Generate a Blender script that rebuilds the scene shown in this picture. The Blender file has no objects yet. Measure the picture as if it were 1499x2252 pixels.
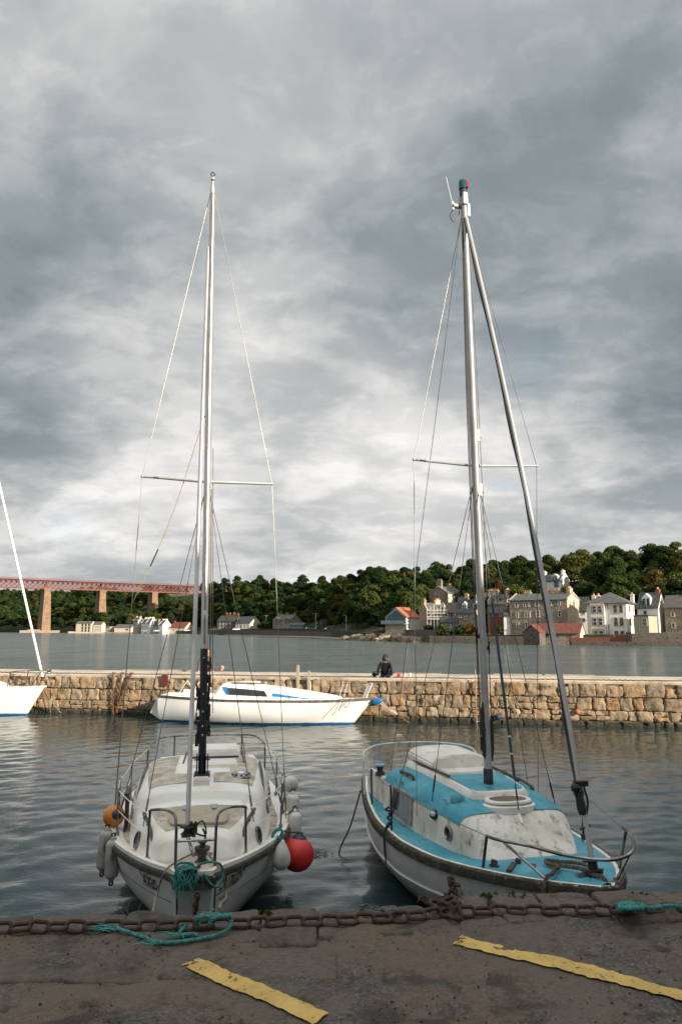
import bpy, bmesh, math, random
import numpy as np
from mathutils import Vector, Matrix, noise as mnoise

# ------------------------------------------------------------------ camera, sky, sun, exposure
scene = bpy.context.scene
C = scene.collection
PW, PH = 1499.0, 2252.0
CX, CY, FPX = 749.5, 1125.5, 1592.0
HC = 3.4                      # eye height above the water
PITCH = math.radians(9.15)
SUN_AZ = math.radians(51.0)   # to the right of straight behind the camera
SUN_EL = math.radians(17.0)

cam_d = bpy.data.cameras.new('camera')
cam = bpy.data.objects.new('camera', cam_d)
C.objects.link(cam)
cam.location = (0, 0, HC)
cam.rotation_euler = (math.pi / 2 + PITCH, 0, 0)
cam_d.sensor_fit = 'VERTICAL'
cam_d.sensor_height = 36.0
cam_d.lens = FPX / PH * 36.0
cam_d.clip_start = 0.05
cam_d.clip_end = 20000
scene.camera = cam

sun_dir = Vector((math.sin(SUN_AZ) * math.cos(SUN_EL), -math.cos(SUN_AZ) * math.cos(SUN_EL), math.sin(SUN_EL)))
sl = bpy.data.lights.new('sun', 'SUN')
sl.energy = 4.2
sl.angle = math.radians(0.55)
sl.color = (1.0, 0.88, 0.72)
sun = bpy.data.objects.new('sun', sl)
C.objects.link(sun)
sun.location = (40, -30, 40)
sun.rotation_euler = sun_dir.to_track_quat('Z', 'Y').to_euler()

scene.view_settings.view_transform = 'Standard'
scene.view_settings.look = 'None'
scene.view_settings.gamma = 1.0
scene.view_settings.exposure = 1.0
scene.view_settings.use_curve_mapping = False
scene.cycles.use_denoising = True
scene.cycles.max_bounces = 8


def rayd(px, py):
    xc, yc = (px - CX) / FPX, -(py - CY) / FPX
    c, s = math.cos(PITCH), math.sin(PITCH)
    return Vector((xc, c - s * yc, s + c * yc))


def at_z(px, py, z):
    d = rayd(px, py)
    t = (z - HC) / d.z
    return Vector((d.x * t, d.y * t, z))


def at_y(px, py, y):
    d = rayd(px, py)
    t = y / d.y
    return Vector((d.x * t, y, HC + d.z * t))


class NT:
    """small helper to write node trees"""
    def __init__(self, tree):
        self.t = tree
        tree.nodes.clear()

    def n(self, typ, **kw):
        nd = self.t.nodes.new(typ)
        for k, v in kw.items():
            setattr(nd, k, v)
        return nd

    def put(self, sock, val):
        if val is None:
            return
        if isinstance(val, bpy.types.NodeSocket):
            self.t.links.new(val, sock)
        elif isinstance(val, (tuple, list)) and len(val) == 3 and sock.type == 'RGBA':
            sock.default_value = (*val, 1)
        else:
            sock.default_value = val

    def math(self, op, a, b=None, c=None, clamp=False):
        nd = self.n('ShaderNodeMath', operation=op, use_clamp=clamp)
        for i, v in enumerate((a, b, c)):
            self.put(nd.inputs[i], v)
        return nd.outputs[0]

    def vmath(self, op, a, b=None, scale=None):
        nd = self.n('ShaderNodeVectorMath', operation=op)
        self.put(nd.inputs[0], a)
        if b is not None:
            self.put(nd.inputs[1], b)
        if scale is not None:
            self.put(nd.inputs['Scale'], scale)
        return nd.outputs['Value'] if op in ('DOT_PRODUCT', 'LENGTH') else nd.outputs[0]

    def mix(self, fac, a, b, blend='MIX'):
        nd = self.n('ShaderNodeMix', data_type='RGBA', blend_type=blend)
        self.put(nd.inputs[0], fac)
        self.put(nd.inputs[6], a)
        self.put(nd.inputs[7], b)
        return nd.outputs[2]

    def noise(self, vec, scale, detail=5, rough=.55, dist=0.0):
        nd = self.n('ShaderNodeTexNoise')
        self.put(nd.inputs['Vector'], vec)
        nd.inputs['Scale'].default_value = scale
        nd.inputs['Detail'].default_value = detail
        nd.inputs['Roughness'].default_value = rough
        nd.inputs['Distortion'].default_value = dist
        return nd.outputs['Fac']

    def ramp(self, fac, lo, hi):
        nd = self.n('ShaderNodeMapRange', interpolation_type='SMOOTHSTEP')
        self.put(nd.inputs['Value'], fac)
        nd.inputs['From Min'].default_value = lo
        nd.inputs['From Max'].default_value = hi
        return nd.outputs[0]

    def cramp(self, fac, stops):
        nd = self.n('ShaderNodeValToRGB')
        el = nd.color_ramp.elements
        while len(el) > 1:
            el.remove(el[-1])
        el[0].position, el[0].color = stops[0][0], (*stops[0][1], 1)
        for p, c in stops[1:]:
            e = el.new(p)
            e.color = (*c, 1)
        self.put(nd.inputs[0], fac)
        return nd.outputs[0]


# ---- sky: Nishita sky behind a broken deck of cloud
world = bpy.data.worlds.new('World')
scene.world = world
world.use_nodes = True
w = NT(world.node_tree)
SKY_STRENGTH = 0.10
sky = w.n('ShaderNodeTexSky', sky_type='NISHITA')
sky.sun_disc = False
sky.sun_elevation = SUN_EL
sky.sun_rotation = math.pi - SUN_AZ
sky.altitude = 10
sky.air_density = 1.0
sky.dust_density = 1.5
tc = w.n('ShaderNodeTexCoord')
dirv = w.vmath('NORMALIZE', tc.outputs['Generated'])
sep = w.n('ShaderNodeSeparateXYZ')
w.put(sep.inputs[0], dirv)
zc = w.math('MAXIMUM', sep.outputs[2], 0.0)
den = w.math('ADD', zc, 0.24)
cx_ = w.math('DIVIDE', sep.outputs[0], den)
cy_ = w.math('DIVIDE', sep.outputs[1], den)
comb = w.n('ShaderNodeCombineXYZ')
w.put(comb.inputs[0], w.math('ADD', cx_, 3.7))
w.put(comb.inputs[1], w.math('ADD', w.math('MULTIPLY', cy_, 1.15), 1.3))
cl = comb.outputs[0]
n1 = w.noise(cl, 1.1, 9, .50, .25)
n2 = w.noise(cl, 3.0, 9, .52, .35)
n3 = w.noise(dirv, 6.0, 9, .58, .3)
n4 = w.noise(cl, 7.5, 9, .60, .4)
# billows: soft-edged heads standing out of the layer behind
bil = w.math('SUBTRACT', w.ramp(n2, .43, .60), .5)
bil2 = w.math('SUBTRACT', w.ramp(w.math('ADD', n4, w.math('MULTIPLY', w.math('SUBTRACT', n1, .5), .5)), .44, .62), .5)
den_v = w.math('ADD', w.math('ADD', .5, w.math('MULTIPLY', w.math('SUBTRACT', n1, .5), .50)),
               w.math('ADD', w.math('MULTIPLY', bil, .10), w.math('ADD', w.math('MULTIPLY', bil2, .06), w.math('MULTIPLY', w.math('SUBTRACT', n3, .5), .20))))
# cloud masses seen in the photograph: dark bellies and bright breaks (direction, tightness, amount)
wob = w.n('ShaderNodeTexNoise')
w.put(wob.inputs['Vector'], dirv)
wob.inputs['Scale'].default_value = 3.2
wob.inputs['Detail'].default_value = 6
wobv = w.vmath('ADD', dirv, w.vmath('SCALE', w.vmath('SUBTRACT', wob.outputs['Color'], (.5, .5, .5)), scale=.20))
wobv = w.vmath('NORMALIZE', wobv)
v = w.math('ADD', den_v, .045)
for px, py, k, amt in ((160, 640, 34, -.30), (1340, 540, 40, -.25), (960, 500, 80, -.06), (1430, 900, 130, -.20), (330, 240, 60, .16), (400, 880, 80, .20),
                       (170, 800, 200, .10), (850, 950, 120, .16), (1330, 720, 300, .16), (1100, 1120, 90, .14), (700, 200, 90, .05),
                       (150, 1010, 260, -.10), (1330, 1020, 800, .16), (640, 1150, 300, -.06), (200, 1130, 300, .14), (700, 1240, 120, .12)):
    d0 = rayd(px, py).normalized()
    dp = w.vmath('DOT_PRODUCT', wobv, tuple(d0))
    e = w.math('POWER', 2.718, w.math('MULTIPLY', w.math('SUBTRACT', dp, 1.0), float(k)))
    v = w.math('ADD', v, w.math('MULTIPLY', e, amt))
cloud = w.cramp(v, [(0.16, (.085, .110, .126)), (.34, (.146, .170, .184)), (.47, (.222, .240, .252)), (.57, (.298, .308, .316)), (.68, (.385, .388, .396)), (.84, (.52, .515, .518))])
# extra brightness added overhead, above the view, to light the shaded boats
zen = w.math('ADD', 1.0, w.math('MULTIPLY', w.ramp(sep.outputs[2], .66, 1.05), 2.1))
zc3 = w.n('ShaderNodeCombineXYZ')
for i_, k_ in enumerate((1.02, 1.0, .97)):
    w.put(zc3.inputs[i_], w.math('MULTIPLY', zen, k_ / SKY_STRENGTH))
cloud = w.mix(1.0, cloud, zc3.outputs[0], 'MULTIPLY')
# thin places let the clear sky through
gap = w.noise(cl, 1.7, 7, .55, .3)
gapf = w.ramp(gap, .66, .78)
g2 = gapf
for px, py, k, amt in ((1165, 760, 700, .45), (190, 1196, 1500, .35)):
    d0 = rayd(px, py).normalized()
    dp = w.vmath('DOT_PRODUCT', wobv, tuple(d0))
    e = w.math('POWER', 2.718, w.math('MULTIPLY', w.math('SUBTRACT', dp, 1.0), float(k)))
    g2 = w.math('ADD', g2, w.math('MULTIPLY', e, amt), clamp=True)
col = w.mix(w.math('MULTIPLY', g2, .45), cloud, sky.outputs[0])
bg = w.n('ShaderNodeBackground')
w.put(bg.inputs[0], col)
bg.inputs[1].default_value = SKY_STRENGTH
ow = w.n('ShaderNodeOutputWorld')
w.put(ow.inputs[0], bg.outputs[0])

rnd = random.Random(7)


# ------------------------------------------------------------------ mesh helpers
class MB:
    def __init__(self):
        self.v, self.f = [], []

    def add(self, vs, fs):
        o = len(self.v)
        self.v.extend([tuple(p) for p in vs])
        self.f.extend([tuple(i + o for i in f) for f in fs])
        return self

    def box(self, c, s, rz=0.0, R=None):
        hx, hy, hz = s[0] / 2, s[1] / 2, s[2] / 2
        vs = [Vector((x, y, z)) for x in (-hx, hx) for y in (-hy, hy) for z in (-hz, hz)]
        if R is not None:
            vs = [R @ p for p in vs]
        elif rz:
            m = Matrix.Rotation(rz, 3, 'Z')
            vs = [m @ p for p in vs]
        c = Vector(c)
        return self.add([p + c for p in vs], [(0, 1, 3, 2), (4, 6, 7, 5), (0, 4, 5, 1), (2, 3, 7, 6), (0, 2, 6, 4), (1, 5, 7, 3)])

    def bar(self, p, q, a, b=None, up=(0, 0, 1)):
        p, q = Vector(p), Vector(q)
        b = b or a
        d = (q - p)
        L = d.length
        if L < 1e-6:
            return self
        d.normalize()
        u = Vector(up)
        if abs(d.dot(u)) > .98:
            u = Vector((1, 0, 0))
        sx = d.cross(u).normalized()
        uz = sx.cross(d)
        R = Matrix((d, sx, uz)).transposed()
        return self.box((p + q) / 2, (L, a, b), R=R)

    def tube(self, pts, r, n=8, cap=True, closed=False):
        pts = [Vector(p) for p in pts]
        m = len(pts)
        rs = r if isinstance(r, (list, tuple)) else [r] * m
        vs, fs = [], []
        prev = None
        for i, p in enumerate(pts):
            if closed:
                t = pts[(i + 1) % m] - pts[i - 1]
            else:
                t = pts[min(i + 1, m - 1)] - pts[max(i - 1, 0)]
            t.normalize()
            if prev is None:
                u = Vector((0, 0, 1)) if abs(t.z) < .9 else Vector((1, 0, 0))
                a = t.cross(u).normalized()
            else:
                a = (prev - t * prev.dot(t))
                a = a.normalized() if a.length > 1e-6 else t.orthogonal().normalized()
            prev = a
            b = t.cross(a)
            for k in range(n):
                g = 2 * math.pi * k / n
                vs.append(p + (a * math.cos(g) + b * math.sin(g)) * rs[i])
        for i in range(m if closed else m - 1):
            j = (i + 1) % m
            for k in range(n):
                l = (k + 1) % n
                fs.append((i * n + k, i * n + l, j * n + l, j * n + k))
        if cap and not closed:
            fs.append(tuple(range(n - 1, -1, -1)))
            fs.append(tuple((m - 1) * n + k for k in range(n)))
        return self.add(vs, fs)

    def lathe(self, prof, n=16, c=(0, 0, 0), R=None):
        """prof: (radius, height) list along local z"""
        vs, fs = [], []
        c = Vector(c)
        for r, z in prof:
            for k in range(n):
                g = 2 * math.pi * k / n
                p = Vector((r * math.cos(g), r * math.sin(g), z))
                vs.append((R @ p if R is not None else p) + c)
        for i in range(len(prof) - 1):
            for k in range(n):
                l = (k + 1) % n
                fs.append((i * n + k, i * n + l, (i + 1) * n + l, (i + 1) * n + k))
        fs.append(tuple(range(n - 1, -1, -1)))
        fs.append(tuple((len(prof) - 1) * n + k for k in range(n)))
        return self.add(vs, fs)

    def ball(self, c, r, n=12, m=8, sc=(1, 1, 1)):
        prof = [(r * math.sin(math.pi * i / m) + 1e-4, -r * math.cos(math.pi * i / m)) for i in range(m + 1)]
        R = Matrix.Diagonal(sc)
        return self.lathe(prof, n, c, R)

    def grid(self, fn, nu, nv, flip=False):
        vs = [fn(i / nu, j / nv) for i in range(nu + 1) for j in range(nv + 1)]
        fs = []
        for i in range(nu):
            for j in range(nv):
                a = i * (nv + 1) + j
                q = (a, a + nv + 1, a + nv + 2, a + 1)
                fs.append(q[::-1] if flip else q)
        return self.add(vs, fs)

    def loft(self, rings, cap0=True, cap1=True, closed=True):
        n = len(rings[0])
        vs = [p for r in rings for p in r]
        fs = []
        for i in range(len(rings) - 1):
            for k in range(n if closed else n - 1):
                l = (k + 1) % n
                fs.append((i * n + k, i * n + l, (i + 1) * n + l, (i + 1) * n + k))
        if cap0:
            fs.append(tuple(range(n - 1, -1, -1)))
        if cap1:
            fs.append(tuple((len(rings) - 1) * n + k for k in range(n)))
        return self.add(vs, fs)

    def prism(self, poly, z0, z1):
        a = [(x, y, z0) for x, y in poly]
        b = [(x, y, z1) for x, y in poly]
        return self.loft([a, b])

    def sweep(self, path, prof, closed=False):
        """profile (n, z) swept along path; n is to the right of travel in plan"""
        path = [Vector(p) for p in path]
        m = len(path)
        rings = []
        for i, p in enumerate(path):
            t = path[min(i + 1, m - 1)] - path[max(i - 1, 0)]
            t.z = 0
            t.normalize()
            nn = Vector((t.y, -t.x, 0))
            rings.append([p + nn * a + Vector((0, 0, b)) for a, b in prof])
        return self.loft(rings)

    def mesh(self, name, smooth=False):
        me = bpy.data.meshes.new(name)
        me.from_pydata(self.v, [], self.f)
        if smooth:
            me.shade_smooth()
            if smooth != 'all':
                me.set_sharp_from_angle(angle=math.radians(smooth if smooth is not True else 40))
        me.update()
        return me


def fixn(me):
    bm = bmesh.new()
    bm.from_mesh(me)
    bmesh.ops.recalc_face_normals(bm, faces=bm.faces)
    bm.to_mesh(me)
    bm.free()


def obj(name, mb, m, parent=None, smooth=False, loc=None, rz=None, fix=True, bevel=0):
    me = mb if isinstance(mb, bpy.types.Mesh) else mb.mesh(name, False)
    if not isinstance(mb, bpy.types.Mesh):
        if bevel:
            bm = bmesh.new()
            bm.from_mesh(me)
            bmesh.ops.bevel(bm, geom=list(bm.edges), offset=bevel, segments=2, affect='EDGES', clamp_overlap=True)
            bm.to_mesh(me)
            bm.free()
        if fix:
            fixn(me)
        if smooth:
            me.shade_smooth()
            me.set_sharp_from_angle(angle=math.radians(40 if smooth is True else smooth))
        me.materials.append(m)
    o = bpy.data.objects.new(name, me)
    C.objects.link(o)
    if parent is not None:
        o.parent = parent
    if loc is not None:
        o.location = loc
    if rz is not None:
        o.rotation_euler = (0, 0, rz)
    return o


def tag(o, label=None, cat=None, group=None, kind=None):
    for k, val in (('label', label), ('category', cat), ('group', group), ('kind', kind)):
        if val:
            o[k] = val
    return o


def thing(name, label, cat, loc=(0, 0, 0), rz=0.0, group=None):
    o = bpy.data.objects.new(name, None)
    o.empty_display_size = .3
    C.objects.link(o)
    o.location = loc
    o.rotation_euler = (0, 0, rz)
    return tag(o, label, cat, group)


def pc(xs, ys):
    """monotone cubic through points"""
    xs, ys = list(map(float, xs)), list(map(float, ys))
    n = len(xs)
    d = [(ys[i + 1] - ys[i]) / (xs[i + 1] - xs[i]) for i in range(n - 1)]
    m = [d[0]] + [0 if d[i - 1] * d[i] <= 0 else 2 * d[i - 1] * d[i] / (d[i - 1] + d[i]) for i in range(1, n - 1)] + [d[-1]]

    def f(x):
        if x <= xs[0]:
            return ys[0]
        if x >= xs[-1]:
            return ys[-1]
        i = 0
        while x > xs[i + 1]:
            i += 1
        h = xs[i + 1] - xs[i]
        t = (x - xs[i]) / h
        return ((1 + 2 * t) * (1 - t) ** 2 * ys[i] + t * (1 - t) ** 2 * h * m[i] + t * t * (3 - 2 * t) * ys[i + 1] + t * t * (t - 1) * h * m[i + 1])
    return f


# ------------------------------------------------------------------ materials
MATS = {}


def mat(name, c, c2=None, scale=5.0, lo=.4, hi=.65, rough=.6, metal=0.0, bump=0.0, bscale=40.0, rndv=0.0, roff=False,
        dirt=None, dscale=3.0, dlo=.5, dhi=.65, damt=1.0, stretch=(1, 1, 1), dstretch=(1, 1, 1), spec=.5, bdist=.01, rough2=None, detail=6):
    if name in MATS:
        return MATS[name]
    m = bpy.data.materials.new(name)
    m.use_nodes = True
    t = NT(m.node_tree)
    tc = t.n('ShaderNodeTexCoord')
    co = tc.outputs['Object']
    oi = None
    if rndv or roff:
        oi = t.n('ShaderNodeObjectInfo')
    if roff:
        co = t.vmath('ADD', co, t.vmath('SCALE', (37.0, 61.0, 23.0), scale=oi.outputs['Random']))

    def st(s):
        return co if s == (1, 1, 1) else t.vmath('MULTIPLY', co, s)
    col = c
    if c2 is not None:
        col = t.mix(t.ramp(t.noise(st(stretch), scale, detail), lo, hi), c, c2)
    if dirt is not None:
        f = t.ramp(t.noise(st(dstretch), dscale, 8, .65), dlo, dhi)
        if damt != 1.0:
            f = t.math('MULTIPLY', f, damt)
        col = t.mix(f, col, dirt)
    if rndv:
        k = t.math('ADD', t.math('MULTIPLY', oi.outputs['Random'], 2 * rndv), 1 - rndv)
        hsv = t.n('ShaderNodeHueSaturation')
        t.put(hsv.inputs['Color'], col)
        t.put(hsv.inputs['Value'], k)
        col = hsv.outputs[0]
    b = t.n('ShaderNodeBsdfPrincipled')
    t.put(b.inputs['Base Color'], col)
    b.inputs['Metallic'].default_value = metal
    b.inputs['Roughness'].default_value = rough
    b.inputs['Specular IOR Level'].default_value = spec
    if rough2 is not None:
        t.put(b.inputs['Roughness'], t.math('ADD', t.math('MULTIPLY', t.noise(co, scale, 4), rough2 - rough), rough))
    if bump:
        bn = t.n('ShaderNodeBump')
        bn.inputs['Strength'].default_value = bump
        bn.inputs['Distance'].default_value = bdist
        t.put(bn.inputs['Height'], t.noise(co, bscale, 5, .6))
        t.put(b.inputs['Normal'], bn.outputs[0])
    o = t.n('ShaderNodeOutputMaterial')
    t.put(o.inputs[0], b.outputs[0])
    MATS[name] = m
    return m


def water_mat(name, base, scales, strength, dist, rough=.06):
    m = bpy.data.materials.new(name)
    m.use_nodes = True
    t = NT(m.node_tree)
    tc = t.n('ShaderNodeTexCoord')
    h = None
    for sx, sy, sc, amp in scales:
        nn = t.math('MULTIPLY', t.noise(t.vmath('MULTIPLY', tc.outputs['Object'], (sx, sy, 1)), sc, 4, .55, .4), amp)
        h = nn if h is None else t.math('ADD', h, nn)
    bn = t.n('ShaderNodeBump')
    bn.inputs['Strength'].default_value = strength
    bn.inputs['Distance'].default_value = dist
    t.put(bn.inputs['Height'], h)
    b = t.n('ShaderNodeBsdfPrincipled')
    col = t.mix(t.ramp(t.noise(tc.outputs['Object'], .12, 4), .35, .7), base, tuple(x * 1.5 for x in base))
    t.put(b.inputs['Base Color'], col)
    b.inputs['Roughness'].default_value = rough
    b.inputs['IOR'].default_value = 1.333
    t.put(b.inputs['Normal'], bn.outputs[0])
    o = t.n('ShaderNodeOutputMaterial')
    t.put(o.inputs[0], b.outputs[0])
    return m

# ------------------------------------------------------------------ the setting: water
WATER = water_mat('harbour_water', (.012, .028, .030), ((1, 1.0, 2.6, .8), (.8, 1.5, 8.0, .5), (1, 1, 22.0, .2)), .24, .032, .03)
FIRTH = water_mat('firth_water', (.085, .112, .108), ((.3, 1.0, .10, 3.0), (.6, 1.0, .40, 1.0), (.6, 1.3, 1.5, .8), (1, 1, 5.0, .4)), 1.0, 1.1, .16)


def wave_sheet(x0, x1, y0, y1, step, seed):
    nx, ny = int((x1 - x0) / step) + 1, int((y1 - y0) / step) + 1
    X, Y = np.meshgrid(np.linspace(x0, x1, nx), np.linspace(y0, y1, ny), indexing='ij')
    r = np.random.RandomState(seed)
    Z = np.zeros_like(X)
    for i in range(34):
        lam = .24 * (1.3 / .24) ** (r.rand())
        ang = r.normal(-1.2, .75)
        k = 2 * math.pi / lam
        A = .0021 * lam
        Z += A * np.sin(k * (X * math.cos(ang) + Y * math.sin(ang)) + r.rand() * 6.28 + .7 * np.sin(.6 * X + .4 * Y + i))
    me = bpy.data.meshes.new('harbour_water')
    co = np.stack([X.ravel(), Y.ravel(), Z.ravel()], 1)
    idx = np.arange(nx * ny).reshape(nx, ny)
    q = np.stack([idx[:-1, :-1].ravel(), idx[1:, :-1].ravel(), idx[1:, 1:].ravel(), idx[:-1, 1:].ravel()], 1)
    me.vertices.add(len(co))
    me.vertices.foreach_set('co', co.ravel())
    me.loops.add(q.size)
    me.loops.foreach_set('vertex_index', q.ravel().astype(np.int32))
    me.polygons.add(len(q))
    me.polygons.foreach_set('loop_start', np.arange(0, q.size, 4, dtype=np.int32))
    me.update(calc_edges=True)
    me.shade_smooth()
    me.materials.append(WATER)
    return me


tag(obj('harbour_water', wave_sheet(-24, 24, 4.4, 31, .085, 3), WATER), 'dark rippled water of the small harbour', 'water', kind='structure')
big = MB().add([(-4000, 4.2, -.09), (4000, 4.2, -.09), (4000, 9000, -.09), (-4000, 9000, -.09)], [(0, 1, 2, 3)])
tag(obj('firth_water', big, FIRTH, fix=False), 'grey green choppy water of the wide firth', 'water', kind='structure')

# ------------------------------------------------------------------ quay under the camera
HQ = 1.8


def stone_tex(name, cols, rough=.9, bump=.6, bscale=28, rndv=.2, dirt=None, dlo=.5, dhi=.7, dscale=4, wet=None):
    """stone whose tone changes from block to block"""
    m = bpy.data.materials.new(name)
    m.use_nodes = True
    t = NT(m.node_tree)
    tc = t.n('ShaderNodeTexCoord')
    oi = t.n('ShaderNodeObjectInfo')
    r = oi.outputs['Random']
    co = t.vmath('ADD', tc.outputs['Object'], t.vmath('SCALE', (37.0, 61.0, 23.0), scale=r))
    stops = [(i / (len(cols) - 1), c) for i, c in enumerate(cols)]
    base = t.cramp(r, stops)
    alt = t.cramp(t.math('FRACT', t.math('MULTIPLY', r, 7.31)), stops)
    col = t.mix(t.ramp(t.noise(co, 3.2, 6, .62), .42, .66), base, alt)
    fine = t.noise(co, 30, 5, .65)
    col = t.mix(t.ramp(fine, .3, .72), t.mix(1.0, col, (.62, .6, .58), 'MULTIPLY'), col)
    if dirt:
        col = t.mix(t.ramp(t.noise(co, dscale, 8, .68), dlo, dhi), col, dirt)
    if wet:   # tide mark: algae and wet stone by height above the water (world position)
        geo = t.n('ShaderNodeNewGeometry')
        sp = t.n('ShaderNodeSeparateXYZ')
        t.put(sp.inputs[0], geo.outputs['Position'])
        zz = t.math('ADD', sp.outputs[2], t.math('MULTIPLY', t.math('SUBTRACT', t.noise(geo.outputs['Position'], 2.4, 5), .5), .30))
        col = t.mix(t.ramp(zz, wet[2], wet[1]), col, wet[0])
    b = t.n('ShaderNodeBsdfPrincipled')
    t.put(b.inputs['Base Color'], col)
    b.inputs['Roughness'].default_value = rough
    bn = t.n('ShaderNodeBump')
    bn.inputs['Strength'].default_value = bump
    bn.inputs['Distance'].default_value = .03
    t.put(bn.inputs['Height'], t.math('ADD', t.noise(co, bscale, 6, .65), t.math('MULTIPLY', t.noise(co, bscale * .25, 4, .6), 1.4)))
    t.put(b.inputs['Normal'], bn.outputs[0])
    o = t.n('ShaderNodeOutputMaterial')
    t.put(o.inputs[0], b.outputs[0])
    return m


def rough_block(sx, sy, sz, seed, n=6, k=7, amp=.02, freq=3.0):
    """rounded irregular block, centred"""
    vs, fs, key = [], [], {}
    rr = random.Random(seed)
    off = Vector((rr.uniform(-50, 50), rr.uniform(-50, 50), rr.uniform(-50, 50)))
    skew = [rr.uniform(-.07, .07) for _ in range(6)]

    def vid(a, b, c):
        kk = (a, b, c)
        if kk in key:
            return key[kk]
        p = Vector((2 * a / n - 1, 2 * b / n - 1, 2 * c / n - 1))
        q = p / ((abs(p.x) ** k + abs(p.y) ** k + abs(p.z) ** k) ** (1 / k))
        x = q.x * (1 + skew[0] * q.z + skew[1] * q.x * q.z)
        z = q.z * (1 + skew[2] * q.x)
        pos = Vector((x * sx / 2, q.y * sy / 2, z * sz / 2))
        nv = mnoise.fractal((pos * freq + off), 1.0, 2.0, 4)
        pos += q.normalized() * (nv * amp)
        key[kk] = len(vs)
        vs.append(pos)
        return key[kk]
    for a in range(n):
        for b in range(n):
            for s in (0, n):
                for ax in range(3):
                    def c(u, w):
                        t3 = [0, 0, 0]
                        t3[ax] = s
                        t3[(ax + 1) % 3] = u
                        t3[(ax + 2) % 3] = w
                        return vid(*t3)
                    q4 = (c(a, b), c(a + 1, b), c(a + 1, b + 1), c(a, b + 1))
                    fs.append(q4 if s else q4[::-1])
    return MB().add(vs, fs)


def quay_mat():
    m = bpy.data.materials.new('quay_surface')
    m.use_nodes = True
    t = NT(m.node_tree)
    tc = t.n('ShaderNodeTexCoord')
    co = tc.outputs['Object']
    big = t.noise(co, 1.5, 6, .6)
    spk = t.n('ShaderNodeTexVoronoi')
    t.put(spk.inputs['Vector'], co)
    spk.inputs['Scale'].default_value = 95
    sp2 = t.n('ShaderNodeTexVoronoi')
    t.put(sp2.inputs['Vector'], co)
    sp2.inputs['Scale'].default_value = 42
    sc = t.n('ShaderNodeSeparateColor')
    t.put(sc.inputs[0], spk.outputs['Color'])
    s2 = t.n('ShaderNodeSeparateColor')
    t.put(s2.inputs[0], sp2.outputs['Color'])
    grit = t.cramp(sc.outputs[0], [(0, (.028, .026, .025)), (.4, (.055, .05, .046)), (.75, (.105, .092, .08)), (1, (.19, .17, .15))])
    coarse = t.cramp(s2.outputs[0], [(0, (.035, .032, .031)), (.6, (.075, .066, .058)), (1, (.15, .13, .11))])
    base = t.mix(.45, grit, coarse)
    brown = t.mix(.7, base, (.14, .095, .060))
    col = t.mix(t.ramp(big, .38, .58), base, brown)
    dark = t.ramp(t.noise(co, 3.1, 9, .70, .6), .52, .62)
    col = t.mix(t.math('MULTIPLY', dark, .75), col, (.022, .020, .018))
    pale = t.ramp(t.noise(t.vmath('ADD', co, (9, 4, 2)), 1.9, 5, .5, .4), .54, .58)
    col = t.mix(t.math('MULTIPLY', pale, .65), col, t.mix(t.noise(co, 60, 4), (.085, .068, .052), (.15, .122, .095)))
    b = t.n('ShaderNodeBsdfPrincipled')
    t.put(b.inputs['Base Color'], col)
    b.inputs['Roughness'].default_value = .88
    bn = t.n('ShaderNodeBump')
    bn.inputs['Strength'].default_value = .8
    bn.inputs['Distance'].default_value = .012
    t.put(bn.inputs['Height'], t.math('ADD', t.math('MULTIPLY', spk.outputs['Distance'], -.8), t.noise(co, 45, 6, .7)))
    t.put(b.inputs['Normal'], bn.outputs[0])
    o = t.n('ShaderNodeOutputMaterial')
    t.put(o.inputs[0], b.outputs[0])
    return m


QUAYM = quay_mat()
COPE = stone_tex('coping_stone', [(.095, .078, .063), (.13, .107, .086), (.11, .092, .077), (.15, .124, .10)], bump=.7, bscale=40, dirt=(.035, .030, .026), dlo=.52, dhi=.68, dscale=3.2)
edge_px = [(-260, 2024), (0, 2014), (68, 2010), (290, 2003), (420, 2008), (585, 2000), (800, 1996), (935, 1986), (965, 1975), (1080, 1967), (1250, 1963), (1431, 1957), (1499, 1955), (1760, 1945)]
edge_w = [at_z(a, b, HQ) for a, b in edge_px]
EDGE_X = [p.x for p in edge_w]
EDGE_Y = [p.y for p in edge_w]


def edge_y(x):
    if x < EDGE_X[0]:
        return EDGE_Y[0] + (x - EDGE_X[0]) * .02
    if x > EDGE_X[-1]:
        return EDGE_Y[-1] + (x - EDGE_X[-1]) * .02
    return float(np.interp(x, EDGE_X, EDGE_Y))


COPE_D = .40


def quay_h(x, y):
    p = Vector((x, y, 0))
    h = .012 * mnoise.fractal(p * 2.2, 1.0, 2.0, 3) + .006 * mnoise.noise(p * 14) + .004 * mnoise.noise(p * 38)
    return HQ - .004 + h + .030 * max(-.6, mnoise.noise(p * 3.1)) * max(0.0, min(1.0, (y - edge_y(x) + COPE_D + .1) / .2))


qb = MB()
NXq, NYq = 300, 100
xs = np.linspace(-2.6, 2.6, NXq)
qv, qf = [], []
for i, x in enumerate(xs):
    ye = edge_y(x) - COPE_D + .22
    for j in range(NYq):
        y = 2.6 + (ye - 2.6) * j / (NYq - 1)
        qv.append((x, y, quay_h(x, y)))
for i in range(NXq - 1):
    for j in range(NYq - 1):
        a = i * NYq + j
        qf.append((a, a + NYq, a + NYq + 1, a + 1))
qb.add(qv, qf)
# the rest of the quay: top behind and beside, and the face down into the water
for x0, x1, y0, y1 in ((-2.6, 2.6, -60, 2.6), (-120, -2.6, -60, 4.0), (2.6, 120, -60, 4.2)):
    qb.add([(x0, y0, HQ - .03), (x1, y0, HQ - .03), (x1, y1, HQ - .03), (x0, y1, HQ - .03)], [(0, 1, 2, 3)])
QUAY = tag(obj('quay', qb, QUAYM, smooth=60, fix=False), 'worn gritty stone and tarmac surface of the quay', 'quay', kind='structure')
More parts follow.
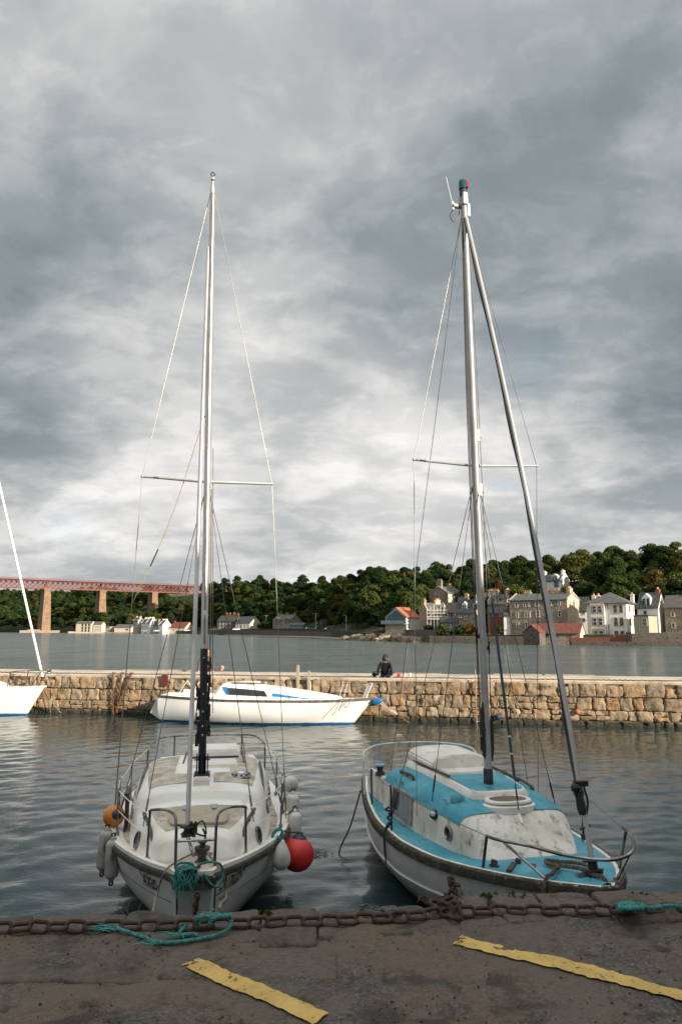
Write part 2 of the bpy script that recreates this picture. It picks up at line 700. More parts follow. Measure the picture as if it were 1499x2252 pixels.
# masonry body of the quay below the copings
qw = MB()
bxs = [-120] + [float(v) for v in np.linspace(-3.2, 3.2, 14)] + [120]
for a, b in zip(bxs[:-1], bxs[1:]):
    ya, yb = edge_y(a) - .07, edge_y(b) - .07
    qw.add([(a, ya, -2), (b, yb, -2), (b, yb, HQ - .26), (a, ya, HQ - .26), (a, ya - .8, HQ - .26), (b, yb - .8, HQ - .26)], [(0, 1, 2, 3), (3, 2, 5, 4)])
obj('quay_wall', qw, COPE, QUAY)
joint_px = [-250, -90, 85, 288, 424, 586, 700, 806, 885, 957, 1072, 1178, 1296, 1420, 1560, 1740]
for i, (a, b) in enumerate(zip(joint_px[:-1], joint_px[1:])):
    xa = float(np.interp(a, [p[0] for p in edge_px], EDGE_X))
    xb = float(np.interp(b, [p[0] for p in edge_px], EDGE_X))
    xm, L = (xa + xb) / 2, (xb - xa) - .012
    dep = COPE_D + rnd.uniform(-.03, .09)
    ye = max(edge_y(xm), (edge_y(xa) + edge_y(xb)) / 2) + rnd.uniform(-.01, .01)
    ang = math.atan2(edge_y(xb) - edge_y(xa), xb - xa)
    bl = rough_block(L, dep, .24, 100 + i, n=18, k=22, amp=.014, freq=5.0)
    o = obj('coping_stone', bl, COPE, QUAY, smooth=70, loc=(xm, ye - dep / 2, HQ - .125 + rnd.uniform(-.004, .018)), rz=ang + rnd.uniform(-.012, .012))
for k in range(2):   # copings carry on out of view
    s = -1 if k else 1
    x = s * 3.4
    for j in range(5):
        o = obj('coping_stone', rough_block(.95, .45, .24, 160 + k * 9 + j, n=8, k=14, amp=.014), COPE, QUAY, smooth=70, loc=(x + s * j, edge_y(x + s * j) - .21, HQ - .12))

SLAB = stone_tex('paving_slab', [(.092, .074, .058), (.118, .095, .073), (.135, .11, .088), (.105, .085, .069)], bump=.5, bscale=55, dirt=(.03, .026, .022), dlo=.50, dhi=.66, dscale=3.4)
rs_ = random.Random(14)
for row, (off, dd_) in enumerate(((.50, .34), (.92, .42), (1.40, .5))):
    x = -2.5 + rs_.uniform(0, .4)
    while x < 2.6:
        L = rs_.uniform(.45, .95)
        if rs_.random() < .72:
            y = edge_y(x + L / 2) - off - dd_ / 2 + rs_.uniform(-.03, .03)
            obj('paving_stone', rough_block(L - .03, dd_ - .02, .10, 700 + int(x * 50) + row * 300, n=14, k=20, amp=.010, freq=5.0), SLAB, QUAY, smooth=70,
                loc=(x + L / 2, y, HQ - (.052 if row == 0 else .060) + rs_.uniform(-.004, .006)), rz=rs_.uniform(-.05, .05))
        x += L
PAINT = mat('yellow_road_paint', (.62, .42, .12), (.50, .33, .09), 9, .35, .65, rough=.8, bump=.9, bscale=90, bdist=.01, dirt=(.085, .068, .05), dscale=40, dlo=.59, dhi=.66)


def paint_line(a, b, wd, seed):
    a, b = Vector(a), Vector(b)
    d = (b - a)
    L = d.length
    d.normalize()
    nn = Vector((-d.y, d.x, 0))
    r = random.Random(seed)
    n, m = int(L / .012), 10
    vs, fs = [], []
    for i in range(n + 1):
        e0, e1 = (mnoise.noise(Vector((i * .21, seed, 0))) * .010 for _ in range(2))
        e1 = mnoise.noise(Vector((i * .23, seed + 9, 0))) * .010
        for j in range(m + 1):
            off = -wd / 2 + e0 + (wd + e1 - e0) * j / m
            p = a + d * (L * i / n) + nn * off
            vs.append((p.x, p.y, quay_h(p.x, p.y) + .0095))
    for i in range(n):
        for j in range(m):
            q = (i * (m + 1) + j, (i + 1) * (m + 1) + j, (i + 1) * (m + 1) + j + 1, i * (m + 1) + j + 1)
            c = sum((Vector(vs[t]) for t in q), Vector()) / 4
            if i < 3 and r.random() < .4:
                continue
            fs.append(q)
    return MB().add(vs, fs)


pl = [(at_z(418, 2118, HQ), at_z(690, 2235, HQ), .105, 'short yellow painted line on the quay under the teal rope'),
      (at_z(1005, 2070, HQ), at_z(1520, 2195, HQ), .115, 'long yellow painted line on the quay before the blue decked boat')]
for i, (a, b, wd, lab) in enumerate(pl):
    b = a + (b - a) * 1.05
    o = obj('painted_line', paint_line(a, b, wd, 11 + i), PAINT, fix=False)
    tag(o, lab, 'road marking', 'yellow lines on the quay')

# loose grit and crumbs of tar
gm = MB()
for i in range(2600):
    x = rnd.uniform(-2.3, 2.3)
    y = rnd.uniform(2.9, edge_y(x) - .25)
    if mnoise.noise(Vector((x * 2.4, y * 2.4, 5))) < rnd.uniform(-.5, .5):
        continue
    s = rnd.choice((.003, .004, .005, .006, .009))
    z = (quay_h(x, y) if y < edge_y(x) - .32 else HQ) + s * .3
    R = Matrix.Rotation(rnd.uniform(0, 6), 3, (rnd.random(), rnd.random(), rnd.random() + .01))
    pts = [R @ Vector(p) * s for p in ((1, 0, 0), (-1, .2, 0), (0, 1, .1), (.1, -1, 0), (0, .1, .7), (0, 0, -.7))]
    gm.add([p + Vector((x, y, z)) for p in pts], [(0, 2, 4), (2, 1, 4), (1, 3, 4), (3, 0, 4), (2, 0, 5), (1, 2, 5), (3, 1, 5), (0, 3, 5)])
tag(obj('gravel', gm, mat('grit', (.03, .028, .026), (.17, .15, .13), 25, .45, .6, rough=.9)), 'loose dark grit and crumbs scattered on the quay', 'gravel', kind='stuff')

# ------------------------------------------------------------------ far shore: terrain
TP = [-500, 0, 100, 200, 300, 440, 520, 600, 700, 760, 820, 900, 1000, 1100, 1200, 1300, 1431, 1600, 1900, 2400]
TYS = [680, 680, 655, 570, 555, 500, 400, 350, 310, 245, 212, 197, 183, 173, 166, 161, 156, 150, 145, 140]
TZP = [3, 3, 3, 2.5, 2.5, 3, 3.2, 3.4, 3.4, 2.6, 2, 2, 1.9, 1.9, 2, 2.1, 2.2, 2.5, 2.5, 2.5]
TPW = [60, 60, 60, 60, 60, 50, 45, 40, 45, 40, 32, 26, 34, 34, 30, 28, 28, 28, 28, 28]
TR = [260, 260, 260, 240, 220, 190, 170, 160, 150, 150, 142, 136, 130, 122, 112, 106, 104, 104, 104, 104]
TRY = [1303, 1302, 1303, 1301, 1302, 1286, 1280, 1284, 1286, 1276, 1266, 1263, 1260, 1248, 1240, 1225, 1208, 1200, 1194, 1190]


def px_of(x, y):
    return 749.5 + 1612 * x / y


def tshore(px):
    return float(np.interp(px, TP, TYS))


def tground(px, Y):
    ys, zp, pw, R = (float(np.interp(px, TP, a)) for a in (TYS, TZP, TPW, TR))
    ry = float(np.interp(px, TP, TRY))
    zr = HC + (1382 - ry) / 1612 * (ys + R) - 7.5
    s = Y - ys
    if s < 0:
        return -.6
    if s < pw:
        return zp
    if s < R:
        t = (s - pw) / (R - pw)
        return zp + (zr - zp) * (t * .85 + .15 * t * t)
    return zr - (s - R) * .02


GROUND = mat('woodland_ground', (.030, .042, .016), (.055, .050, .026), .08, rough=.95)
vs, fs = [], []
pxs = list(np.linspace(-500, 2400, 150))
ss = [0, .01, 4, 10, 20, 30, 45, 60, 75, 90, 105, 120, 140, 160, 190, 220, 260, 320, 420, 600]
for p in pxs:
    ys = tshore(p)
    for k, s in enumerate(ss):
        Y = ys + s
        z = -1.0 if k == 0 else tground(p, Y)
        vs.append((Y * (p - 749.5) / 1612, Y, z))
for i in range(len(pxs) - 1):
    for j in range(len(ss) - 1):
        a = i * len(ss) + j
        fs.append((a, a + len(ss), a + len(ss) + 1, a + 1))
tag(obj('hillside', MB().add(vs, fs), GROUND, smooth=60), 'wooded hillside rising behind the shore', 'hill', kind='structure')
# far fields beyond the bridge
FIELD = mat('far_field', (.10, .13, .06), (.06, .085, .04), .004, .4, .6, rough=.95, dirt=(.20, .17, .09), dscale=.006, dlo=.58, dhi=.62)
fv = []
NF = 60
for i in range(NF + 1):
    u = i / NF
    x = -1500 + 1900 * u
    h = 78 + 16 * mnoise.noise(Vector((u * 5, 2, 0))) - 46 * max(0, (u - .62) / .38)
    for Y, k in ((1300, .05), (1380, .5), (1480, .92), (1560, 1.0), (1800, .9)):
        fv.append((x, Y, h * k))
tag(obj('far_hill', MB().add(fv, [(i * 5 + j, i * 5 + 5 + j, i * 5 + 6 + j, i * 5 + 1 + j) for i in range(NF) for j in range(4)]), FIELD, smooth=80), 'distant green fields seen below the bridge deck', 'hill', kind='structure')

# ------------------------------------------------------------------ trees
def leaf_mat(name, stops):
    m = bpy.data.materials.new(name)
    m.use_nodes = True
    t = NT(m.node_tree)
    oi = t.n('ShaderNodeObjectInfo')
    tc = t.n('ShaderNodeTexCoord')
    base = t.cramp(oi.outputs['Random'], stops)
    nn = t.noise(t.vmath('ADD', tc.outputs['Object'], t.vmath('SCALE', (50., 80., 30.), scale=oi.outputs['Random'])), .9, 4)
    col = t.mix(t.ramp(nn, .35, .68), t.mix(1.0, base, (.62, .66, .6), 'MULTIPLY'), t.mix(1.0, base, (1.35, 1.25, 1.0), 'MULTIPLY'))
    d = t.n('ShaderNodeBsdfDiffuse')
    t.put(d.inputs[0], col)
    tr = t.n('ShaderNodeBsdfTranslucent')
    t.put(tr.inputs[0], t.mix(1.0, col, (1.1, 1.2, .5), 'MULTIPLY'))
    mx = t.n('ShaderNodeMixShader')
    mx.inputs[0].default_value = .18
    t.put(mx.inputs[1], d.outputs[0])
    t.put(mx.inputs[2], tr.outputs[0])
    o = t.n('ShaderNodeOutputMaterial')
    t.put(o.inputs[0], mx.outputs[0])
    return m


LEAF = leaf_mat('wood_leaves', [(0, (.018, .036, .018)), (.3, (.027, .050, .022)), (.55, (.038, .064, .025)), (.78, (.056, .082, .028)), (.93, (.080, .092, .030)), (1, (.095, .075, .028))])
LEAFY = leaf_mat('sunlit_autumn_leaves', [(0, (.052, .078, .028)), (.4, (.085, .108, .038)), (.75, (.115, .126, .046)), (.95, (.13, .124, .048)), (1, (.14, .105, .042))])  # yellower leaves, also brightened: sunlight of the right slope put into colour
BARK = mat('bark', (.055, .042, .030), (.09, .075, .06), 3, rough=.95)


def crown_mesh(name, seed, h, r, nleaf, lobes, size, m, squash=1.0, z0=.28):
    rr = np.random.RandomState(seed)
    cs = []
    for i in range(lobes):
        a = rr.rand() * 6.28
        q = rr.rand() ** .5 * .80 * r
        zz = h * (z0 + .12 + .62 * rr.rand())
        t = (zz / h - z0) / (1 - z0)
        q *= math.sqrt(max(.1, 1 - (2 * t - .85) ** 2 * .75))
        cs.append((q * math.cos(a), q * math.sin(a), zz, r * (.24 + .24 * rr.rand())))
    cs.append((0, 0, h * .62, r * .62))
    cs = np.array(cs)
    w = cs[:, 3] ** 2
    pick = rr.choice(len(cs), nleaf, p=w / w.sum())
    d = rr.normal(size=(nleaf, 3))
    d /= np.linalg.norm(d, axis=1)[:, None]
    d[:, 2] = np.where(d[:, 2] < -.35, -d[:, 2] * .6, d[:, 2])
    rad = cs[pick, 3] * (.78 + .30 * rr.rand(nleaf) ** .7)
    c = cs[pick, :3] + d * rad[:, None] * np.array([1, 1, .82 * squash])
    # leaf clump quad facing roughly outward
    nrm = d + rr.normal(size=(nleaf, 3)) * .55
    nrm /= np.linalg.norm(nrm, axis=1)[:, None]
    up = rr.normal(size=(nleaf, 3))
    t1 = np.cross(nrm, up)
    t1 /= np.linalg.norm(t1, axis=1)[:, None]
    t2 = np.cross(nrm, t1)
    s = size * (.55 + .9 * rr.rand(nleaf))[:, None]
    k = (.55 + .5 * rr.rand(nleaf))[:, None]
    V = np.stack([c - t1 * s, c - t2 * s * k, c + t1 * s * .9, c + t2 * s * k], 1).reshape(-1, 3)
    me = bpy.data.meshes.new(name)
    me.vertices.add(len(V))
    me.vertices.foreach_set('co', V.ravel())
    me.loops.add(nleaf * 4)
    me.loops.foreach_set('vertex_index', np.arange(nleaf * 4, dtype=np.int32))
    me.polygons.add(nleaf)
    me.polygons.foreach_set('loop_start', np.arange(0, nleaf * 4, 4, dtype=np.int32))
    me.update(calc_edges=True)
    me.materials.append(m)
    return me


def trunk_mesh(name, seed, h, r):
    rr = random.Random(seed)
    b = MB()
    b.tube([(0, 0, -1.5), (.1, 0, h * .2), (.0, .15, h * .45), (.1, .1, h * .75)], [r, r * .85, r * .6, r * .2], 7)
    for i in range(5):
        a = rr.uniform(0, 6.28)
        z = h * rr.uniform(.25, .5)
        L = h * rr.uniform(.2, .32)
        b.tube([(0, 0, z), (math.cos(a) * L * .5, math.sin(a) * L * .5, z + L * .45), (math.cos(a) * L, math.sin(a) * L, z + L * .95)], [r * .4, r * .25, r * .08], 5)
    me = b.mesh(name)
    me.materials.append(BARK)
    return me


CR, TRK = [], []
for i in range(7):
    h = (10.5, 11.5, 9.5, 12.5, 10, 13, 9)[i]
    r = (4.6, 5.0, 4.4, 4.8, 5.2, 4.2, 4.0)[i]
    CR.append((crown_mesh('crown', 40 + i, h, r, 4200, 20, .31, LEAF), h))
    TRK.append(trunk_mesh('trunk', 60 + i, h, .28))
CRY = [(crown_mesh('crown', 80 + i, (10, 12, 9)[i], (4.6, 4.4, 4.0)[i], 4200, 20, .29, LEAFY), (10, 12, 9)[i]) for i in range(3)]

EXCL = []     # (px0, px1, Ynear, Yfar): kept clear for houses and open ground


def plant_wood():
    r = random.Random(21)
    pts = []
    cells = {}
    for tries in range(34000):
        px = r.uniform(-60, 1570)
        ys, pw, R = (float(np.interp(px, TP, a)) for a in (TYS, TPW, TR))
        Y = ys + pw * r.uniform(.9, 1.0) + (R + 26 - pw) * r.random()
        x = Y * (px - 749.5) / 1612
        sp = 4.3 if px > 760 else (5.2 if px > 430 else 6.6)
        if any(a <= px <= b and c <= Y <= d for a, b, c, d in EXCL):
            continue
        kx, ky = int(x // 9), int(Y // 9)
        if any((x - q[0]) ** 2 + (Y - q[1]) ** 2 < sp * sp for i in (-1, 0, 1) for j in (-1, 0, 1) for q in cells.get((kx + i, ky + j), ())):
            continue
        cells.setdefault((kx, ky), []).append((x, Y))
        by = 630 + (px - 70) / 370 * 100
        if 30 < px < 446 and Y < by + 6 and tground(px, Y) + 7 > HC + (33 if px < 352 else 62) / 1612 * Y:
            continue
        sc = (.5 + .55 * r.random() ** 1.3) * (1.0 if px > 430 else 1.1)
        if px > 1080 and r.random() < .3:
            sc *= .75
        pts.append((x, Y, tground(px, Y) - .4, sc, r.uniform(0, 6.28), px, r.randrange(7), r.random()))
    return pts


def tree(name, label, cat, group, loc, sc, rz, crown, trunk, rs=1.0):
    t = thing(name, label, cat, loc, rz, group)
    t.scale = (sc * rs, sc * rs, sc)
    c = bpy.data.objects.new('crown', crown)
    C.objects.link(c)
    c.parent = t
    k = bpy.data.objects.new('trunk', trunk)
    C.objects.link(k)
    k.parent = t
    return t


def bush(name, label, px, py, Y, wpx, hpx, m, seed, group=None, size=None, n=1400, cat='bush'):
    mpp = Y / 1612
    base = at_y(px, py, Y)
    wdt, hgt = wpx * mpp, hpx * mpp
    t = thing(name, label, cat, base, 0, group)
    me = crown_mesh('foliage', seed, hgt, wdt / 2, n, 10, size or wdt * .06, m, z0=.02)
    o = bpy.data.objects.new('foliage', me)
    C.objects.link(o)
    o.parent = t
    b = MB().tube([(0, 0, -.6), (0, 0, hgt * .5)], [wdt * .04, wdt * .02], 6)
    obj('stem', b, BARK, t)
    return t

# ------------------------------------------------------------------ stone pier across the harbour
PA, PB = at_z(100, 1566, 0), at_z(1430, 1598, 0)
PDIR = (PB - PA).normalized()
PNRM = Vector((PDIR.y, -PDIR.x, 0))          # towards the camera
PZ = 1.54
PROT = math.atan2(PDIR.y, PDIR.x)
PIERST = stone_tex('pier_stone', [(.31, .22, .135), (.39, .275, .165), (.46, .35, .23), (.37, .225, .11), (.50, .40, .285), (.26, .21, .155), (.42, .31, .195), (.21, .16, .115)],
                   bump=1.0, bscale=9, dirt=(.115, .088, .052), dlo=.50, dhi=.66, dscale=3.6, wet=((.038, .034, .018), .08, .30))
CORE = mat('pier_core', (.13, .10, .07), (.20, .16, .115), 4, rough=.95, bump=.6, bscale=12)
DECK = mat('pier_deck', (.56, .48, .38), (.46, .38, .30), 1.3, .35, .7, rough=.9, bump=.3, bscale=20, dirt=(.33, .27, .21), dscale=.7, dlo=.5, dhi=.6)


def pier_pt(t, n, z):
    """t metres along the front face from PA, n metres towards the camera"""
    return PA + PDIR * t + PNRM * n + Vector((0, 0, z))


PIER = thing('harbour_pier', 'low stone pier of big weathered blocks with a pale flat top', 'pier', (PA.x, PA.y, 0), PROT)
# local frame: x along the face, -y towards the camera
T0, T1 = -22.0, 48.0
obj('core', MB().box(((T0 + T1) / 2, 1.495, (PZ - 2.5) / 2 - .05), (T1 - T0, 2.93, PZ + 2.4)), CORE, PIER)
dk = MB()
nn_ = 140
prof = [(-.02, PZ - .10), (-.035, PZ - .02), (.06, PZ + .012), (1.5, PZ + .03), (2.85, PZ + .012), (2.98, PZ - .02), (2.98, PZ - .2)]
for_r = []
for i in range(nn_ + 1):
    x = T0 + (T1 - T0) * i / nn_
    for_r.append([(x, y + .025 * mnoise.noise(Vector((x * 1.3, y, 3))), z + .014 * mnoise.noise(Vector((x * .9, y * 2, 7)))) for y, z in prof])
dk.loft(for_r, closed=False, cap0=False, cap1=False)
obj('deck', dk, DECK, PIER, smooth=50)
# a far kerb line, slightly raised

for i in range(0, 34):
    x = T0 + 2 * i + rnd.uniform(-.1, .1)
    if rnd.random() < .45:
        continue
    obj("kerb", MB().box((x + 1, 2.78, PZ + .03), (1.9, .26, .03 + rnd.uniform(0, .04)), rz=rnd.uniform(-.01, .01)), mat("kerb_stone", (.36, .31, .25), (.26, .22, .17), 2, rough=.9), PIER)

variants = {}
rows = [(-.10, .16), (.17, .52), (.535, .97), (.985, 1.455)]
rs = random.Random(5)
for ri, (z0, z1) in enumerate(rows):
    x = -5.0 + rs.uniform(0, .4)
    while x < 30.5:
        wd = rs.choice((.28, .34, .40, .46, .52, .6, .7)) * (1.08 if ri in (1, 3) else 1.0)
        split = ri in (1, 2) and rs.random() < .22
        cells = [(x, wd, z0, z1)] if not split else [(x, wd, z0, z0 + (z1 - z0) * .48), (x, wd, z0 + (z1 - z0) * .52, z1)]
        if ri == 3 and rs.random() < .25:
            zt = z1 - rs.uniform(.05, .16)
            cells = [(x, wd, z0, zt)]
        for cx, cw, a, b in cells:
            key = (round(cw, 1), round(b - a, 1), rs.randrange(3))
            if key not in variants:
                me = rough_block(key[0] * .985, .34, max(.12, key[1]) * .99, 300 + len(variants), n=8, k=(14, 18, 10)[key[2]], amp=.055, freq=4.6).mesh('stone', 60)
                me.shade_smooth()
                me.materials.append(PIERST)
                variants[key] = me
            o = bpy.data.objects.new('stone', variants[key])
            C.objects.link(o)
            o.parent = PIER
            sx = (cw - .012) / (key[0] * .985)
            sz = (b - a - .008) / (max(.12, key[1]) * .99)
            o.location = (cx + cw / 2, .10 + rs.uniform(-.025, .03), (a + b) / 2)
            o.scale = (sx, 1, sz)
            o.rotation_euler = (rs.uniform(-.04, .04), rs.uniform(-.025, .025), rs.uniform(-.03, .03) + (math.pi if rs.random() < .5 else 0))
        x += wd

RUST = mat('rust', (.085, .040, .022), (.17, .07, .03), 14, rough=.9, bump=.5, bscale=60)
RUSTD = mat('rusty_chain_iron', (.024, .015, .011), (.052, .028, .017), 22, .4, .62, rough=.82, bump=.6, bscale=120, bdist=.004)
STEEL = mat('stainless_steel', (.55, .55, .55), (.35, .34, .33), 9, .4, .7, rough=.28, metal=1.0)
GALV = mat('dull_steel', (.30, .31, .31), (.20, .20, .19), 6, rough=.45, metal=1.0)
BLACK = mat('black_plastic', (.012, .012, .013), (.03, .03, .03), 8, rough=.5)
WHITE = mat('white_paint', (.72, .72, .70), (.60, .60, .57), 2, rough=.45, dirt=(.35, .33, .28), dscale=3, dlo=.62, dhi=.78)


def link_mesh(name, L, W, r, n=8, seg=6):
    """one stadium shaped chain link lying in the xy plane"""
    pts = []
    hw, hl = W / 2 - r, L / 2 - W / 2
    for i in range(seg + 1):
        g = -math.pi / 2 + math.pi * i / seg
        pts.append((hl + hw * math.cos(g), hw * math.sin(g), 0))
    for i in range(seg + 1):
        g = math.pi / 2 + math.pi * i / seg
        pts.append((-hl + hw * math.cos(g), hw * math.sin(g), 0))
    return MB().tube(pts, r, n, closed=True)


def chain_along(name, pts, L, W, r, parent, m, roll=(.25, 1.35), jit=.1, n=8, seg=6, rr=None):
    """separate links threaded along a polyline (local coordinates of parent)"""
    rr = rr or random.Random(3)
    me = link_mesh('link', L, W, r, n, seg).mesh('link')
    me.shade_smooth()
    me.materials.append(m)
    pitch = L - 2 * r * 1.12
    P = [Vector(p) for p in pts]
    seglen = [(P[i + 1] - P[i]).length for i in range(len(P) - 1)]
    tot = sum(seglen)
    k, out = 0, []
    s = pitch / 2
    while s < tot:
        q, i = s, 0
        while q > seglen[i]:
            q -= seglen[i]
            i += 1
        p = P[i].lerp(P[i + 1], q / seglen[i])
        d = (P[i + 1] - P[i]).normalized()
        sx = d
        side = d.cross(Vector((0, 0, 1)))
        side = side.normalized() if side.length > .1 else Vector((1, 0, 0))
        up = side.cross(d)
        R = Matrix((sx, -side, up)).transposed().to_4x4()
        a = roll[k % 2] + rr.uniform(-jit, jit)
        M = Matrix.Translation(p) @ R @ Matrix.Rotation(a, 4, 'X') @ Matrix.Rotation(rr.uniform(-jit, jit) * .6, 4, 'Z')
        o = bpy.data.objects.new(name, me)
        C.objects.link(o)
        if parent:
            o.parent = parent
        o.matrix_local = M
        out.append(o)
        s += pitch
        k += 1
    return out


# rusty guard chain along the pier edge: links only 2-3 pixels across
pc_t = thing('guard_chain', 'thin rusty chain laid along the top edge of the pier', 'chain', (PA.x, PA.y, PZ), PROT)
cm = MB()
xx = -6.0
k = 0
while xx < 31:
    y = .16 + .03 * math.sin(xx * 2.1) + .02 * mnoise.noise(Vector((xx, 0, 0)))
    lk = link_mesh('l', .115, .066, .012, 5, 3)
    a = .2 if k % 2 else 1.2
    R = Matrix.Rotation(a, 3, 'X')
    cm.add([R @ Vector(p) + Vector((xx, y, .030)) for p in lk.v], lk.f)
    xx += .092
    k += 1
tag(obj('chain_links', cm, RUSTD, pc_t), kind='stuff')

# three rusty chains hanging down the face
for i, (pxa, pxb, pyb, lab) in enumerate(((210, 216, 1558, 'rusty chain hanging straight down the pier face, beside a second strand'),
                                          (232, 226, 1560, 'rusty chain hanging down the pier between a straight and a slanting strand'),
                                          (256, 228, 1545, 'rusty chain slanting down the pier face to meet its neighbours'))):
    a = at_z(pxa, 1489, PZ)
    ta = (a - PA).dot(PDIR)
    tb = ta + (pxb - pxa) * .0185
    t = thing('hanging_chain', lab, 'chain', pier_pt(ta, .14, PZ), PROT, 'rusty chains on the pier face')
    zb = -PZ - .03 if i < 2 else -1.25
    chain_along('link', [(0, .16, .08), (0, 0, .06), ((tb - ta) * .5, -.03, zb * .5), (tb - ta, -.05, zb)], .17, .11, .023, t, RUST, roll=(.1, 1.5), n=6, seg=4)


def pier_t(px, py=1495):
    """distance along the pier face for a pixel column"""
    d = rayd(px, py)
    # intersect the vertical plane of the face
    k = (PA - Vector((0, 0, HC))).dot(PNRM) / d.dot(PNRM)
    p = Vector((0, 0, HC)) + d * k
    return (p - PA).dot(PDIR), p.z


# ladder let into the face
lt, _ = pier_t(1058)
lad = thing('pier_ladder', 'pale rusty ladder fixed to the stone pier face', 'ladder', pier_pt(lt, .16, 0), PROT)
LADM = mat('ladder_steel', (.42, .33, .24), (.28, .17, .10), 8, rough=.7, metal=.2)
for s in (-.22, .24):
    obj('stile', MB().tube([(s, 0, -.5), (s, -.01, PZ + .12), (s, .0, PZ + .36 if s < 0 else PZ + .1)], .022, 6), LADM, lad)
for k in range(7):
    obj('rung', MB().tube([(-.22, 0, .06 + k * .24), (.24, 0, .06 + k * .24)], .016, 6), LADM, lad)
# timber fender posts behind the white yacht
WOODG = mat('grey_timber', (.30, .25, .19), (.42, .36, .28), 4, rough=.9, stretch=(1, 1, .15), bump=.5)
for px, topy, lab in ((657, 1464, 'taller weathered timber post standing against the pier behind the white yacht'),
                      (681, 1477, 'shorter weathered timber post against the pier behind the white yacht')):
    t_, ztop = pier_t(px, topy)
    b = MB().box((0, 0, (ztop - .6) / 2), (.10, .12, ztop + .6)).box((0, -.005, ztop + .02), (.075, .09, .05))
    tag(obj('fender_post', b, WOODG, loc=pier_pt(t_, .13, 0), rz=PROT + .05), lab, 'post', 'posts at the pier')
# red rusted plate and buoys on the face
t_, z_ = pier_t(366, 1496)
tag(obj('rusted_plate', MB().box((0, 0, 0), (.26, .05, .44)).box((0, -.03, .15), (.26, .03, .04)), mat('oxide_red', (.12, .022, .016), (.07, .02, .015), 9, rough=.8), loc=pier_pt(t_, .15, PZ - .18), rz=PROT),
    'dark red rusted plate fixed at the pier edge', 'plate')
for px, py, c, r, lab in ((1267, 1564, (.45, .13, .06), .10, 'small orange ball float hanging on the pier stones'), (1094, 1575, (.02, .035, .07), .11, 'small dark blue ball float beside the pier ladder')):
    t_, z_ = pier_t(px, py)
    fl = thing('ball_float', lab, 'float', pier_pt(t_, .16, z_), 0)
    obj('ball', MB().ball((0, 0, 0), r, 14, 10), mat('float_%d' % px, c, tuple(v * .6 for v in c), 9, rough=.55), fl, smooth=80)
    obj('cord', MB().tube([(0, .0, r * .9), (.02, .02, r + .3), (.0, .10, PZ - z_)], .008, 5), BLACK, fl)


# weeds growing from joints
WEED = leaf_mat('wall_weed', [(0, (.055, .075, .02)), (.5, (.085, .10, .03)), (1, (.14, .12, .03))])


def weed(px, py, wpx, hpx, seed, m=None, label='green weed growing from a joint of the pier wall'):
    t_, z_ = pier_t(px, py)
    rr = random.Random(seed)
    b = MB()
    s = 1 / 58.0
    for i in range(46):
        x, z = rr.gauss(0, .3) * wpx * s, rr.uniform(-.5, .5) * hpx * s
        p = Vector((x, -rr.uniform(0, .10), z))
        d = Vector((rr.gauss(0, 1), rr.gauss(-.5, .6), rr.gauss(0, 1))).normalized() * rr.uniform(.02, .05)
        e = Vector((rr.gauss(0, 1), rr.gauss(0, .5), rr.gauss(0, 1))).normalized() * rr.uniform(.015, .03)
        b.add([p, p + d * .5 + e, p + d, p + d * .5 - e], [(0, 1, 2, 3)])
    return tag(obj('wall_weed', b, m or WEED, loc=pier_pt(t_, .10, z_), rz=PROT, fix=False), label, 'plant', 'weeds in the pier wall')


for i, (px, py, wp, hp) in enumerate(((143, 1512, 14, 14), (808, 1515, 12, 16), (836, 1530, 12, 20), (940, 1520, 14, 20), (965, 1545, 16, 10), (1002, 1522, 14, 14), (930, 1538, 10, 14),
                                      (1186, 1536, 18, 10), (1215, 1532, 12, 16), (1250, 1532, 10, 26), (1284, 1527, 8, 30), (1357, 1540, 18, 14), (1110, 1540, 14, 16), (1427, 1530, 8, 14), (300, 1505, 10, 10), (655, 1520, 10, 10))):
    weed(px, py, wp, hp, 70 + i)
rw = leaf_mat('dead_creeper', [(0, (.13, .055, .03)), (1, (.20, .09, .04))])
weed(1125, 1503, 22, 8, 99, rw, 'brown dead creeper on the pier top edge')

# ------------------------------------------------------------------ railway viaduct
BRED = mat('bridge_red', (.165, .030, .024), (.12, .026, .022), .3, rough=.6)
BST = mat('viaduct_stone', (.27, .17, .105), (.20, .13, .085), .35, rough=.95, bump=1.0, bscale=1.2, bdist=.3, dirt=(.11, .08, .06), dscale=.3, dlo=.5, dhi=.75)
B0 = Vector((630 * (70 - 749.5) / 1612, 630, 0))
B1 = Vector((730 * (440 - 749.5) / 1612, 730, 0))
BD = (B1 - B0).normalized()
BN = Vector((BD.y, -BD.x, 0))
zt = HC + (1382 - 1273) / 1612 * 630
BR = thing('railway_viaduct', 'red lattice girder railway viaduct on tall stone piers', 'bridge', (B0.x, B0.y, 0), math.atan2(BD.y, BD.x))
btop, bbot = zt - 1.2, zt - 8.4
BX0, BX1 = -110.0, 190.0
for yy in (-2.6, 2.6):
    obj('top_chord', MB().box(((BX0 + BX1) / 2, yy, btop - .5), (BX1 - BX0, .7, 1.1)), BRED, BR)
    obj('bottom_chord', MB().box(((BX0 + BX1) / 2, yy, bbot + .5), (BX1 - BX0, .7, 1.0)), BRED, BR)
obj('deck', MB().box(((BX0 + BX1) / 2, 0, btop + .25), (BX1 - BX0, 9.0, .5)), BRED, BR)
for yy in (-4.4, 4.4):
    pr = MB().box(((BX0 + BX1) / 2, yy, btop + 1.72), (BX1 - BX0, .16, .18)).box(((BX0 + BX1) / 2, yy, btop + 1.1), (BX1 - BX0, .1, .12))
    for i in range(int((BX1 - BX0) / 2.2)):
        pr.box((BX0 + 2.2 * i, yy, btop + 1.0), (.14, .14, 1.3))
    tag(obj('parapet', pr, BRED, BR), kind='stuff')
pitch = 51.8 / 12
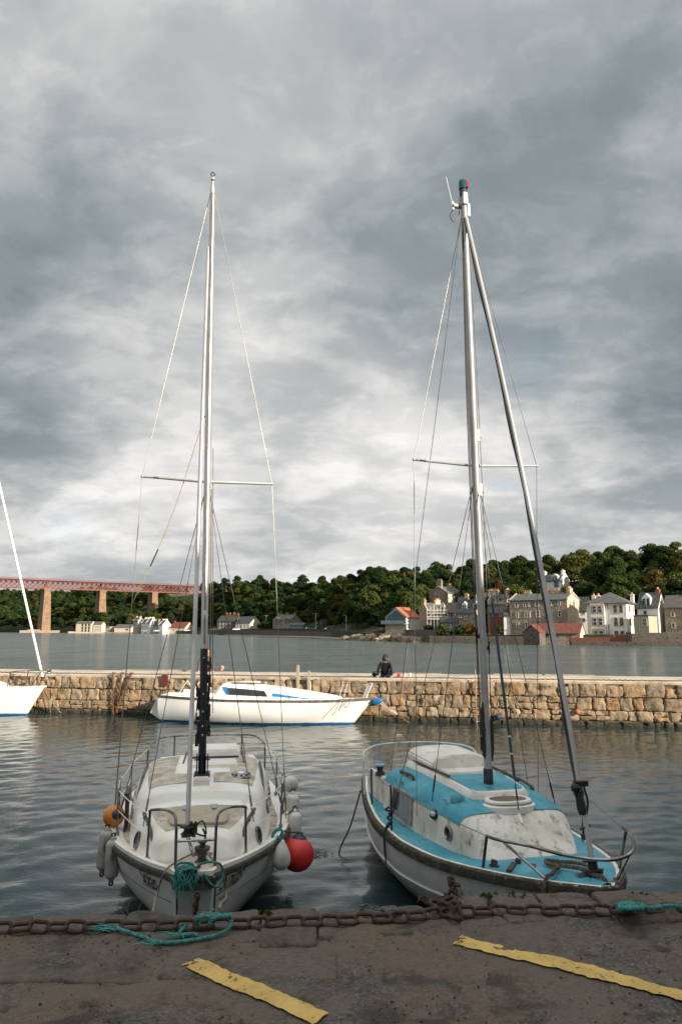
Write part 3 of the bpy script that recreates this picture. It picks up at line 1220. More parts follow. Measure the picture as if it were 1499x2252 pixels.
me_u = MB().bar((0, 0, bbot + .8), (pitch * 1.5, 0, btop - .9), .38, .5).mesh('diagonal_brace')
me_d = MB().bar((0, 0, btop - .9), (pitch * 1.5, 0, bbot + .8), .38, .5).mesh('diagonal_brace')
me_p = MB().box((0, 0, (btop + bbot) / 2), (.9, 1.0, btop - bbot)).mesh('girder_post')
for me in (me_u, me_d, me_p):
    fixn(me)
    me.materials.append(BRED)
nb = int((BX1 - BX0) / pitch)
for side, yy in ((0, -2.6), (1, 2.6)):
    for i in range(nb):
        for me, dy in ((me_u, -.22), (me_d, .22)):
            o = bpy.data.objects.new('diagonal_brace', me)
            C.objects.link(o)
            o.parent = BR
            o.location = (BX0 + i * pitch, yy + dy, 0)
xb = MB()
for i in range(nb):
    xb.box((BX0 + i * pitch, 0, bbot + .5), (.4, 4.6, .5)).box((BX0 + i * pitch, 0, btop - .35), (.4, 8.2, .5))
tag(obj('cross_beam', xb, BRED, BR), kind='stuff')
for px, base_py in ((97, 1390), (219, 1366), (334, 1352), (-36, 1390)):
    # where the ray column meets the bridge line
    kx = (px - 749.5) / 1612
    s = (B0.y * kx - B0.x) / (BD.x - BD.y * kx)
    yb = B0.y + BD.y * s
    zb = HC + (1382 - base_py) / 1612 * yb - 3
    for yy in (-2.6, 2.6):
        o = bpy.data.objects.new('girder_post', me_p)
        C.objects.link(o)
        o.parent = BR
        o.location = (s, yy, 0)
    ring = lambda z, hx, hy: [(s - hx, -hy, z), (s + hx, -hy, z), (s + hx, hy, z), (s - hx, hy, z)]
    hgt = bbot - zb
    obj('pier', MB().loft([ring(zb, 3.0 + hgt * .022, 5.6 + hgt * .03), ring(bbot - 1.2, 2.7, 4.6)]), BST, BR)
    obj('pier_cap', MB().box((s, 0, bbot - .6), (6.0, 10.0, 1.2)), BST, BR)
# plinth round the foot of the near pier
kp = at_y(92, 1391, 628)
tag(obj('stone_landing', MB().box((kp.x, 628, .6), (34, 9, 2.6)).box((kp.x - 6, 626, 2.2), (9, 4, .8)), mat('pale_stone', (.42, .34, .26), (.33, .26, .20), .6, rough=.9)), 'pale stone landing round the foot of the nearest viaduct pier', 'jetty')

# ------------------------------------------------------------------ houses
SLATE = mat('slate_roof', (.075, .075, .075), (.11, .105, .095), 1.2, rough=.75, bump=.6, bscale=6, bdist=.05, dirt=(.15, .13, .10), dscale=.8, dlo=.55, dhi=.8)
SLATED = mat('dark_slate_roof', (.032, .036, .038), (.05, .052, .052), 1.2, rough=.65, bump=.6, bscale=6, bdist=.05)
TILE = mat('orange_tile_roof', (.50, .13, .05), (.40, .10, .04), 1.5, rough=.8, bump=.8, bscale=8, bdist=.06)
TILED = mat('red_brown_tile_roof', (.13, .036, .026), (.19, .055, .036), 1.3, .4, .7, rough=.85, bump=.8, bscale=7, bdist=.06, dirt=(.11, .06, .045), dscale=.7, dlo=.5, dhi=.75)
HARL = mat('white_harling', (.78, .77, .74), (.70, .69, .65), .8, rough=.85, bump=.3, bscale=14, dirt=(.52, .50, .45), dscale=.6, dlo=.6, dhi=.85)
CREAM = mat('cream_harling', (.62, .53, .42), (.55, .46, .36), .8, rough=.9)
GREYH = mat('grey_harling', (.36, .35, .32), (.30, .29, .27), .8, rough=.9)
BRICK = mat('red_brick', (.26, .085, .055), (.20, .07, .05), 2.5, rough=.9, bump=.6, bscale=9, bdist=.05)
POT = mat('chimney_pot', (.55, .26, .14), (.45, .22, .13), 3, rough=.85)
SANDS = mat('sandstone_trim', (.42, .36, .26), (.36, .31, .23), 1.5, rough=.9)


def rubble(name, a, b, joint, dark, scale=1.9):
    """rubble masonry for far walls: stones of a few pixels"""
    m = bpy.data.materials.new(name)
    m.use_nodes = True
    t = NT(m.node_tree)
    tc = t.n('ShaderNodeTexCoord')
    co = t.vmath('MULTIPLY', tc.outputs['Object'], (1, 1, 1.7))
    vo = t.n('ShaderNodeTexVoronoi')
    t.put(vo.inputs['Vector'], co)
    vo.inputs['Scale'].default_value = scale
    sc = t.n('ShaderNodeSeparateColor')
    t.put(sc.inputs[0], vo.outputs['Color'])
    col = t.mix(sc.outputs[0], a, b)
    col = t.mix(t.math('LESS_THAN', sc.outputs[1], .13), col, dark)
    col = t.mix(t.ramp(vo.outputs['Distance'], .32, .52), col, joint)
    col = t.mix(t.math('MULTIPLY', t.ramp(t.noise(tc.outputs['Object'], .5, 6), .45, .7), .4), col, dark)
    bs = t.n('ShaderNodeBsdfPrincipled')
    t.put(bs.inputs['Base Color'], col)
    bs.inputs['Roughness'].default_value = .95
    bn = t.n('ShaderNodeBump')
    bn.inputs['Strength'].default_value = .7
    bn.inputs['Distance'].default_value = .08
    t.put(bn.inputs['Height'], t.math('MULTIPLY', vo.outputs['Distance'], -1.0))
    t.put(bs.inputs['Normal'], bn.outputs[0])
    o = t.n('ShaderNodeOutputMaterial')
    t.put(o.inputs[0], bs.outputs[0])
    return m


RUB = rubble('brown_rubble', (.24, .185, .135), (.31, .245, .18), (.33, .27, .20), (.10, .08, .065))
RUBP = rubble('pale_rubble', (.52, .43, .32), (.43, .35, .26), (.56, .47, .37), (.24, .18, .13))  # also on gables of brown houses, as their sunlit tone
RUBD = rubble('dark_rubble', (.10, .088, .072), (.145, .125, .10), (.12, .10, .085), (.05, .045, .04), 1.5)
GLASS = mat('window_glass', (.015, .018, .022), (.03, .035, .04), 2, rough=.08, spec=.7)
GLASSB = mat('blue_window_glass', (.02, .045, .06), (.035, .065, .08), 2, rough=.06, spec=.8)
FRAMEW = mat('white_frame', (.70, .69, .66), (.62, .61, .58), 2, rough=.5)
FRAMET = mat('teal_frame', (.10, .26, .29), (.08, .22, .25), 2, rough=.5)
FRAMES = SANDS


def zpix(px, py, Y):
    return at_y(px, py, Y).z


def house(name, label, x0, xc, x1, pyb, pye, pyr, Y, th, ridge, wallm, roofm, wins=(), chim=(), frame=None, hip=False, wallm2=None, over=.3, dormer=(), drop=4.0, cat='house', excl=None, glass=None, group=None, skews=False):
    """x0/xc/x1: left edge, near corner and right edge; pyb/pye/pyr: base, eaves and ridge rows, in photograph pixels, at depth Y.
    th: how far the left-hand face is turned to the left. ridge 'L': ridge runs along the left-hand face."""
    mpp = Y / 1612
    pxm = (x0 + x1) / 2
    wd = (xc - x0) * mpp / math.cos(th)
    dp = (x1 - xc) * mpp / math.sin(th)
    zb, ze, zr = (zpix(pxm, p, Y) for p in (pyb, pye, pyr))
    cen = at_y(pxm, pyb, Y)
    # the near corner is what the depth refers to: push the centre back
    cen.y += (wd * math.sin(th) + dp * math.cos(th)) / 2 * .6
    cen.x = cen.y * (pxm - 749.5) / 1612
    kf = cen.y / Y
    wd, dp = wd * kf, dp * kf
    mpp *= kf
    zb, ze, zr = (zpix(pxm, p, cen.y) for p in (pyb, pye, pyr))
    T = thing(name, label, cat, (cen.x, cen.y, zb), -th, group)
    E, Rg = ze - zb, zr - zb
    hw, hd = wd / 2, dp / 2
    fr = frame or FRAMEW
    if hip:
        obj('wall', MB().box((0, 0, (E - drop) / 2), (wd, dp, E + drop)), wallm, T)
        o_ = over
        a = min(hw, hd) * .95
        if hw >= hd:
            rv = [(-hw + a, 0, Rg), (hw - a, 0, Rg)]
        else:
            rv = [(0, -hd + a, Rg), (0, hd - a, Rg)]
        b4 = [(-hw - o_, -hd - o_, E), (hw + o_, -hd - o_, E), (hw + o_, hd + o_, E), (-hw - o_, hd + o_, E)]
        under = [(x, y, E - .14) for x, y, z in b4]
        f = [(0, 1, 5, 4), (1, 2, 5), (2, 3, 4, 5), (3, 0, 4)] if hw >= hd else [(0, 1, 4), (1, 2, 5, 4), (2, 3, 5), (3, 0, 4, 5)]
        f += [(6, 7, 1, 0), (7, 8, 2, 1), (8, 9, 3, 2), (9, 6, 0, 3), (6, 9, 8, 7)]
        RO = obj('roof', MB().add(b4 + rv + under, f), roofm, T)
    else:
        along = ridge == 'L'
        A, B = (hw, hd) if along else (hd, hw)          # ridge half length, half span
        mp = (lambda a, b, z: (a, b, z)) if along else (lambda a, b, z: (-b, a, z))
        pent = [(-B, -drop), (B, -drop), (B, E), (0, Rg), (-B, E)]
        wall = MB().loft([[mp(-A, b, z) for b, z in pent], [mp(A, b, z) for b, z in pent]])
        obj('wall', wall, wallm, T)
        if wallm2 is not None:     # right-hand face; paler rubble on gables puts their sunlight into the colour
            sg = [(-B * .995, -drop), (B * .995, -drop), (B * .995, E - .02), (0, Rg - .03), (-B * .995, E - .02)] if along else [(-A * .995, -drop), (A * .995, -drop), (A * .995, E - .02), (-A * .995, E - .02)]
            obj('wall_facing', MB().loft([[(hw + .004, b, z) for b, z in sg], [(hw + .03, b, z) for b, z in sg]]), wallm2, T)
        slope = (Rg - E) / B
        rf = MB()
        Ao = A + (over * .5 if not skews else -.12)
        for s in (-1, 1):
            q = [(s * (B + over), E - slope * over + .05), (0, Rg + .05), (0, Rg + .22), (s * (B + over), E - slope * over + .2)]
            rf.loft([[mp(-Ao, b, z) for b, z in q], [mp(Ao, b, z) for b, z in q]])
        RO = obj('roof', rf, roofm, T)
        if skews:                  # raised gable copings
            for e in (-1, 1):
                sk = MB()
                for s in (-1, 1):
                    sk.bar(mp(e * A, s * (B + .1), E + .12), mp(e * A, 0, Rg + .2), .36, .34)
                obj('gable_coping', sk, SANDS if wallm is not HARL else HARL, T)
    # windows
    for wdw in wins:
        px, py, wp, hp = wdw[:4]
        gm = wdw[4] if len(wdw) > 4 else (glass or GLASS)
        fm = wdw[5] if len(wdw) > 5 else fr
        z = zpix(px, py, cen.y) - zb
        h = hp * mpp
        if px < xc:
            w_ = wp * mpp / math.cos(th)
            c = Vector(((px - x0) / (xc - x0) * wd - hw, -hd, z))
            ax, nrm = Vector((1, 0, 0)), Vector((0, -1, 0))
        else:
            w_ = wp * mpp / math.sin(th)
            c = Vector((hw, (px - xc) / (x1 - xc) * dp - hd, z))
            ax, nrm = Vector((0, 1, 0)), Vector((1, 0, 0))
        R = Matrix((ax, -nrm, Vector((0, 0, 1)))).transposed()
        b = .10 if w_ < 1.6 else .14
        m = MB()
        pr = .07
        m.box(c + nrm * pr / 2 + ax * (-w_ / 2), (b, pr + .04, h + b), R=R).box(c + nrm * pr / 2 + ax * (w_ / 2), (b, pr + .04, h + b), R=R)
        m.box(c + nrm * pr / 2 + Vector((0, 0, h / 2)), (w_, pr + .03, b), R=R).box(c + nrm * (pr / 2 + .03) + Vector((0, 0, -h / 2)), (w_ + .2, pr + .1, b), R=R)
        m.box(c + nrm * .02, (w_, .05, .07), R=R)
        if w_ > .7:
            m.box(c + nrm * .02, (.06, .046, h), R=R)
        W = obj('window', m, fm, T)
        obj('pane', MB().box(c + nrm * .012, (w_ - b * .6, .02, h - b * .6), R=R), gm, W)
    # chimneys (position along the ridge -1..1, width px, top row, pots)
    for t, wp, pyt, pots, cmx in chim:
        ztop = zpix(pxm, pyt, cen.y) - zb
        w_ = wp * mpp
        if hip:
            x, y = t
        elif ridge == 'L':
            x, y = t * (hw - w_ * .3), 0
        else:
            x, y = 0, t * (hd - w_ * .3)
        zb_ = (E + Rg) / 2 - .5 if not hip else E - .3
        cw = (w_, .75) if (ridge == 'R') else (.75, w_)
        if abs(t if not hip else 0) < .9 and not hip:
            cw = (w_, .75) if ridge == 'L' else (.75, w_)
        ch = obj('chimney', MB().box((x, y, (zb_ + ztop) / 2), (cw[0], cw[1], ztop - zb_)).box((x, y, ztop - .12), (cw[0] + .18, cw[1] + .18, .16)), cmx, T)
        for q in range(pots):
            f = (q + .5) / pots - .5
            dx, dy = (cw[0] * f, 0) if cw[0] >= cw[1] else (0, cw[1] * f)
            obj('chimney_pot', MB().lathe([(.16, 0), (.15, .45), (.17, .5)], 8, (x + dx, y + dy, ztop - .02)), POT, ch)
    # dormers on the left-hand roof slope (px, py, w, h)
    for px, py, wp, hp, dm, gl in dormer:
        w_, h = wp * mpp / math.cos(th), hp * mpp
        cx_d = (px - x0) / (xc - x0) * wd - hw
        zc_ = zpix(px, py, cen.y) - zb
        yb = -hd + (zc_ - h / 2 - E) / max(.1, (Rg - E)) * hd
        D = obj('dormer', MB().loft([[(cx_d - w_ / 2, yb, zc_ - h / 2), (cx_d + w_ / 2, yb, zc_ - h / 2), (cx_d + w_ / 2, yb, zc_ + h * .3), (cx_d, yb, zc_ + h * .75), (cx_d - w_ / 2, yb, zc_ + h * .3)],
                                     [(cx_d - w_ / 2, yb + 2.4, zc_ - h / 2), (cx_d + w_ / 2, yb + 2.4, zc_ - h / 2), (cx_d + w_ / 2, yb + 2.4, zc_ + h * .3), (cx_d, yb + 2.4, zc_ + h * .75), (cx_d - w_ / 2, yb + 2.4, zc_ + h * .3)]]), dm, T)
        for s in (-1, 1):
            obj('dormer_pane', MB().box((cx_d + s * w_ * .22, yb - .02, zc_ - h * .08), (w_ * .30, .05, h * .66)), gl, D)
    if excl:
        EXCL.append((x0 - 30, x1 + 26, cen.y - excl, cen.y - 4))
        EXCL.append((x0 - 8, x1 + 8, cen.y - 6, cen.y + dp * .7 + 4))
    else:
        EXCL.append((x0 - 3, x1 + 3, cen.y - 14, cen.y + dp * .6 + 3))
    T['_b'] = 0
    del T['_b']
    return T, dict(hw=hw, hd=hd, E=E, R=Rg, cen=cen, mpp=mpp, zb=zb, roof=RO)


D = math.radians
# boathouse with the orange roof and glazed gable on the rocks
T, I = house('boathouse', 'white boathouse with bright orange tiled roof, glazed gable and balcony', 848, 890, 922, 1395, 1357, 1337, 203, D(40), 'R', HARL, TILE,
             wins=[(863, 1384, 3, 5), (879, 1384, 5, 7)], excl=30)
hw, hd, E, Rg, mpp = I['hw'], I['hd'], I['E'], I['R'], I['mpp']
zb1 = zpix(869, 1372, I['cen'].y) - I['zb']
zb2 = zpix(905, 1384, I['cen'].y) - I['zb']
obj('stone_base', MB().box((0, 0, zb2 / 2 - 1.5), (2 * hw + .1, 2 * hd + .1, zb2 + 3)).box((0, -hd - .03, zb1 / 2 - 1.5), (2 * hw + .12, .14, zb1 + 3)), RUBP, T)
gp = [(-hw + .35, zb1 + .1), (hw - .35, zb1 + .1), (hw - .35, E - .1), (0, Rg - .45), (-hw + .35, E - .1)]
gz = obj('glazed_gable', MB().loft([[(x, -hd - .06, z) for x, z in gp], [(x, -hd + .02, z) for x, z in gp]]), GLASSB, T)
mb = MB()
for x in (-hw + .35, -hw * .35, hw * .35, hw - .35):
    zt_ = E - .1 + (Rg - E) * (1 - abs(x) / hw) * .8
    mb.box((x, -hd - .08, (zb1 + zt_) / 2), (.12, .1, zt_ - zb1))
mb.box((0, -hd - .085, E - .2), (2 * hw - .6, .1, .14)).box((0, -hd - .085, zb1 + (E - zb1) * .5), (2 * hw - .6, .1, .08))
for s in (-1, 1):
    mb.bar((s * (hw + .1), -hd - .1, E - .05), (0, -hd - .1, Rg + .05), .14, .24)
obj('gable_frame', mb, FRAMET, T)
ba = MB().box((-.3, -hd - .75, zb1), (2 * hw + 1.0, 1.5, .16))
obj('balcony', ba, FRAMET, T)
rl = MB()
for k in range(9):
    rl.box((-hw - .6 + k * (2 * hw + .7) / 8, -hd - 1.45, zb1 + .5), (.05, .05, .9))
rl.box((-.3, -hd - 1.45, zb1 + 1.0), (2 * hw + 1.0, .07, .07))
obj('railing', rl, GALV, T)
obj('railing_glass', MB().box((-.3, -hd - 1.42, zb1 + .5), (2 * hw + .9, .02, .8)), mat('pale_glass', (.25, .36, .36), (.3, .4, .4), 1, rough=.2), T)
for k in range(3):
    obj('roof_light', MB().box((hw * .42, -hd * .3 + k * hd * .45, E + (Rg - E) * .58 + .24), (.9, .75, .06), R=Matrix.Rotation(math.atan2(Rg - E, hw), 3, 'Y')), GLASS, T)

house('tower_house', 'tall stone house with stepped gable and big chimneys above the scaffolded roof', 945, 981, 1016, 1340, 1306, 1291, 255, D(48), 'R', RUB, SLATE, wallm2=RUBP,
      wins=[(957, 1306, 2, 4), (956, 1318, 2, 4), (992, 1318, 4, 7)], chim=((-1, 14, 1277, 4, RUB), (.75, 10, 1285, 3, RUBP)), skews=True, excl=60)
T, I = house('scaffolded_house', 'stone house with grey slate roof wrapped in white scaffolding', 922, 938, 984, 1392, 1346, 1327, 200, D(62), 'R', RUB, SLATE, wallm2=RUB,
             wins=[(950, 1352, 4, 7), (970, 1352, 4, 7)], chim=((-1, 8, 1319, 2, RUB), (.55, 9, 1319, 3, RUBP), (.25, 5, 1320, 2, RUBP)), skews=True)
# scaffold standing against it
sc0 = at_y(961, 1392, I['cen'].y - 5.2)
sf = thing('scaffold', 'white pole scaffold standing against the slate roofed stone house', 'scaffold', sc0, -.18)
m_ = I['cen'].y / 1612
POLE = mat('scaffold_pole', (.62, .60, .58), None, rough=.5)
zt_ = (1392 - 1331) * m_
for i in range(7):
    x = (-21 + 7.2 * i) * m_
    for yy in (0, 1.1):
        obj('standard', MB().tube([(x, yy, -1), (x, yy, zt_ * (.86 + .14 * ((i * 7) % 3) / 2))], .055, 5), POLE, sf)
for k, py in enumerate((1343, 1349, 1356, 1361)):
    z = (1392 - py) * m_
    obj('ledger', MB().tube([(-22 * m_, 0, z), (22 * m_, 0, z)], .06, 5), POLE, sf)
    obj('plank', MB().box((0, .55, z - .18), (44 * m_, 1.1, .16)), mat('pale_board', (.55, .47, .40), (.45, .38, .32), 2, rough=.8), sf)
obj('brace', MB().tube([(-21 * m_, -.05, (1392 - 1361) * m_), (1 * m_, -.05, (1392 - 1343) * m_)], .05, 5), POLE, sf)

house('brick_house', 'small red brick house with two white windows beside the scaffold', 981, 1003, 1007, 1392, 1342, 1326, 199, D(20), 'L', BRICK, SLATED,
      wins=[(987, 1351, 4, 11), (997, 1351, 4, 11)], chim=())
T, I = house('conservatory', 'low white conservatory with slate roof under the red brick house', 968, 1002, 1006, 1392, 1367, 1359, 192, D(18), 'L', GREYH, SLATED,
             wins=[(984, 1374, 7, 9), (994, 1374, 7, 9), (974, 1374, 6, 9)])
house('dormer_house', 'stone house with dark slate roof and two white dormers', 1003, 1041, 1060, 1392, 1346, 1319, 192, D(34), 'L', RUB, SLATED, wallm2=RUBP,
      wins=[(1011, 1354, 4, 7), (1021, 1356, 5, 14), (1035, 1353, 4, 9), (1036, 1371, 4, 9), (1012, 1370, 3, 6)], chim=((.95, 12, 1312, 2, RUBP),),
      dormer=((1018, 1333, 9, 14, FRAMEW, GLASSB), (1040, 1333, 9, 14, FRAMEW, GLASSB)))
house('gabled_stone_house', 'brown stone house with two clustered chimneys behind the tall mast', 1072, 1108, 1132, 1392, 1328, 1308, 203, D(35), 'L', RUB, SLATE, wallm2=RUBP,
      wins=[(1079, 1322, 3, 7), (1090, 1322, 4, 8)], chim=((-.7, 16, 1298, 5, RUBP), (.95, 13, 1297, 4, RUBP)),
      dormer=((1078, 1318, 8, 8, RUB, GLASS), (1094, 1318, 8, 8, RUB, GLASS)), skews=True)
house('tan_gable_house', 'small tan house with red pots between the tower house and dormer roof', 1008, 1026, 1034, 1350, 1321, 1313, 232, D(35), 'L', RUBP, SLATED, chim=((.8, 8, 1307, 3, RUBP),), wins=[(1016, 1328, 3, 6)])
house('upper_slate_house', 'grey slated house on the slope behind the tall mast', 1046, 1076, 1092, 1345, 1316, 1304, 240, D(32), 'L', GREYH, SLATE, chim=((-.8, 8, 1297, 2, RUBP), (.8, 8, 1298, 2, RUBP)), wins=[(1054, 1325, 4, 7), (1066, 1325, 4, 7)])
house('lean_to_house', 'low brown brick house with grey roof below the clustered chimneys', 1076, 1106, 1112, 1398, 1347, 1338, 186, D(20), 'L', BRICK, SLATE, wins=[(1084, 1352, 5, 6), (1098, 1352, 4, 6)])
house('white_outhouse', 'narrow white rendered outhouse at the corner of the stone tenement', 1107, 1121, 1124, 1397, 1350, 1342, 177, D(20), 'L', HARL, SLATED, wins=[(1118, 1366, 3, 3), (1113, 1352, 5, 5)])
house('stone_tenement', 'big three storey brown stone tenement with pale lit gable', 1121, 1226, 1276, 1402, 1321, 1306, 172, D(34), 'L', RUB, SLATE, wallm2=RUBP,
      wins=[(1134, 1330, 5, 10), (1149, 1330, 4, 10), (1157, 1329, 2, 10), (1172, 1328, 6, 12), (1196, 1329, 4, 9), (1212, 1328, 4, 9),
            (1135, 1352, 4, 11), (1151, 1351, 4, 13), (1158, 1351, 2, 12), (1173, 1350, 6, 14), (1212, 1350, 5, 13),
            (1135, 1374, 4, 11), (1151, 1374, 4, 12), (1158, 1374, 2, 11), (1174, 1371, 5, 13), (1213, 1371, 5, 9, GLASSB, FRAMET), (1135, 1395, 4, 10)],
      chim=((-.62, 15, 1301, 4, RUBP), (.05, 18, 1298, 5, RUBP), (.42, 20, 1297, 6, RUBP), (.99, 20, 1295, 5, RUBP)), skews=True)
T, I = house('red_roofed_store', 'low stone store at the water edge with long red tiled roof', 1165, 1256, 1286, 1415, 1392, 1372, 161, D(28), 'L', RUB, TILED, wallm2=CREAM,
             wins=[(1194, 1394, 9, 12, GLASSB, FRAMET), (1216, 1395, 6, 6, GLASSB, FRAMET), (1239, 1395, 6, 6, GLASSB, FRAMET)], drop=4)
house('stone_boat_shed', 'stone shed with tiled gable beside the red roofed store', 1150, 1178, 1196, 1415, 1391, 1375, 158.5, D(45), 'R', RUBD, TILED, drop=4, over=.15)
house('slate_cottage', 'narrow white cottage with dark slate roof between tenement and villa', 1268, 1290, 1300, 1402, 1340, 1314, 176, D(25), 'L', HARL, SLATED, wins=[(1280, 1347, 5, 8), (1280, 1363, 5, 8)])
T, I = house('white_villa', 'large white villa with grey hipped roof and sandstone window surrounds', 1287, 1356, 1401, 1402, 1327, 1302, 163, D(33), 'L', HARL, SLATE, hip=True, over=.7,
             wins=[(px + dx, py, 6, h) for px in (1308, 1342) for dx in (-5, 5) for py, h in ((1340, 15), (1367, 17), (1394, 14))] +
                  [(1370, 1339, 3, 13), (1376, 1339, 3, 13), (1393, 1339, 4, 13), (1371, 1367, 3, 16), (1377, 1367, 3, 16), (1393, 1368, 4, 14)],
             frame=SANDS, chim=(((-2.2, -1.5), 12, 1309, 2, HARL), ((-4.0, 1.6), 9, 1308, 2, HARL), ((4.2, 3.0), 8, 1306, 1, HARL)))
obj('bay', MB().box((I['hw'] * -.42, -I['hd'] - .35, I['E'] / 2 - 2), (3.1, .7, I['E'] + 3.9)), HARL, T)
ps = MB()
for px, py in ((1308, 1340), (1308, 1367), (1308, 1393)):
    z = zpix(px, py, I['cen'].y) - I['zb']
    ps.box((I['hw'] * -.42, -I['hd'] - .72, z), (2.7, .06, 2.1))
obj('bay_surround', ps, SANDS, T)
for py, h in ((1340, 1.5), (1367, 1.7), (1393, 1.4)):
    z = zpix(1308, py, I['cen'].y) - I['zb']
    for s in (-.62, .62):
        W = obj('window', MB().box((I['hw'] * -.42 + s, -I['hd'] - .77, z), (.85, .06, h)), FRAMEW, T)
        obj('pane', MB().box((I['hw'] * -.42 + s, -I['hd'] - .80, z - h * .22), (.7, .03, h * .44)).box((I['hw'] * -.42 + s, -I['hd'] - .80, z + h * .25), (.7, .03, h * .36)), GLASS, W)
obj('downpipe', MB().tube([(I['hw'] * .08, -I['hd'] - .08, -1), (I['hw'] * .08, -I['hd'] - .08, I['E'])], .07, 6), GALV, T)
house('cream_extension', 'flat cream extension beside the white villa', 1388, 1412, 1450, 1400, 1353, 1351, 157, D(40), 'L', SANDS, SLATED, wallm2=HARL, wins=[(1406, 1368, 6, 16)], hip=True, over=.15)
house('pointed_gable_house', 'pale house with steep teal edged gables beyond the white villa', 1398, 1432, 1470, 1400, 1336, 1304, 172, D(38), 'L', HARL, SLATED, wins=[(1409, 1326, 5, 10, GLASSB, FRAMET), (1411, 1349, 5, 10, GLASSB, FRAMET), (1445, 1326, 6, 10)],
      chim=((.9, 12, 1296, 3, BRICK),), dormer=((1413, 1322, 14, 22, HARL, GLASSB),))
house('end_house', 'grey stone house with slate roof past the pointed gables', 1462, 1520, 1550, 1400, 1335, 1310, 168, D(35), 'L', RUB, SLATE, wins=[(1475, 1350, 5, 10), (1495, 1350, 5, 10), (1475, 1375, 5, 10), (1495, 1375, 5, 10)], chim=((.9, 12, 1302, 3, RUBP),))
house('hill_cottage', 'white cottage with dormer and teal windows high among the trees', 1187, 1226, 1258, 1303, 1279, 1263, 246, D(38), 'L', HARL, SLATED,
      wins=[(1195, 1287, 6, 12, GLASSB, FRAMET), (1218, 1286, 7, 13, GLASSB, FRAMET)], chim=((-.98, 11, 1256, 2, HARL), (.98, 12, 1255, 2, HARL)), dormer=((1214, 1271, 11, 11, FRAMEW, GLASSB),), skews=True, excl=75)
tag(obj('telegraph_pole', MB().tube([(0, 0, -2), (0, 0, 7.5)], [.16, .11], 7).box((0, 0, 6.9), (1.2, .1, .1)), BARK, loc=at_y(1325, 1292, 236)), 'wooden telegraph pole among trees beyond the hill cottage', 'pole')

# left and middle shore
house('white_warehouse', 'long white harbour building with tall dark windows by the slipway', 168, 206, 210, 1392, 1371, 1366, 556, D(16), 'L', CREAM, SLATE,
      wins=[(px, py, 3.4, 5, GLASS, GLASS) for px in (184, 192, 200) for py in (1374, 1380.5, 1387)], over=.2)
house('white_block', 'two storey cream block joined to the long white harbour building', 207, 227, 231, 1392, 1373, 1367, 554, D(16), 'L', CREAM, SLATE, wins=[(px, py, 2.6, 4) for px in (214, 219, 224) for py in (1378, 1384)], over=.2)
house('low_shed', 'low flat roofed shed beside the two storey cream block', 228, 246, 253, 1391, 1379, 1377, 560, D(22), 'L', GREYH, SLATE, wins=[(234, 1386, 4, 6)])
house('slip_house', 'low pale slipway building with grey roof on the stone jetty', 254, 294, 300, 1391, 1380, 1373, 553, D(14), 'L', CREAM, SLATE, wins=[(284, 1384, 8, 4)])
cot = [(293, 306, 316, 1365, 1358, GREYH), (312, 322, 334, 1370, 1361, HARL), (322, 333, 344, 1370, 1360, HARL), (336, 349, 356, 1374, 1365, GREYH), (350, 361, 375, 1374, 1364, HARL)]
lab = ['grey gabled cottage at the near end of the white row', 'white cottage with two chimneys second in the shore row', 'tall white gabled cottage in the middle of the shore row', 'low dark roofed cottage between white gables', 'bright white gabled cottage closing the shore row']
for i, (a, b, c, e, r, m) in enumerate(cot):
    house('cottage', lab[i], a, b, c, 1388, e, r, 520 - i * 5, D(40), 'L', m, SLATED if i % 2 else SLATE, wins=[((a + b) / 2 - 2, 1379, 2.2, 4), ((a + b) / 2 + 3, 1379, 2.2, 4)], chim=((-.95, 5, r - 3, 2, m), (.95, 5, r - 3, 2, m)), skews=True, group='cottages along the far shore')
house('brown_roofed_inn', 'brown tiled building at the end of the cottage row', 373, 412, 426, 1388, 1380, 1368, 500, D(25), 'L', CREAM, TILED, wins=[(385, 1384, 3, 4), (398, 1384, 3, 4)], chim=((-.9, 5, 1366, 1, BRICK),))
house('red_chimney_hotel', 'dark stone hotel with tall red brick chimneys above the sea wall', 478, 520, 533, 1386, 1366, 1354, 408, D(25), 'L', RUBD, SLATED, wins=[(px, py, 3, 5) for px in (485, 493, 501, 509) for py in (1372, 1380)],
      chim=((-.4, 5, 1349, 2, BRICK), (.0, 5, 1349, 2, BRICK), (.5, 6, 1348, 2, BRICK), (.95, 6, 1350, 2, BRICK)))
house('hotel_wing', 'low black and white wing with hipped slate roof beside the hotel', 519, 553, 573, 1386, 1370, 1356, 398, D(32), 'L', HARL, SLATED, wallm2=CREAM, wins=[(px, 1376, 4, 5) for px in (525, 533, 541, 549)])
house('stone_villa', 'grey stone villa with twin gables above the sea wall', 600, 640, 662, 1385, 1364, 1352, 362, D(30), 'L', RUB, SLATE, wins=[(px, py, 3, 6) for px in (607, 615, 624, 633, 650) for py in (1369, 1378)],
      chim=((-.95, 6, 1349, 2, RUB), (.0, 6, 1348, 2, RUB), (.95, 6, 1349, 2, RUB)), dormer=((612, 1363, 8, 8, RUB, GLASS), (634, 1362, 8, 8, RUB, GLASS)))
house('teal_kiosk', 'small teal kiosk with slate roof in front of the stone villa', 638, 668, 674, 1385, 1374, 1370, 342, D(20), 'L', FRAMET, SLATE, wins=[(645, 1379, 3, 6), (652, 1379, 3, 6), (659, 1379, 3, 6)], over=.4)

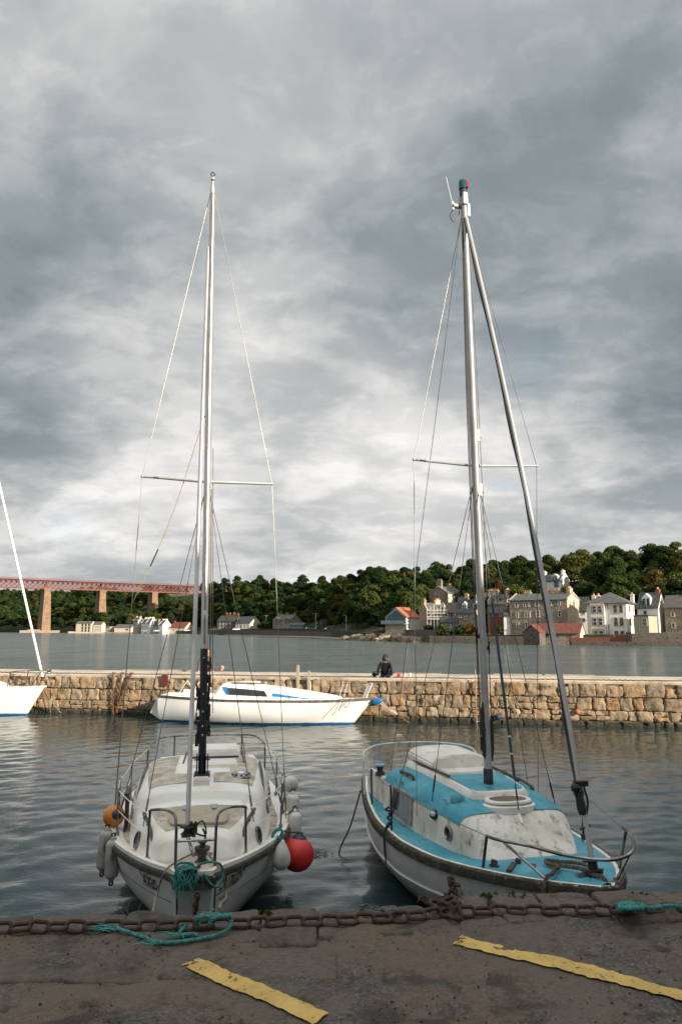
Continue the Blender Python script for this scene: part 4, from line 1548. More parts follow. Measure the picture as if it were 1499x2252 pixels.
# street lamps on the promenade
for px, pyt, Y, lab in ((585, 1353, 372, 'twin headed lamp post between hotel wing and stone villa'), (694, 1349, 330, 'tall pale lamp post beside the teal kiosk'), (761, 1353, 275, 'thin lamp post at the foot of the dark wood')):
    b0 = at_y(px, 1386, Y)
    h = at_y(px, pyt, Y).z - b0.z
    L = thing('lamp_post', lab, 'lamp post', b0, 0, 'lamp posts on the promenade')
    obj('post', MB().tube([(0, 0, -1), (0, 0, h)], [.14, .10], 6), FRAMEW, L)
    obj('lamp_arm', MB().box((0, 0, h), (2.2, .12, .12)).box((-1.0, 0, h - .06), (.6, .25, .16)).box((1.0, 0, h - .06), (.6, .25, .16)), GALV, L)


# cars along the promenade, a few pixels each
def car(px, py, Y, col, lab, rz):
    t = thing('parked_car', lab, 'car', at_y(px, py, Y), rz, 'cars parked along the shore')
    pr = [(-2.0, .35), (2.0, .35), (2.05, .7), (1.9, .85), (1.1, .95), (.55, 1.42), (-1.1, 1.45), (-1.75, .95), (-2.05, .85)]
    obj('body', MB().loft([[(x, -.82, z) for x, z in pr], [(x, .82, z) for x, z in pr]]), mat('car_%s' % col[0], col[1], None, rough=.25), t)
    obj('windows', MB().loft([[(x, -.84, z) for x, z in ((.95, .95), (.5, 1.36), (-1.05, 1.38), (-1.6, .97))], [(x, .84, z) for x, z in ((.95, .95), (.5, 1.36), (-1.05, 1.38), (-1.6, .97))]]), GLASS, t)
    for x in (-1.25, 1.25):
        for y in (-.75, .75):
            obj('wheel', MB().lathe([(.30, -.1), (.33, 0), (.30, .1)], 12, (x, y, .32), Matrix.Rotation(math.pi / 2, 3, 'X')), BLACK, t)


for i, (px, py, Y, c, lab, rz) in enumerate(((468, 1386, 425, ('white', (.7, .7, .68)), 'white car below the red chimneyed hotel', .1), (520, 1386, 393, ('white', (.7, .7, .68)), 'white car before the hotel wing', .15),
                                             (680, 1386, 335, ('white', (.7, .7, .68)), 'white car beside the teal kiosk', .3), (700, 1387, 328, ('blue', (.04, .20, .34)), 'blue car below the tall pale lamp post', .4),
                                             (722, 1388, 318, ('white', (.7, .7, .68)), 'white car at the foot of the dark wood', .5), (740, 1378, 330, ('silver', (.35, .36, .37)), 'silver car parked higher up by the trees', .2),
                                             (318, 1389, 500, ('silver', (.35, .36, .37)), 'silver car under the white cottages', .1), (345, 1389, 498, ('white', (.7, .7, .68)), 'white car under the white cottages', .1),
                                             (412, 1388, 490, ('white', (.7, .7, .68)), 'white car by the brown tiled building', .1))):
    car(px, py, Y, c, lab, rz)

# sea walls
def sea_wall(label, pts, m, name='sea_wall', cat='wall', thick=1.2):
    b = MB()
    P0 = [at_y(p[0], p[1], p[3]) for p in pts]
    P1 = [at_y(p[0], p[2], p[3]) for p in pts]
    for i in range(len(pts) - 1):
        a0, a1, b0, b1 = P0[i], P0[i + 1], P1[i], P1[i + 1]
        bk = Vector((0, thick, 0))
        b.add([Vector((b0.x, b0.y, -1.2)), Vector((b1.x, b1.y, -1.2)), a1, a0, Vector((b0.x, b0.y, -1.2)) + bk, Vector((b1.x, b1.y, -1.2)) + bk, a1 + bk, a0 + bk],
              [(0, 1, 2, 3), (3, 2, 6, 7), (5, 4, 7, 6)] + ([(0, 3, 7, 4)] if i == 0 else []) + ([(1, 5, 6, 2)] if i == len(pts) - 2 else []))
    return tag(obj(name, b, m), label, cat)


sea_wall('dark stone sea wall below the cottage row', [(297, 1387, 1393, 535), (360, 1387, 1393, 510), (440, 1386, 1394, 482)], RUBD)
sea_wall('pale stone jetty edge below the harbour buildings', [(150, 1388, 1392, 552), (225, 1390, 1392, 550), (298, 1390, 1392, 536)], RUBP)
sea_wall('long dark sea wall below the hotel and stone villa', [(440, 1385, 1395, 470), (520, 1385, 1397, 385), (600, 1386, 1399, 338), (690, 1388, 1401, 303), (760, 1390, 1403, 262), (800, 1391, 1403, 235)], RUBD)
sea_wall('rough garden wall below the scaffolded house', [(890, 1384, 1402, 196), (930, 1384, 1406, 190), (958, 1385, 1408, 186)], RUBD)
sea_wall('low stone sea wall below the gardens', [(945, 1398, 1412, 184), (1000, 1398, 1414, 179), (1080, 1399, 1416, 171), (1158, 1399, 1417, 164)], RUB)
sea_wall('red brick garden wall before the white villa', [(1254, 1402, 1417, 157), (1300, 1402, 1418, 155), (1346, 1401, 1418, 153), (1348, 1396, 1418, 152.8), (1385, 1399, 1419, 151.5)], BRICK, cat='wall')
sea_wall('dark stone sea wall at the foot of the brick wall', [(1256, 1411, 1419, 155), (1340, 1411, 1420, 151.6), (1431, 1411, 1421, 148), (1560, 1412, 1423, 144)], RUBD)
sea_wall('tall dark ivy stained wall beside the brick wall', [(1380, 1389, 1415, 151), (1386, 1389, 1415, 150.6), (1388, 1393, 1415, 150.4), (1431, 1391, 1415, 149), (1560, 1390, 1415, 145.5)], RUBD)

# shore rocks
ROCK = stone_tex('shore_rock', [(.34, .27, .18), (.42, .34, .23), (.28, .22, .15), (.38, .30, .20)], bump=1.0, bscale=2.5, dirt=(.10, .075, .05), dlo=.5, dhi=.66, dscale=.9)
rr = random.Random(9)
for i, (px, py, wp, hp, Y) in enumerate(((765, 1405, 30, 6, 232), (790, 1402, 36, 10, 224), (822, 1402, 40, 12, 213), (850, 1401, 34, 13, 206), (874, 1402, 26, 13, 200), (893, 1405, 24, 11, 196), (915, 1407, 26, 9, 192), (838, 1408, 30, 7, 203), (800, 1407, 24, 6, 214))):
    m_ = Y / 1612
    p = at_y(px, py, Y)
    tag(obj('shore_rock', rough_block(wp * m_, 5.0, hp * m_ + 1.2, 500 + i, n=12, k=4, amp=.55, freq=.8), ROCK, smooth=30, loc=(p.x, Y, hp * m_ / 2 - .5), rz=rr.uniform(-.2, .2)),
        'tan weathered rock of the outcrop under the orange roofed boathouse', 'rock', 'rocks of the shore outcrop')
# beach
bv, bf = [], []
bl = [(440, 1396, 478), (520, 1399, 388), (600, 1401, 340), (690, 1403, 302), (760, 1405, 250)]
for px, py, Y in bl:
    a = at_y(px, 1397, Y)
    bv += [(Y * (px - 749.5) / 1612, Y - .5, .35), ((Y - 11) * (px - 749.5) / 1612, Y - 11, -.25)]
bf = [(2 * i, 2 * i + 2, 2 * i + 3, 2 * i + 1) for i in range(len(bl) - 1)]
tag(obj('beach', MB().add(bv, bf), mat('shingle', (.30, .22, .15), (.20, .15, .10), .8, rough=.95)), 'narrow strip of tan shingle below the long sea wall', 'beach', kind='structure')

# garden shrubs
bush('garden_bush', 'dense green conical bush below the scaffolded house', 973, 1399, 186, 28, 32, LEAFY, 201, size=.26, n=1800)
bush('garden_bush', 'golden brown bush below the dormer house', 1033, 1398, 184, 34, 24, leaf_mat('gold_leaves', [(0, (.22, .13, .035)), (1, (.26, .16, .045))]), 202, size=.24, n=1500)
for i, (px, py, Y, wp, hp, lab) in enumerate(((1008, 1399, 185, 40, 20, 'dark hedge under the dormer house'), (940, 1392, 193, 26, 18, 'brown shrub against the garden wall by the boathouse'), (1058, 1399, 182, 30, 22, 'dark bush beside the golden one'), (1098, 1399, 178, 26, 26, 'dark green bush by the white outhouse'),
                                              (1240, 1304, 236, 22, 14, 'green bush before the hill cottage'), (1290, 1330, 205, 46, 46, 'broad yellowing shrub beside the hill cottage'), (1330, 1318, 215, 26, 20, 'small olive shrub on the slope above the villa'), (1390, 1325, 200, 34, 30, 'olive shrub behind the villa chimney'), (585, 1384, 366, 40, 14, 'brown scrub by the twin headed lamp post'))):
    bush('shrub', lab, px, py, Y, wp, hp, LEAFY if i in (4, 5, 6, 7) else LEAF, 210 + i, size=None, n=900)
bush('gorse', 'bright yellow gorse on the slope above the white villa', 1332, 1308, 208, 14, 8, leaf_mat('gorse_yellow', [(0, (.45, .30, .02)), (1, (.5, .34, .03))]), 230, n=300)
bush('copper_tree', 'copper red tree crown among the green ones above the chimneys', 1092, 1300, 236, 22, 30, leaf_mat('copper_leaves', [(0, (.12, .035, .018)), (1, (.14, .04, .02))]), 231, n=1200, cat='tree')

# ------------------------------------------------------------------ the wood on the hillside
WP = plant_wood()
WP.sort(key=lambda q: -q[3] / q[1])
near = [q for q in WP if 40 < q[5] < 1520]
ind = near[:290]
ids = set(id(q) for q in ind)
rest = [q for q in WP if id(q) not in ids]
rt = random.Random(2)
for x, y, z, sc, rz, px, k, u in ind:
    if px > 1120 and u < .62:
        k3 = k % 3
        tree('hillside_tree', 'olive and yellowing broadleaf tree on the sunlit slope above the houses', 'tree', 'yellowing trees above the houses', (x, y, z), sc, rz, CRY[k3][0], TRK[k], rt.uniform(.8, 1.1))
    else:
        tree('woodland_tree', 'dark green broadleaf tree in the wood on the hillside', 'tree', 'trees of the hillside wood', (x, y, z), sc, rz, CR[k][0], TRK[k], rt.uniform(.85, 1.15))
# everything farther off is one mass: crowns set on points
def scatter(name, pts, crown_obj, label):
    me = bpy.data.meshes.new(name)
    me.from_pydata([(p[0], p[1], p[2]) for p in pts], [], [])
    a = me.attributes.new('rot', 'FLOAT', 'POINT')
    a.data.foreach_set('value', [p[4] for p in pts])
    a = me.attributes.new('sc', 'FLOAT', 'POINT')
    a.data.foreach_set('value', [p[3] for p in pts])
    o = bpy.data.objects.new(name, me)
    C.objects.link(o)
    tag(o, label, 'woodland', kind='stuff')
    g = bpy.data.node_groups.new(name, 'GeometryNodeTree')
    g.interface.new_socket('Geometry', in_out='INPUT', socket_type='NodeSocketGeometry')
    g.interface.new_socket('Geometry', in_out='OUTPUT', socket_type='NodeSocketGeometry')
    N = g.nodes
    gi, go = N.new('NodeGroupInput'), N.new('NodeGroupOutput')
    ip = N.new('GeometryNodeInstanceOnPoints')
    oi = N.new('GeometryNodeObjectInfo')
    oi.inputs['Object'].default_value = crown_obj
    ra = N.new('GeometryNodeInputNamedAttribute')
    ra.data_type = 'FLOAT'
    ra.inputs['Name'].default_value = 'rot'
    sa = N.new('GeometryNodeInputNamedAttribute')
    sa.data_type = 'FLOAT'
    sa.inputs['Name'].default_value = 'sc'
    cx = N.new('ShaderNodeCombineXYZ')
    e2r = N.new('FunctionNodeEulerToRotation')
    g.links.new(ra.outputs['Attribute'], cx.inputs[2])
    g.links.new(cx.outputs[0], e2r.inputs[0])
    g.links.new(gi.outputs[0], ip.inputs['Points'])
    g.links.new(oi.outputs['Geometry'], ip.inputs['Instance'])
    g.links.new(e2r.outputs[0], ip.inputs['Rotation'])
    g.links.new(sa.outputs['Attribute'], ip.inputs['Scale'])
    g.links.new(ip.outputs[0], go.inputs[0])
    md = o.modifiers.new('crowns', 'NODES')
    md.node_group = g
    return o


crown_objs = {}
for o in bpy.data.objects:
    if o.name.startswith('crown') and o.data and o.data.name not in crown_objs:
        crown_objs[o.data.name] = o
src = [crown_objs[c[0].name] for c in CR if c[0].name in crown_objs]
for i, s_ in enumerate(src[:5]):
    sub = [q for j, q in enumerate(rest) if j % min(5, len(src)) == i]
    if sub:
        scatter('far_woodland', sub, s_, 'mass of dark green woodland covering the far hillside')
print('TREES', len(ind), len(rest))

# ------------------------------------------------------------------ boats: shared pieces
def gel_mat(name, c, c2, streak, low=None, zband=None, rough=.35, streak_amt=.7):
    """painted hull with rain streaks, a stained boot line and scuffs; object space z is height above the water"""
    m = bpy.data.materials.new(name)
    m.use_nodes = True
    t = NT(m.node_tree)
    tc = t.n('ShaderNodeTexCoord')
    co = tc.outputs['Object']
    col = t.mix(t.ramp(t.noise(co, 1.6, 5), .35, .7), c, c2)
    st = t.ramp(t.noise(t.vmath('MULTIPLY', co, (9, 9, .7)), 2.2, 7, .65), .52, .78)
    col = t.mix(t.math('MULTIPLY', st, streak_amt), col, streak)
    sp = t.n('ShaderNodeSeparateXYZ')
    t.put(sp.inputs[0], co)
    if zband:
        z0, z1, bc = zband
        zz = t.math('ADD', sp.outputs[2], t.math('MULTIPLY', t.math('SUBTRACT', t.noise(co, 5, 5), .5), .05))
        col = t.mix(t.ramp(zz, z1, z0), col, bc)
    if low:
        zz = t.math('ADD', sp.outputs[2], t.math('MULTIPLY', t.math('SUBTRACT', t.noise(co, 3, 6), .5), .35))
        col = t.mix(t.math('MULTIPLY', t.ramp(zz, .42, .02), .8), col, low)
    b = t.n('ShaderNodeBsdfPrincipled')
    t.put(b.inputs['Base Color'], col)
    t.put(b.inputs['Roughness'], t.math('ADD', t.math('MULTIPLY', st, .3), rough))
    bn = t.n('ShaderNodeBump')
    bn.inputs['Strength'].default_value = .08
    bn.inputs['Distance'].default_value = .01
    t.put(bn.inputs['Height'], t.noise(co, 14, 4))
    t.put(b.inputs['Normal'], bn.outputs[0])
    o = t.n('ShaderNodeOutputMaterial')
    t.put(o.inputs[0], b.outputs[0])
    return m


class Hull:
    """bow at s=0, stern at s=L; local x = s, y to the boat's starboard as seen in the picture's left, z up from the water"""
    def __init__(self, L, hb, sheer, rake, zk=-.4, p0=1.35, p1=3.0, b0=.0):
        self.L, self.hb, self.sheer, self.rake, self.zk, self.p0, self.p1 = L, hb, sheer, rake, zk, p0, p1

    def frac(self, u, v):
        k = min(1.0, u * 2.2)
        k = k * k * (3 - 2 * k)
        p = self.p0 + (self.p1 - self.p0) * k
        return 1 - v ** p

    def pt(self, u, v, side):
        s0 = self.rake * v ** .8
        sd = self.L * u
        s = s0 + (self.L - s0) * u
        z = self.sheer(sd) * (1 - v) + self.zk * v
        return Vector((s, side * self.hb(sd) * self.frac(u, v), z))

    def side_at(self, s, z, side):
        sh = self.sheer(s)
        for _ in range(4):
            v = min(1, max(0, (sh - z) / (sh - self.zk)))
            s0 = self.rake * v ** .8
            u = max(0, (s - s0) / (self.L - s0))
            sh = self.sheer(self.L * u)
        return Vector((s, side * self.hb(self.L * u) * self.frac(u, v), z))

    def shell(self, nu=54, nv=18):
        us = [(i / nu) ** 1.5 for i in range(nu + 1)]
        rings = []
        for u in us:
            r = [self.pt(u, j / nv, 1) for j in range(nv + 1)]
            r += [self.pt(u, j / nv, -1) for j in range(nv - 1, -1, -1)]
            rings.append(r)
        b = MB()
        b.loft(rings, closed=False, cap0=True, cap1=True)
        return b

    def gunwale(self, side, s0=0.0, s1=None, n=48, dz=0.0, inset=0.0):
        s1 = self.L if s1 is None else s1
        out = []
        for i in range(n + 1):
            s = s0 + (s1 - s0) * (i / n) ** 1.3
            out.append(Vector((s, side * max(0.0, self.hb(s) - inset), self.sheer(s) + dz)))
        return out

    def loop(self, s1=None, n=44, dz=0.0, inset=0.0):
        """gunwale from one quarter round the bow to the other"""
        a = self.gunwale(1, 0, s1, n, dz, inset)[::-1]
        return a + self.gunwale(-1, 0, s1, n, dz, inset)[(1 if self.hb(0) - inset < .02 else 0):]

    def deck(self, drop=.03, camber=.05, inset=.02, nu=40, nv=14):
        def f(a, c):
            s = self.L * a ** 1.2
            h = max(.001, self.hb(s) - inset)
            y = (2 * c - 1) * h
            return Vector((s, y, self.sheer(s) - drop + camber * (1 - (2 * c - 1) ** 2)))
        return MB().grid(f, nu, nv)


class Trunk:
    """cabin top: stations of (s, half width at foot, half width at roof, roof height)"""
    def __init__(self, H, st, n=5.0, camber=.05, foot=None):
        xs = [q[0] for q in st]
        self.x0, self.x1 = xs[0], xs[-1]
        self.wb, self.wt, self.z = (pc(xs, [q[i] for q in st]) for i in (1, 2, 3))
        self.n, self.camber, self.H = n, camber, H
        self.foot = foot or (lambda s: H.sheer(s) - .06)

    def sec(self, s, t):
        """t -1..1 across the section"""
        a = t * math.pi / 2
        e = 2 / self.n
        y = math.copysign(abs(math.sin(a)) ** e, a)
        h = abs(math.cos(a)) ** e
        z0 = self.foot(s)
        z1 = self.z(s)
        w = self.wb(s) * (1 - h) + self.wt(s) * h
        yy = y * w
        return Vector((s, yy, z0 + (z1 - z0) * h + self.camber * h * (1 - min(1, (yy / max(.01, self.wt(s))) ** 2))))

    def roof(self, s, y):
        wt = self.wt(s)
        q = min(.999, abs(y) / max(.01, wt))
        # invert the section near the top
        h = (1 - min(1, q) ** self.n) ** (1 / self.n)
        z0, z1 = self.foot(s), self.z(s)
        return z0 + (z1 - z0) * h + self.camber * h * (1 - q * q)

    def side(self, s, zf, sgn):
        """point on the cabin side at a fraction of its height"""
        h = zf
        y = (1 - h ** self.n) ** (1 / self.n)
        w = self.wb(s) * (1 - h) + self.wt(s) * h
        z0, z1 = self.foot(s), self.z(s)
        return Vector((s, sgn * y * w, z0 + (z1 - z0) * h))

    def shell(self, nu=60, nv=36, knots=()):
        ss = sorted(set([self.x0 + (self.x1 - self.x0) * i / nu for i in range(nu + 1)] + list(knots)))
        rings = [[self.sec(s, -1 + 2 * j / nv) for j in range(nv + 1)] for s in ss]
        b = MB().loft(rings, closed=False, cap0=True, cap1=True)
        return b

    def panel(self, s0, s1, y0, y1, lift=.006, nu=24, nv=12, thick=False):
        def f(a, c):
            s = s0 + (s1 - s0) * a
            y0_ = y0(s) if callable(y0) else y0
            y1_ = y1(s) if callable(y1) else y1
            y = y0_ + (y1_ - y0_) * c
            return Vector((s, y, self.roof(s, y) + lift))
        return MB().grid(f, nu, nv)


def wire(name, pts, r, m, parent, n=6):
    return obj(name, MB().tube(pts, r, n), m, parent, smooth=70)


def smooth_pts(pts, n=8):
    """catmull-rom through points"""
    P = [Vector(p) for p in pts]
    P = [P[0] * 2 - P[1]] + P + [P[-1] * 2 - P[-2]]
    out = []
    for i in range(1, len(P) - 2):
        for k in range(n):
            t = k / n
            a, b, c, d = P[i - 1:i + 3]
            out.append(.5 * ((2 * b) + (c - a) * t + (2 * a - 5 * b + 4 * c - d) * t * t + (3 * b - a - 3 * c + d) * t ** 3))
    out.append(P[-2])
    return out


def twisted_rope(pts, r, strands=3, turns=30.0, n=6, step=None):
    """laid rope: strands twisted round a path"""
    pts = [Vector(p) for p in pts]
    L = sum((pts[i + 1] - pts[i]).length for i in range(len(pts) - 1))
    N = max(24, int(L / (step or r * 1.1)))
    # resample
    cum = [0]
    for i in range(len(pts) - 1):
        cum.append(cum[-1] + (pts[i + 1] - pts[i]).length)
    res = []
    for k in range(N + 1):
        q = L * k / N
        i = max(0, min(len(pts) - 2, int(np.searchsorted(cum, q)) - 1))
        res.append(pts[i].lerp(pts[i + 1], (q - cum[i]) / max(1e-6, cum[i + 1] - cum[i])))
    b = MB()
    fr = []
    prev = None
    for i, p in enumerate(res):
        t = (res[min(i + 1, N)] - res[max(i - 1, 0)]).normalized()
        if prev is None:
            a = t.orthogonal().normalized()
        else:
            a = (prev - t * prev.dot(t)).normalized()
        prev = a
        fr.append((a, t.cross(a)))
    for s in range(strands):
        q = []
        for i, p in enumerate(res):
            g = 2 * math.pi * (s / strands + turns * L * i / N)
            a, c = fr[i]
            q.append(p + (a * math.cos(g) + c * math.sin(g)) * r * .5)
        b.tube(q, r * .56, n)
    return b


TEAL = mat('teal_rope', (.018, .13, .125), (.045, .24, .22), 40, rough=.75)
TEALF = mat('teal_frayed_fibre', (.03, .22, .21), (.07, .33, .30), 60, rough=.8)
TAN = mat('tan_rope', (.24, .19, .12), (.15, .12, .08), 40, rough=.85)
DROPE = mat('dark_wet_rope', (.030, .026, .022), (.055, .048, .038), 40, rough=.85)
BROPE = mat('muddy_brown_rope', (.075, .060, .045), (.12, .095, .07), 22, rough=.9, bump=.6, bscale=80)
WIRE = mat('rigging_wire', (.42, .40, .37), (.30, .29, .27), 4, rough=.4, metal=.8)
WIRED = mat('tarnished_wire', (.10, .10, .10), (.17, .165, .16), 4, rough=.5, metal=.6)
ALU = mat('mast_aluminium', (.62, .60, .58), (.50, .48, .46), 2.5, rough=.40, metal=.75, dirt=(.20, .17, .14), dscale=5, dlo=.62, dhi=.75, dstretch=(1, 1, .12))
ALUD = mat('grey_mast_paint', (.44, .44, .43), (.36, .36, .35), 2.5, rough=.42, metal=.35, dirt=(.10, .10, .10), dscale=4, dlo=.60, dhi=.74, dstretch=(1, 1, .10))
NAVY = mat('navy_mast_sleeve', (.008, .014, .022), (.014, .024, .034), 4, rough=.38, dirt=(.045, .045, .03), dscale=2.5, dlo=.55, dhi=.7, dstretch=(1, 1, .2))
WOODB = mat('weathered_teak', (.085, .070, .052), (.15, .13, .10), 6, rough=.9, stretch=(.2, 1, 1), bump=.4)
TUBES = mat('grubby_stainless', (.36, .35, .34), (.14, .12, .10), 5, .40, .62, rough=.30, metal=1.0)
GELW = mat('gelcoat_white', (.83, .81, .76), (.72, .65, .53), 3.2, .44, .74, rough=.36, dirt=(.42, .36, .25), dscale=6, dlo=.60, dhi=.80, bump=.1, bscale=9)
NONSKID = mat('dirty_nonskid', (.58, .53, .44), (.38, .32, .24), 5.0, .38, .62, rough=.9, bump=.7, bscale=110, bdist=.004, dirt=(.10, .082, .058), dscale=46, dlo=.56, dhi=.68)
MOSSY = mat('mossy_rubbing_strake', (.030, .026, .018), (.060, .052, .036), 9, rough=.9, dirt=(.24, .22, .18), dscale=26, dlo=.58, dhi=.68, bump=.7, bscale=50)
CREAMH = mat('cream_hatch', (.42, .36, .26), (.36, .31, .23), 5, rough=.5, dirt=(.22, .18, .12), dscale=9, dlo=.6, dhi=.75)


def text_on_hull(txt, H, s_start, z0, size, side, direction, parent, m, shear=.30, squeeze=.8):
    cu = bpy.data.curves.new('name_text', 'FONT')
    cu.body = txt
    cu.size = size
    cu.shear = shear
    cu.fill_mode = 'FRONT'
    cu.resolution_u = 4
    to = bpy.data.objects.new('tmp_text', cu)
    C.objects.link(to)
    dg = bpy.context.evaluated_depsgraph_get()
    me = bpy.data.meshes.new_from_object(to.evaluated_get(dg))
    bpy.data.objects.remove(to)
    bm = bmesh.new()
    bm.from_mesh(me)
    bmesh.ops.subdivide_edges(bm, edges=[e for e in bm.edges if e.calc_length() > .03], cuts=2)
    for v_ in bm.verts:
        s = s_start + direction * v_.co.x * squeeze
        p = H.side_at(s, z0 + v_.co.y, side)
        v_.co = p + Vector((-.35, side * .94, 0)) * .006
    bm.to_mesh(me)
    bm.free()
    me.materials.clear()
    me.materials.append(m)
    o = bpy.data.objects.new('boat_name', me)
    C.objects.link(o)
    o.parent = parent
    return o


def fender(name, label, loc, kind, m, size, rz=0, top=None, group=None, tilt=(0, 0), rope_to=None, ropem=None, cap=None):
    F = thing(name, label, 'fender' if kind != 'ball' else 'buoy', loc, rz, group)
    Rm = Matrix.Rotation(tilt[0], 3, 'X') @ Matrix.Rotation(tilt[1], 3, 'Y')
    if kind == 'sausage':
        r, L = size
        prof = [(.012, -L / 2 - .05), (.03, -L / 2 - .03), (.035, -L / 2)] + [(r * math.sin(a) ** .6, -L / 2 + r * (1 - math.cos(a)) * .8) for a in (.25, .5, .8, 1.1, 1.4)] + \
               [(r, 0)] + [(r * math.sin(a) ** .6, L / 2 - r * (1 - math.cos(a)) * .8) for a in (1.4, 1.1, .8, .5, .25)] + [(.035, L / 2), (.03, L / 2 + .03), (.012, L / 2 + .05)]
        obj('body', MB().lathe(prof, 20, (0, 0, 0), Rm), m, F, smooth=60)
        for e in (-1, 1):
            obj('eyelet', MB().tube([Rm @ Vector((.022 * math.cos(a), 0, e * (L / 2 + .055) + .022 * math.sin(a))) for a in [2 * math.pi * k / 10 for k in range(10)]], .011, 6, closed=True), top or m, F, smooth=60)
        ytop = L / 2 + .05
    elif kind == 'pear':
        r, L = size
        prof = [(.02, -r * 1.02)] + [(r * math.sin(a), -r * math.cos(a)) for a in (.3, .6, .9, 1.2, 1.5)] + [(r * .96, r * .3), (r * .84, r * .75), (r * .62, r * 1.2), (r * .38, r * 1.6), (r * .2, r * 1.85), (r * .15, r * 2.0), (.01, r * 2.02)]
        obj('body', MB().lathe(prof, 22, (0, 0, 0), Rm), m, F, smooth=60)
        ytop = r * 2.0
    else:
        r = size[0]
        prof = [(r * math.sin(a) + .002, -r * math.cos(a)) for a in [math.pi * k / 14 for k in range(13)]]
        obj('body', MB().lathe(prof, 24, (0, 0, 0), Rm), m, F, smooth=60)
        cp = [(r * .48, r * .88), (r * .40, r * 1.0), (r * .22, r * 1.12), (r * .20, r * 1.26), (.01, r * 1.28)]
        obj('cap', MB().lathe(cp, 20, (0, 0, 0), Rm), cap or top, F, smooth=60)
        ytop = r * 1.25
    if rope_to is not None:
        a = Rm @ Vector((0, 0, ytop))
        b = Vector(rope_to) - Vector(loc)
        obj('lanyard', MB().tube(smooth_pts([a, (a + b) / 2 + Vector((.0, 0, -.01)), b], 4), .008, 6), ropem or DROPE, F, smooth=60)
    return F

# ------------------------------------------------------------------ left boat: white sloop seen from the bow
bow_w = Vector((-1.46, 7.70, 0))
AX = Vector((-.158, .987, 0)).normalized()
LBZ = math.atan2(AX.y, AX.x)
LB = thing('white_sloop', 'grubby white sailing boat moored bow to the quay with black name on the bow', 'sailing boat', (bow_w.x, bow_w.y, 0), LBZ)
HA = Hull(6.6, pc([0, .15, .55, 1.2, 1.7, 2.3, 3.0, 4.2, 5.4, 6.6], [.185, .24, .50, .82, 1.01, 1.14, 1.20, 1.19, 1.07, .86]),
          pc([0, 1.2, 3, 5, 6.6], [.97, .88, .79, .77, .82]), .62, zk=-.42, p0=1.5, p1=2.7)
HULLW = gel_mat('white_hull', (.72, .71, .68), (.62, .61, .58), (.26, .24, .20), low=(.20, .185, .13), zband=(.015, .06, (.02, .02, .015)))
obj('hull', HA.shell(), HULLW, LB, smooth=50)
obj('deck', HA.deck(.035, .05, .03), NONSKID, LB, smooth=60)
# white margin of the deck, toe rail and dark mossy rubbing strake
edge = HA.loop(6.6, 46)
obj('toe_rail', MB().sweep(edge, [(-.005, -.02), (.0, .035), (-.025, .045), (-.055, .035), (-.16, -.012), (-.16, -.05)][::-1]), GELW, LB, smooth=50)
obj('rubbing_strake', MB().sweep(HA.loop(6.6, 46, -.045, -.012), [(-.02, -.034), (.016, -.027), (.022, 0), (.016, .027), (-.02, .036)][::-1]), MOSSY, LB, smooth=50)
NAMEM = mat('black_lettering', (.018, .018, .02), None, rough=.5)
# fine dark line along the hull
for sd in (1, -1):
    ln = []
    for i in range(40):
        s = .42 + 4.8 * i / 39
        ln.append(HA.side_at(s, HA.sheer(s) - .36 + .02 * s, sd) + Vector((-.2, sd, 0)).normalized() * .003)
    b = MB()
    for i in range(len(ln) - 1):
        b.add([ln[i], ln[i + 1], ln[i + 1] + Vector((0, 0, .014)), ln[i] + Vector((0, 0, .014))], [(0, 1, 2, 3)])
    obj('hull_stripe', b, NAMEM, LB, fix=False)
text_on_hull('Sòlas', HA, .34, .69, .27, -1, 1, LB, NAMEM, squeeze=.62)
text_on_hull('Sòlas', HA, .90, .655, .27, 1, -1, LB, NAMEM, squeeze=.62)
for sd, sa, sb in ((-1, .32, .64), (1, .92, .60)):
    pts = [HA.side_at(sa + (sb - sa) * k / 8, .66 + .003 * k if sd < 0 else .628 + .003 * k, sd) + Vector((-.25, sd, 0)).normalized() * .004 for k in range(9)]
    obj('name_underline', MB().tube(pts, .005, 5), NAMEM, LB)

TA = Trunk(HA, [(.66, .30, .28, .93), (.70, .36, .35, 1.00), (.76, .42, .41, 1.095), (.84, .48, .45, 1.125), (1.2, .70, .62, 1.19), (1.52, .80, .72, 1.25), (1.60, .815, .74, 1.28), (1.66, .82, .75, 1.38), (1.74, .83, .76, 1.425),
                (2.2, .89, .82, 1.465), (3.0, .95, .89, 1.50), (3.6, .97, .91, 1.49), (3.80, .96, .90, 1.465), (3.84, .95, .88, 1.42)], n=6.0, camber=.05)
obj('cabin', TA.shell(70, 40, (1.60, 1.66, 1.74, .70, .76, .84)), GELW, LB, smooth=38)
obj('cockpit_coaming', MB().box((5.1, .78, .93), (2.2, .16, .34)).box((5.1, -.78, .93), (2.2, .16, .34)).box((6.3, 0, .90), (.2, 1.4, .26)), GELW, LB, bevel=.03)
# non-skid panels: two on the roof, one round the forehatch, one on the foredeck
for sd in (1, -1):
    obj('nonskid_panel', TA.panel(1.86, 3.54, lambda s, sd=sd: sd * (.15 if s < 2.35 else .36), lambda s, sd=sd: sd * (TA.wt(s) - .14), .005), NONSKID, LB, smooth=60)
obj('foredeck_nonskid', TA.panel(.92, 1.50, lambda s: -(TA.wt(s) - .14), lambda s: TA.wt(s) - .14, .005), NONSKID, LB, smooth=60)
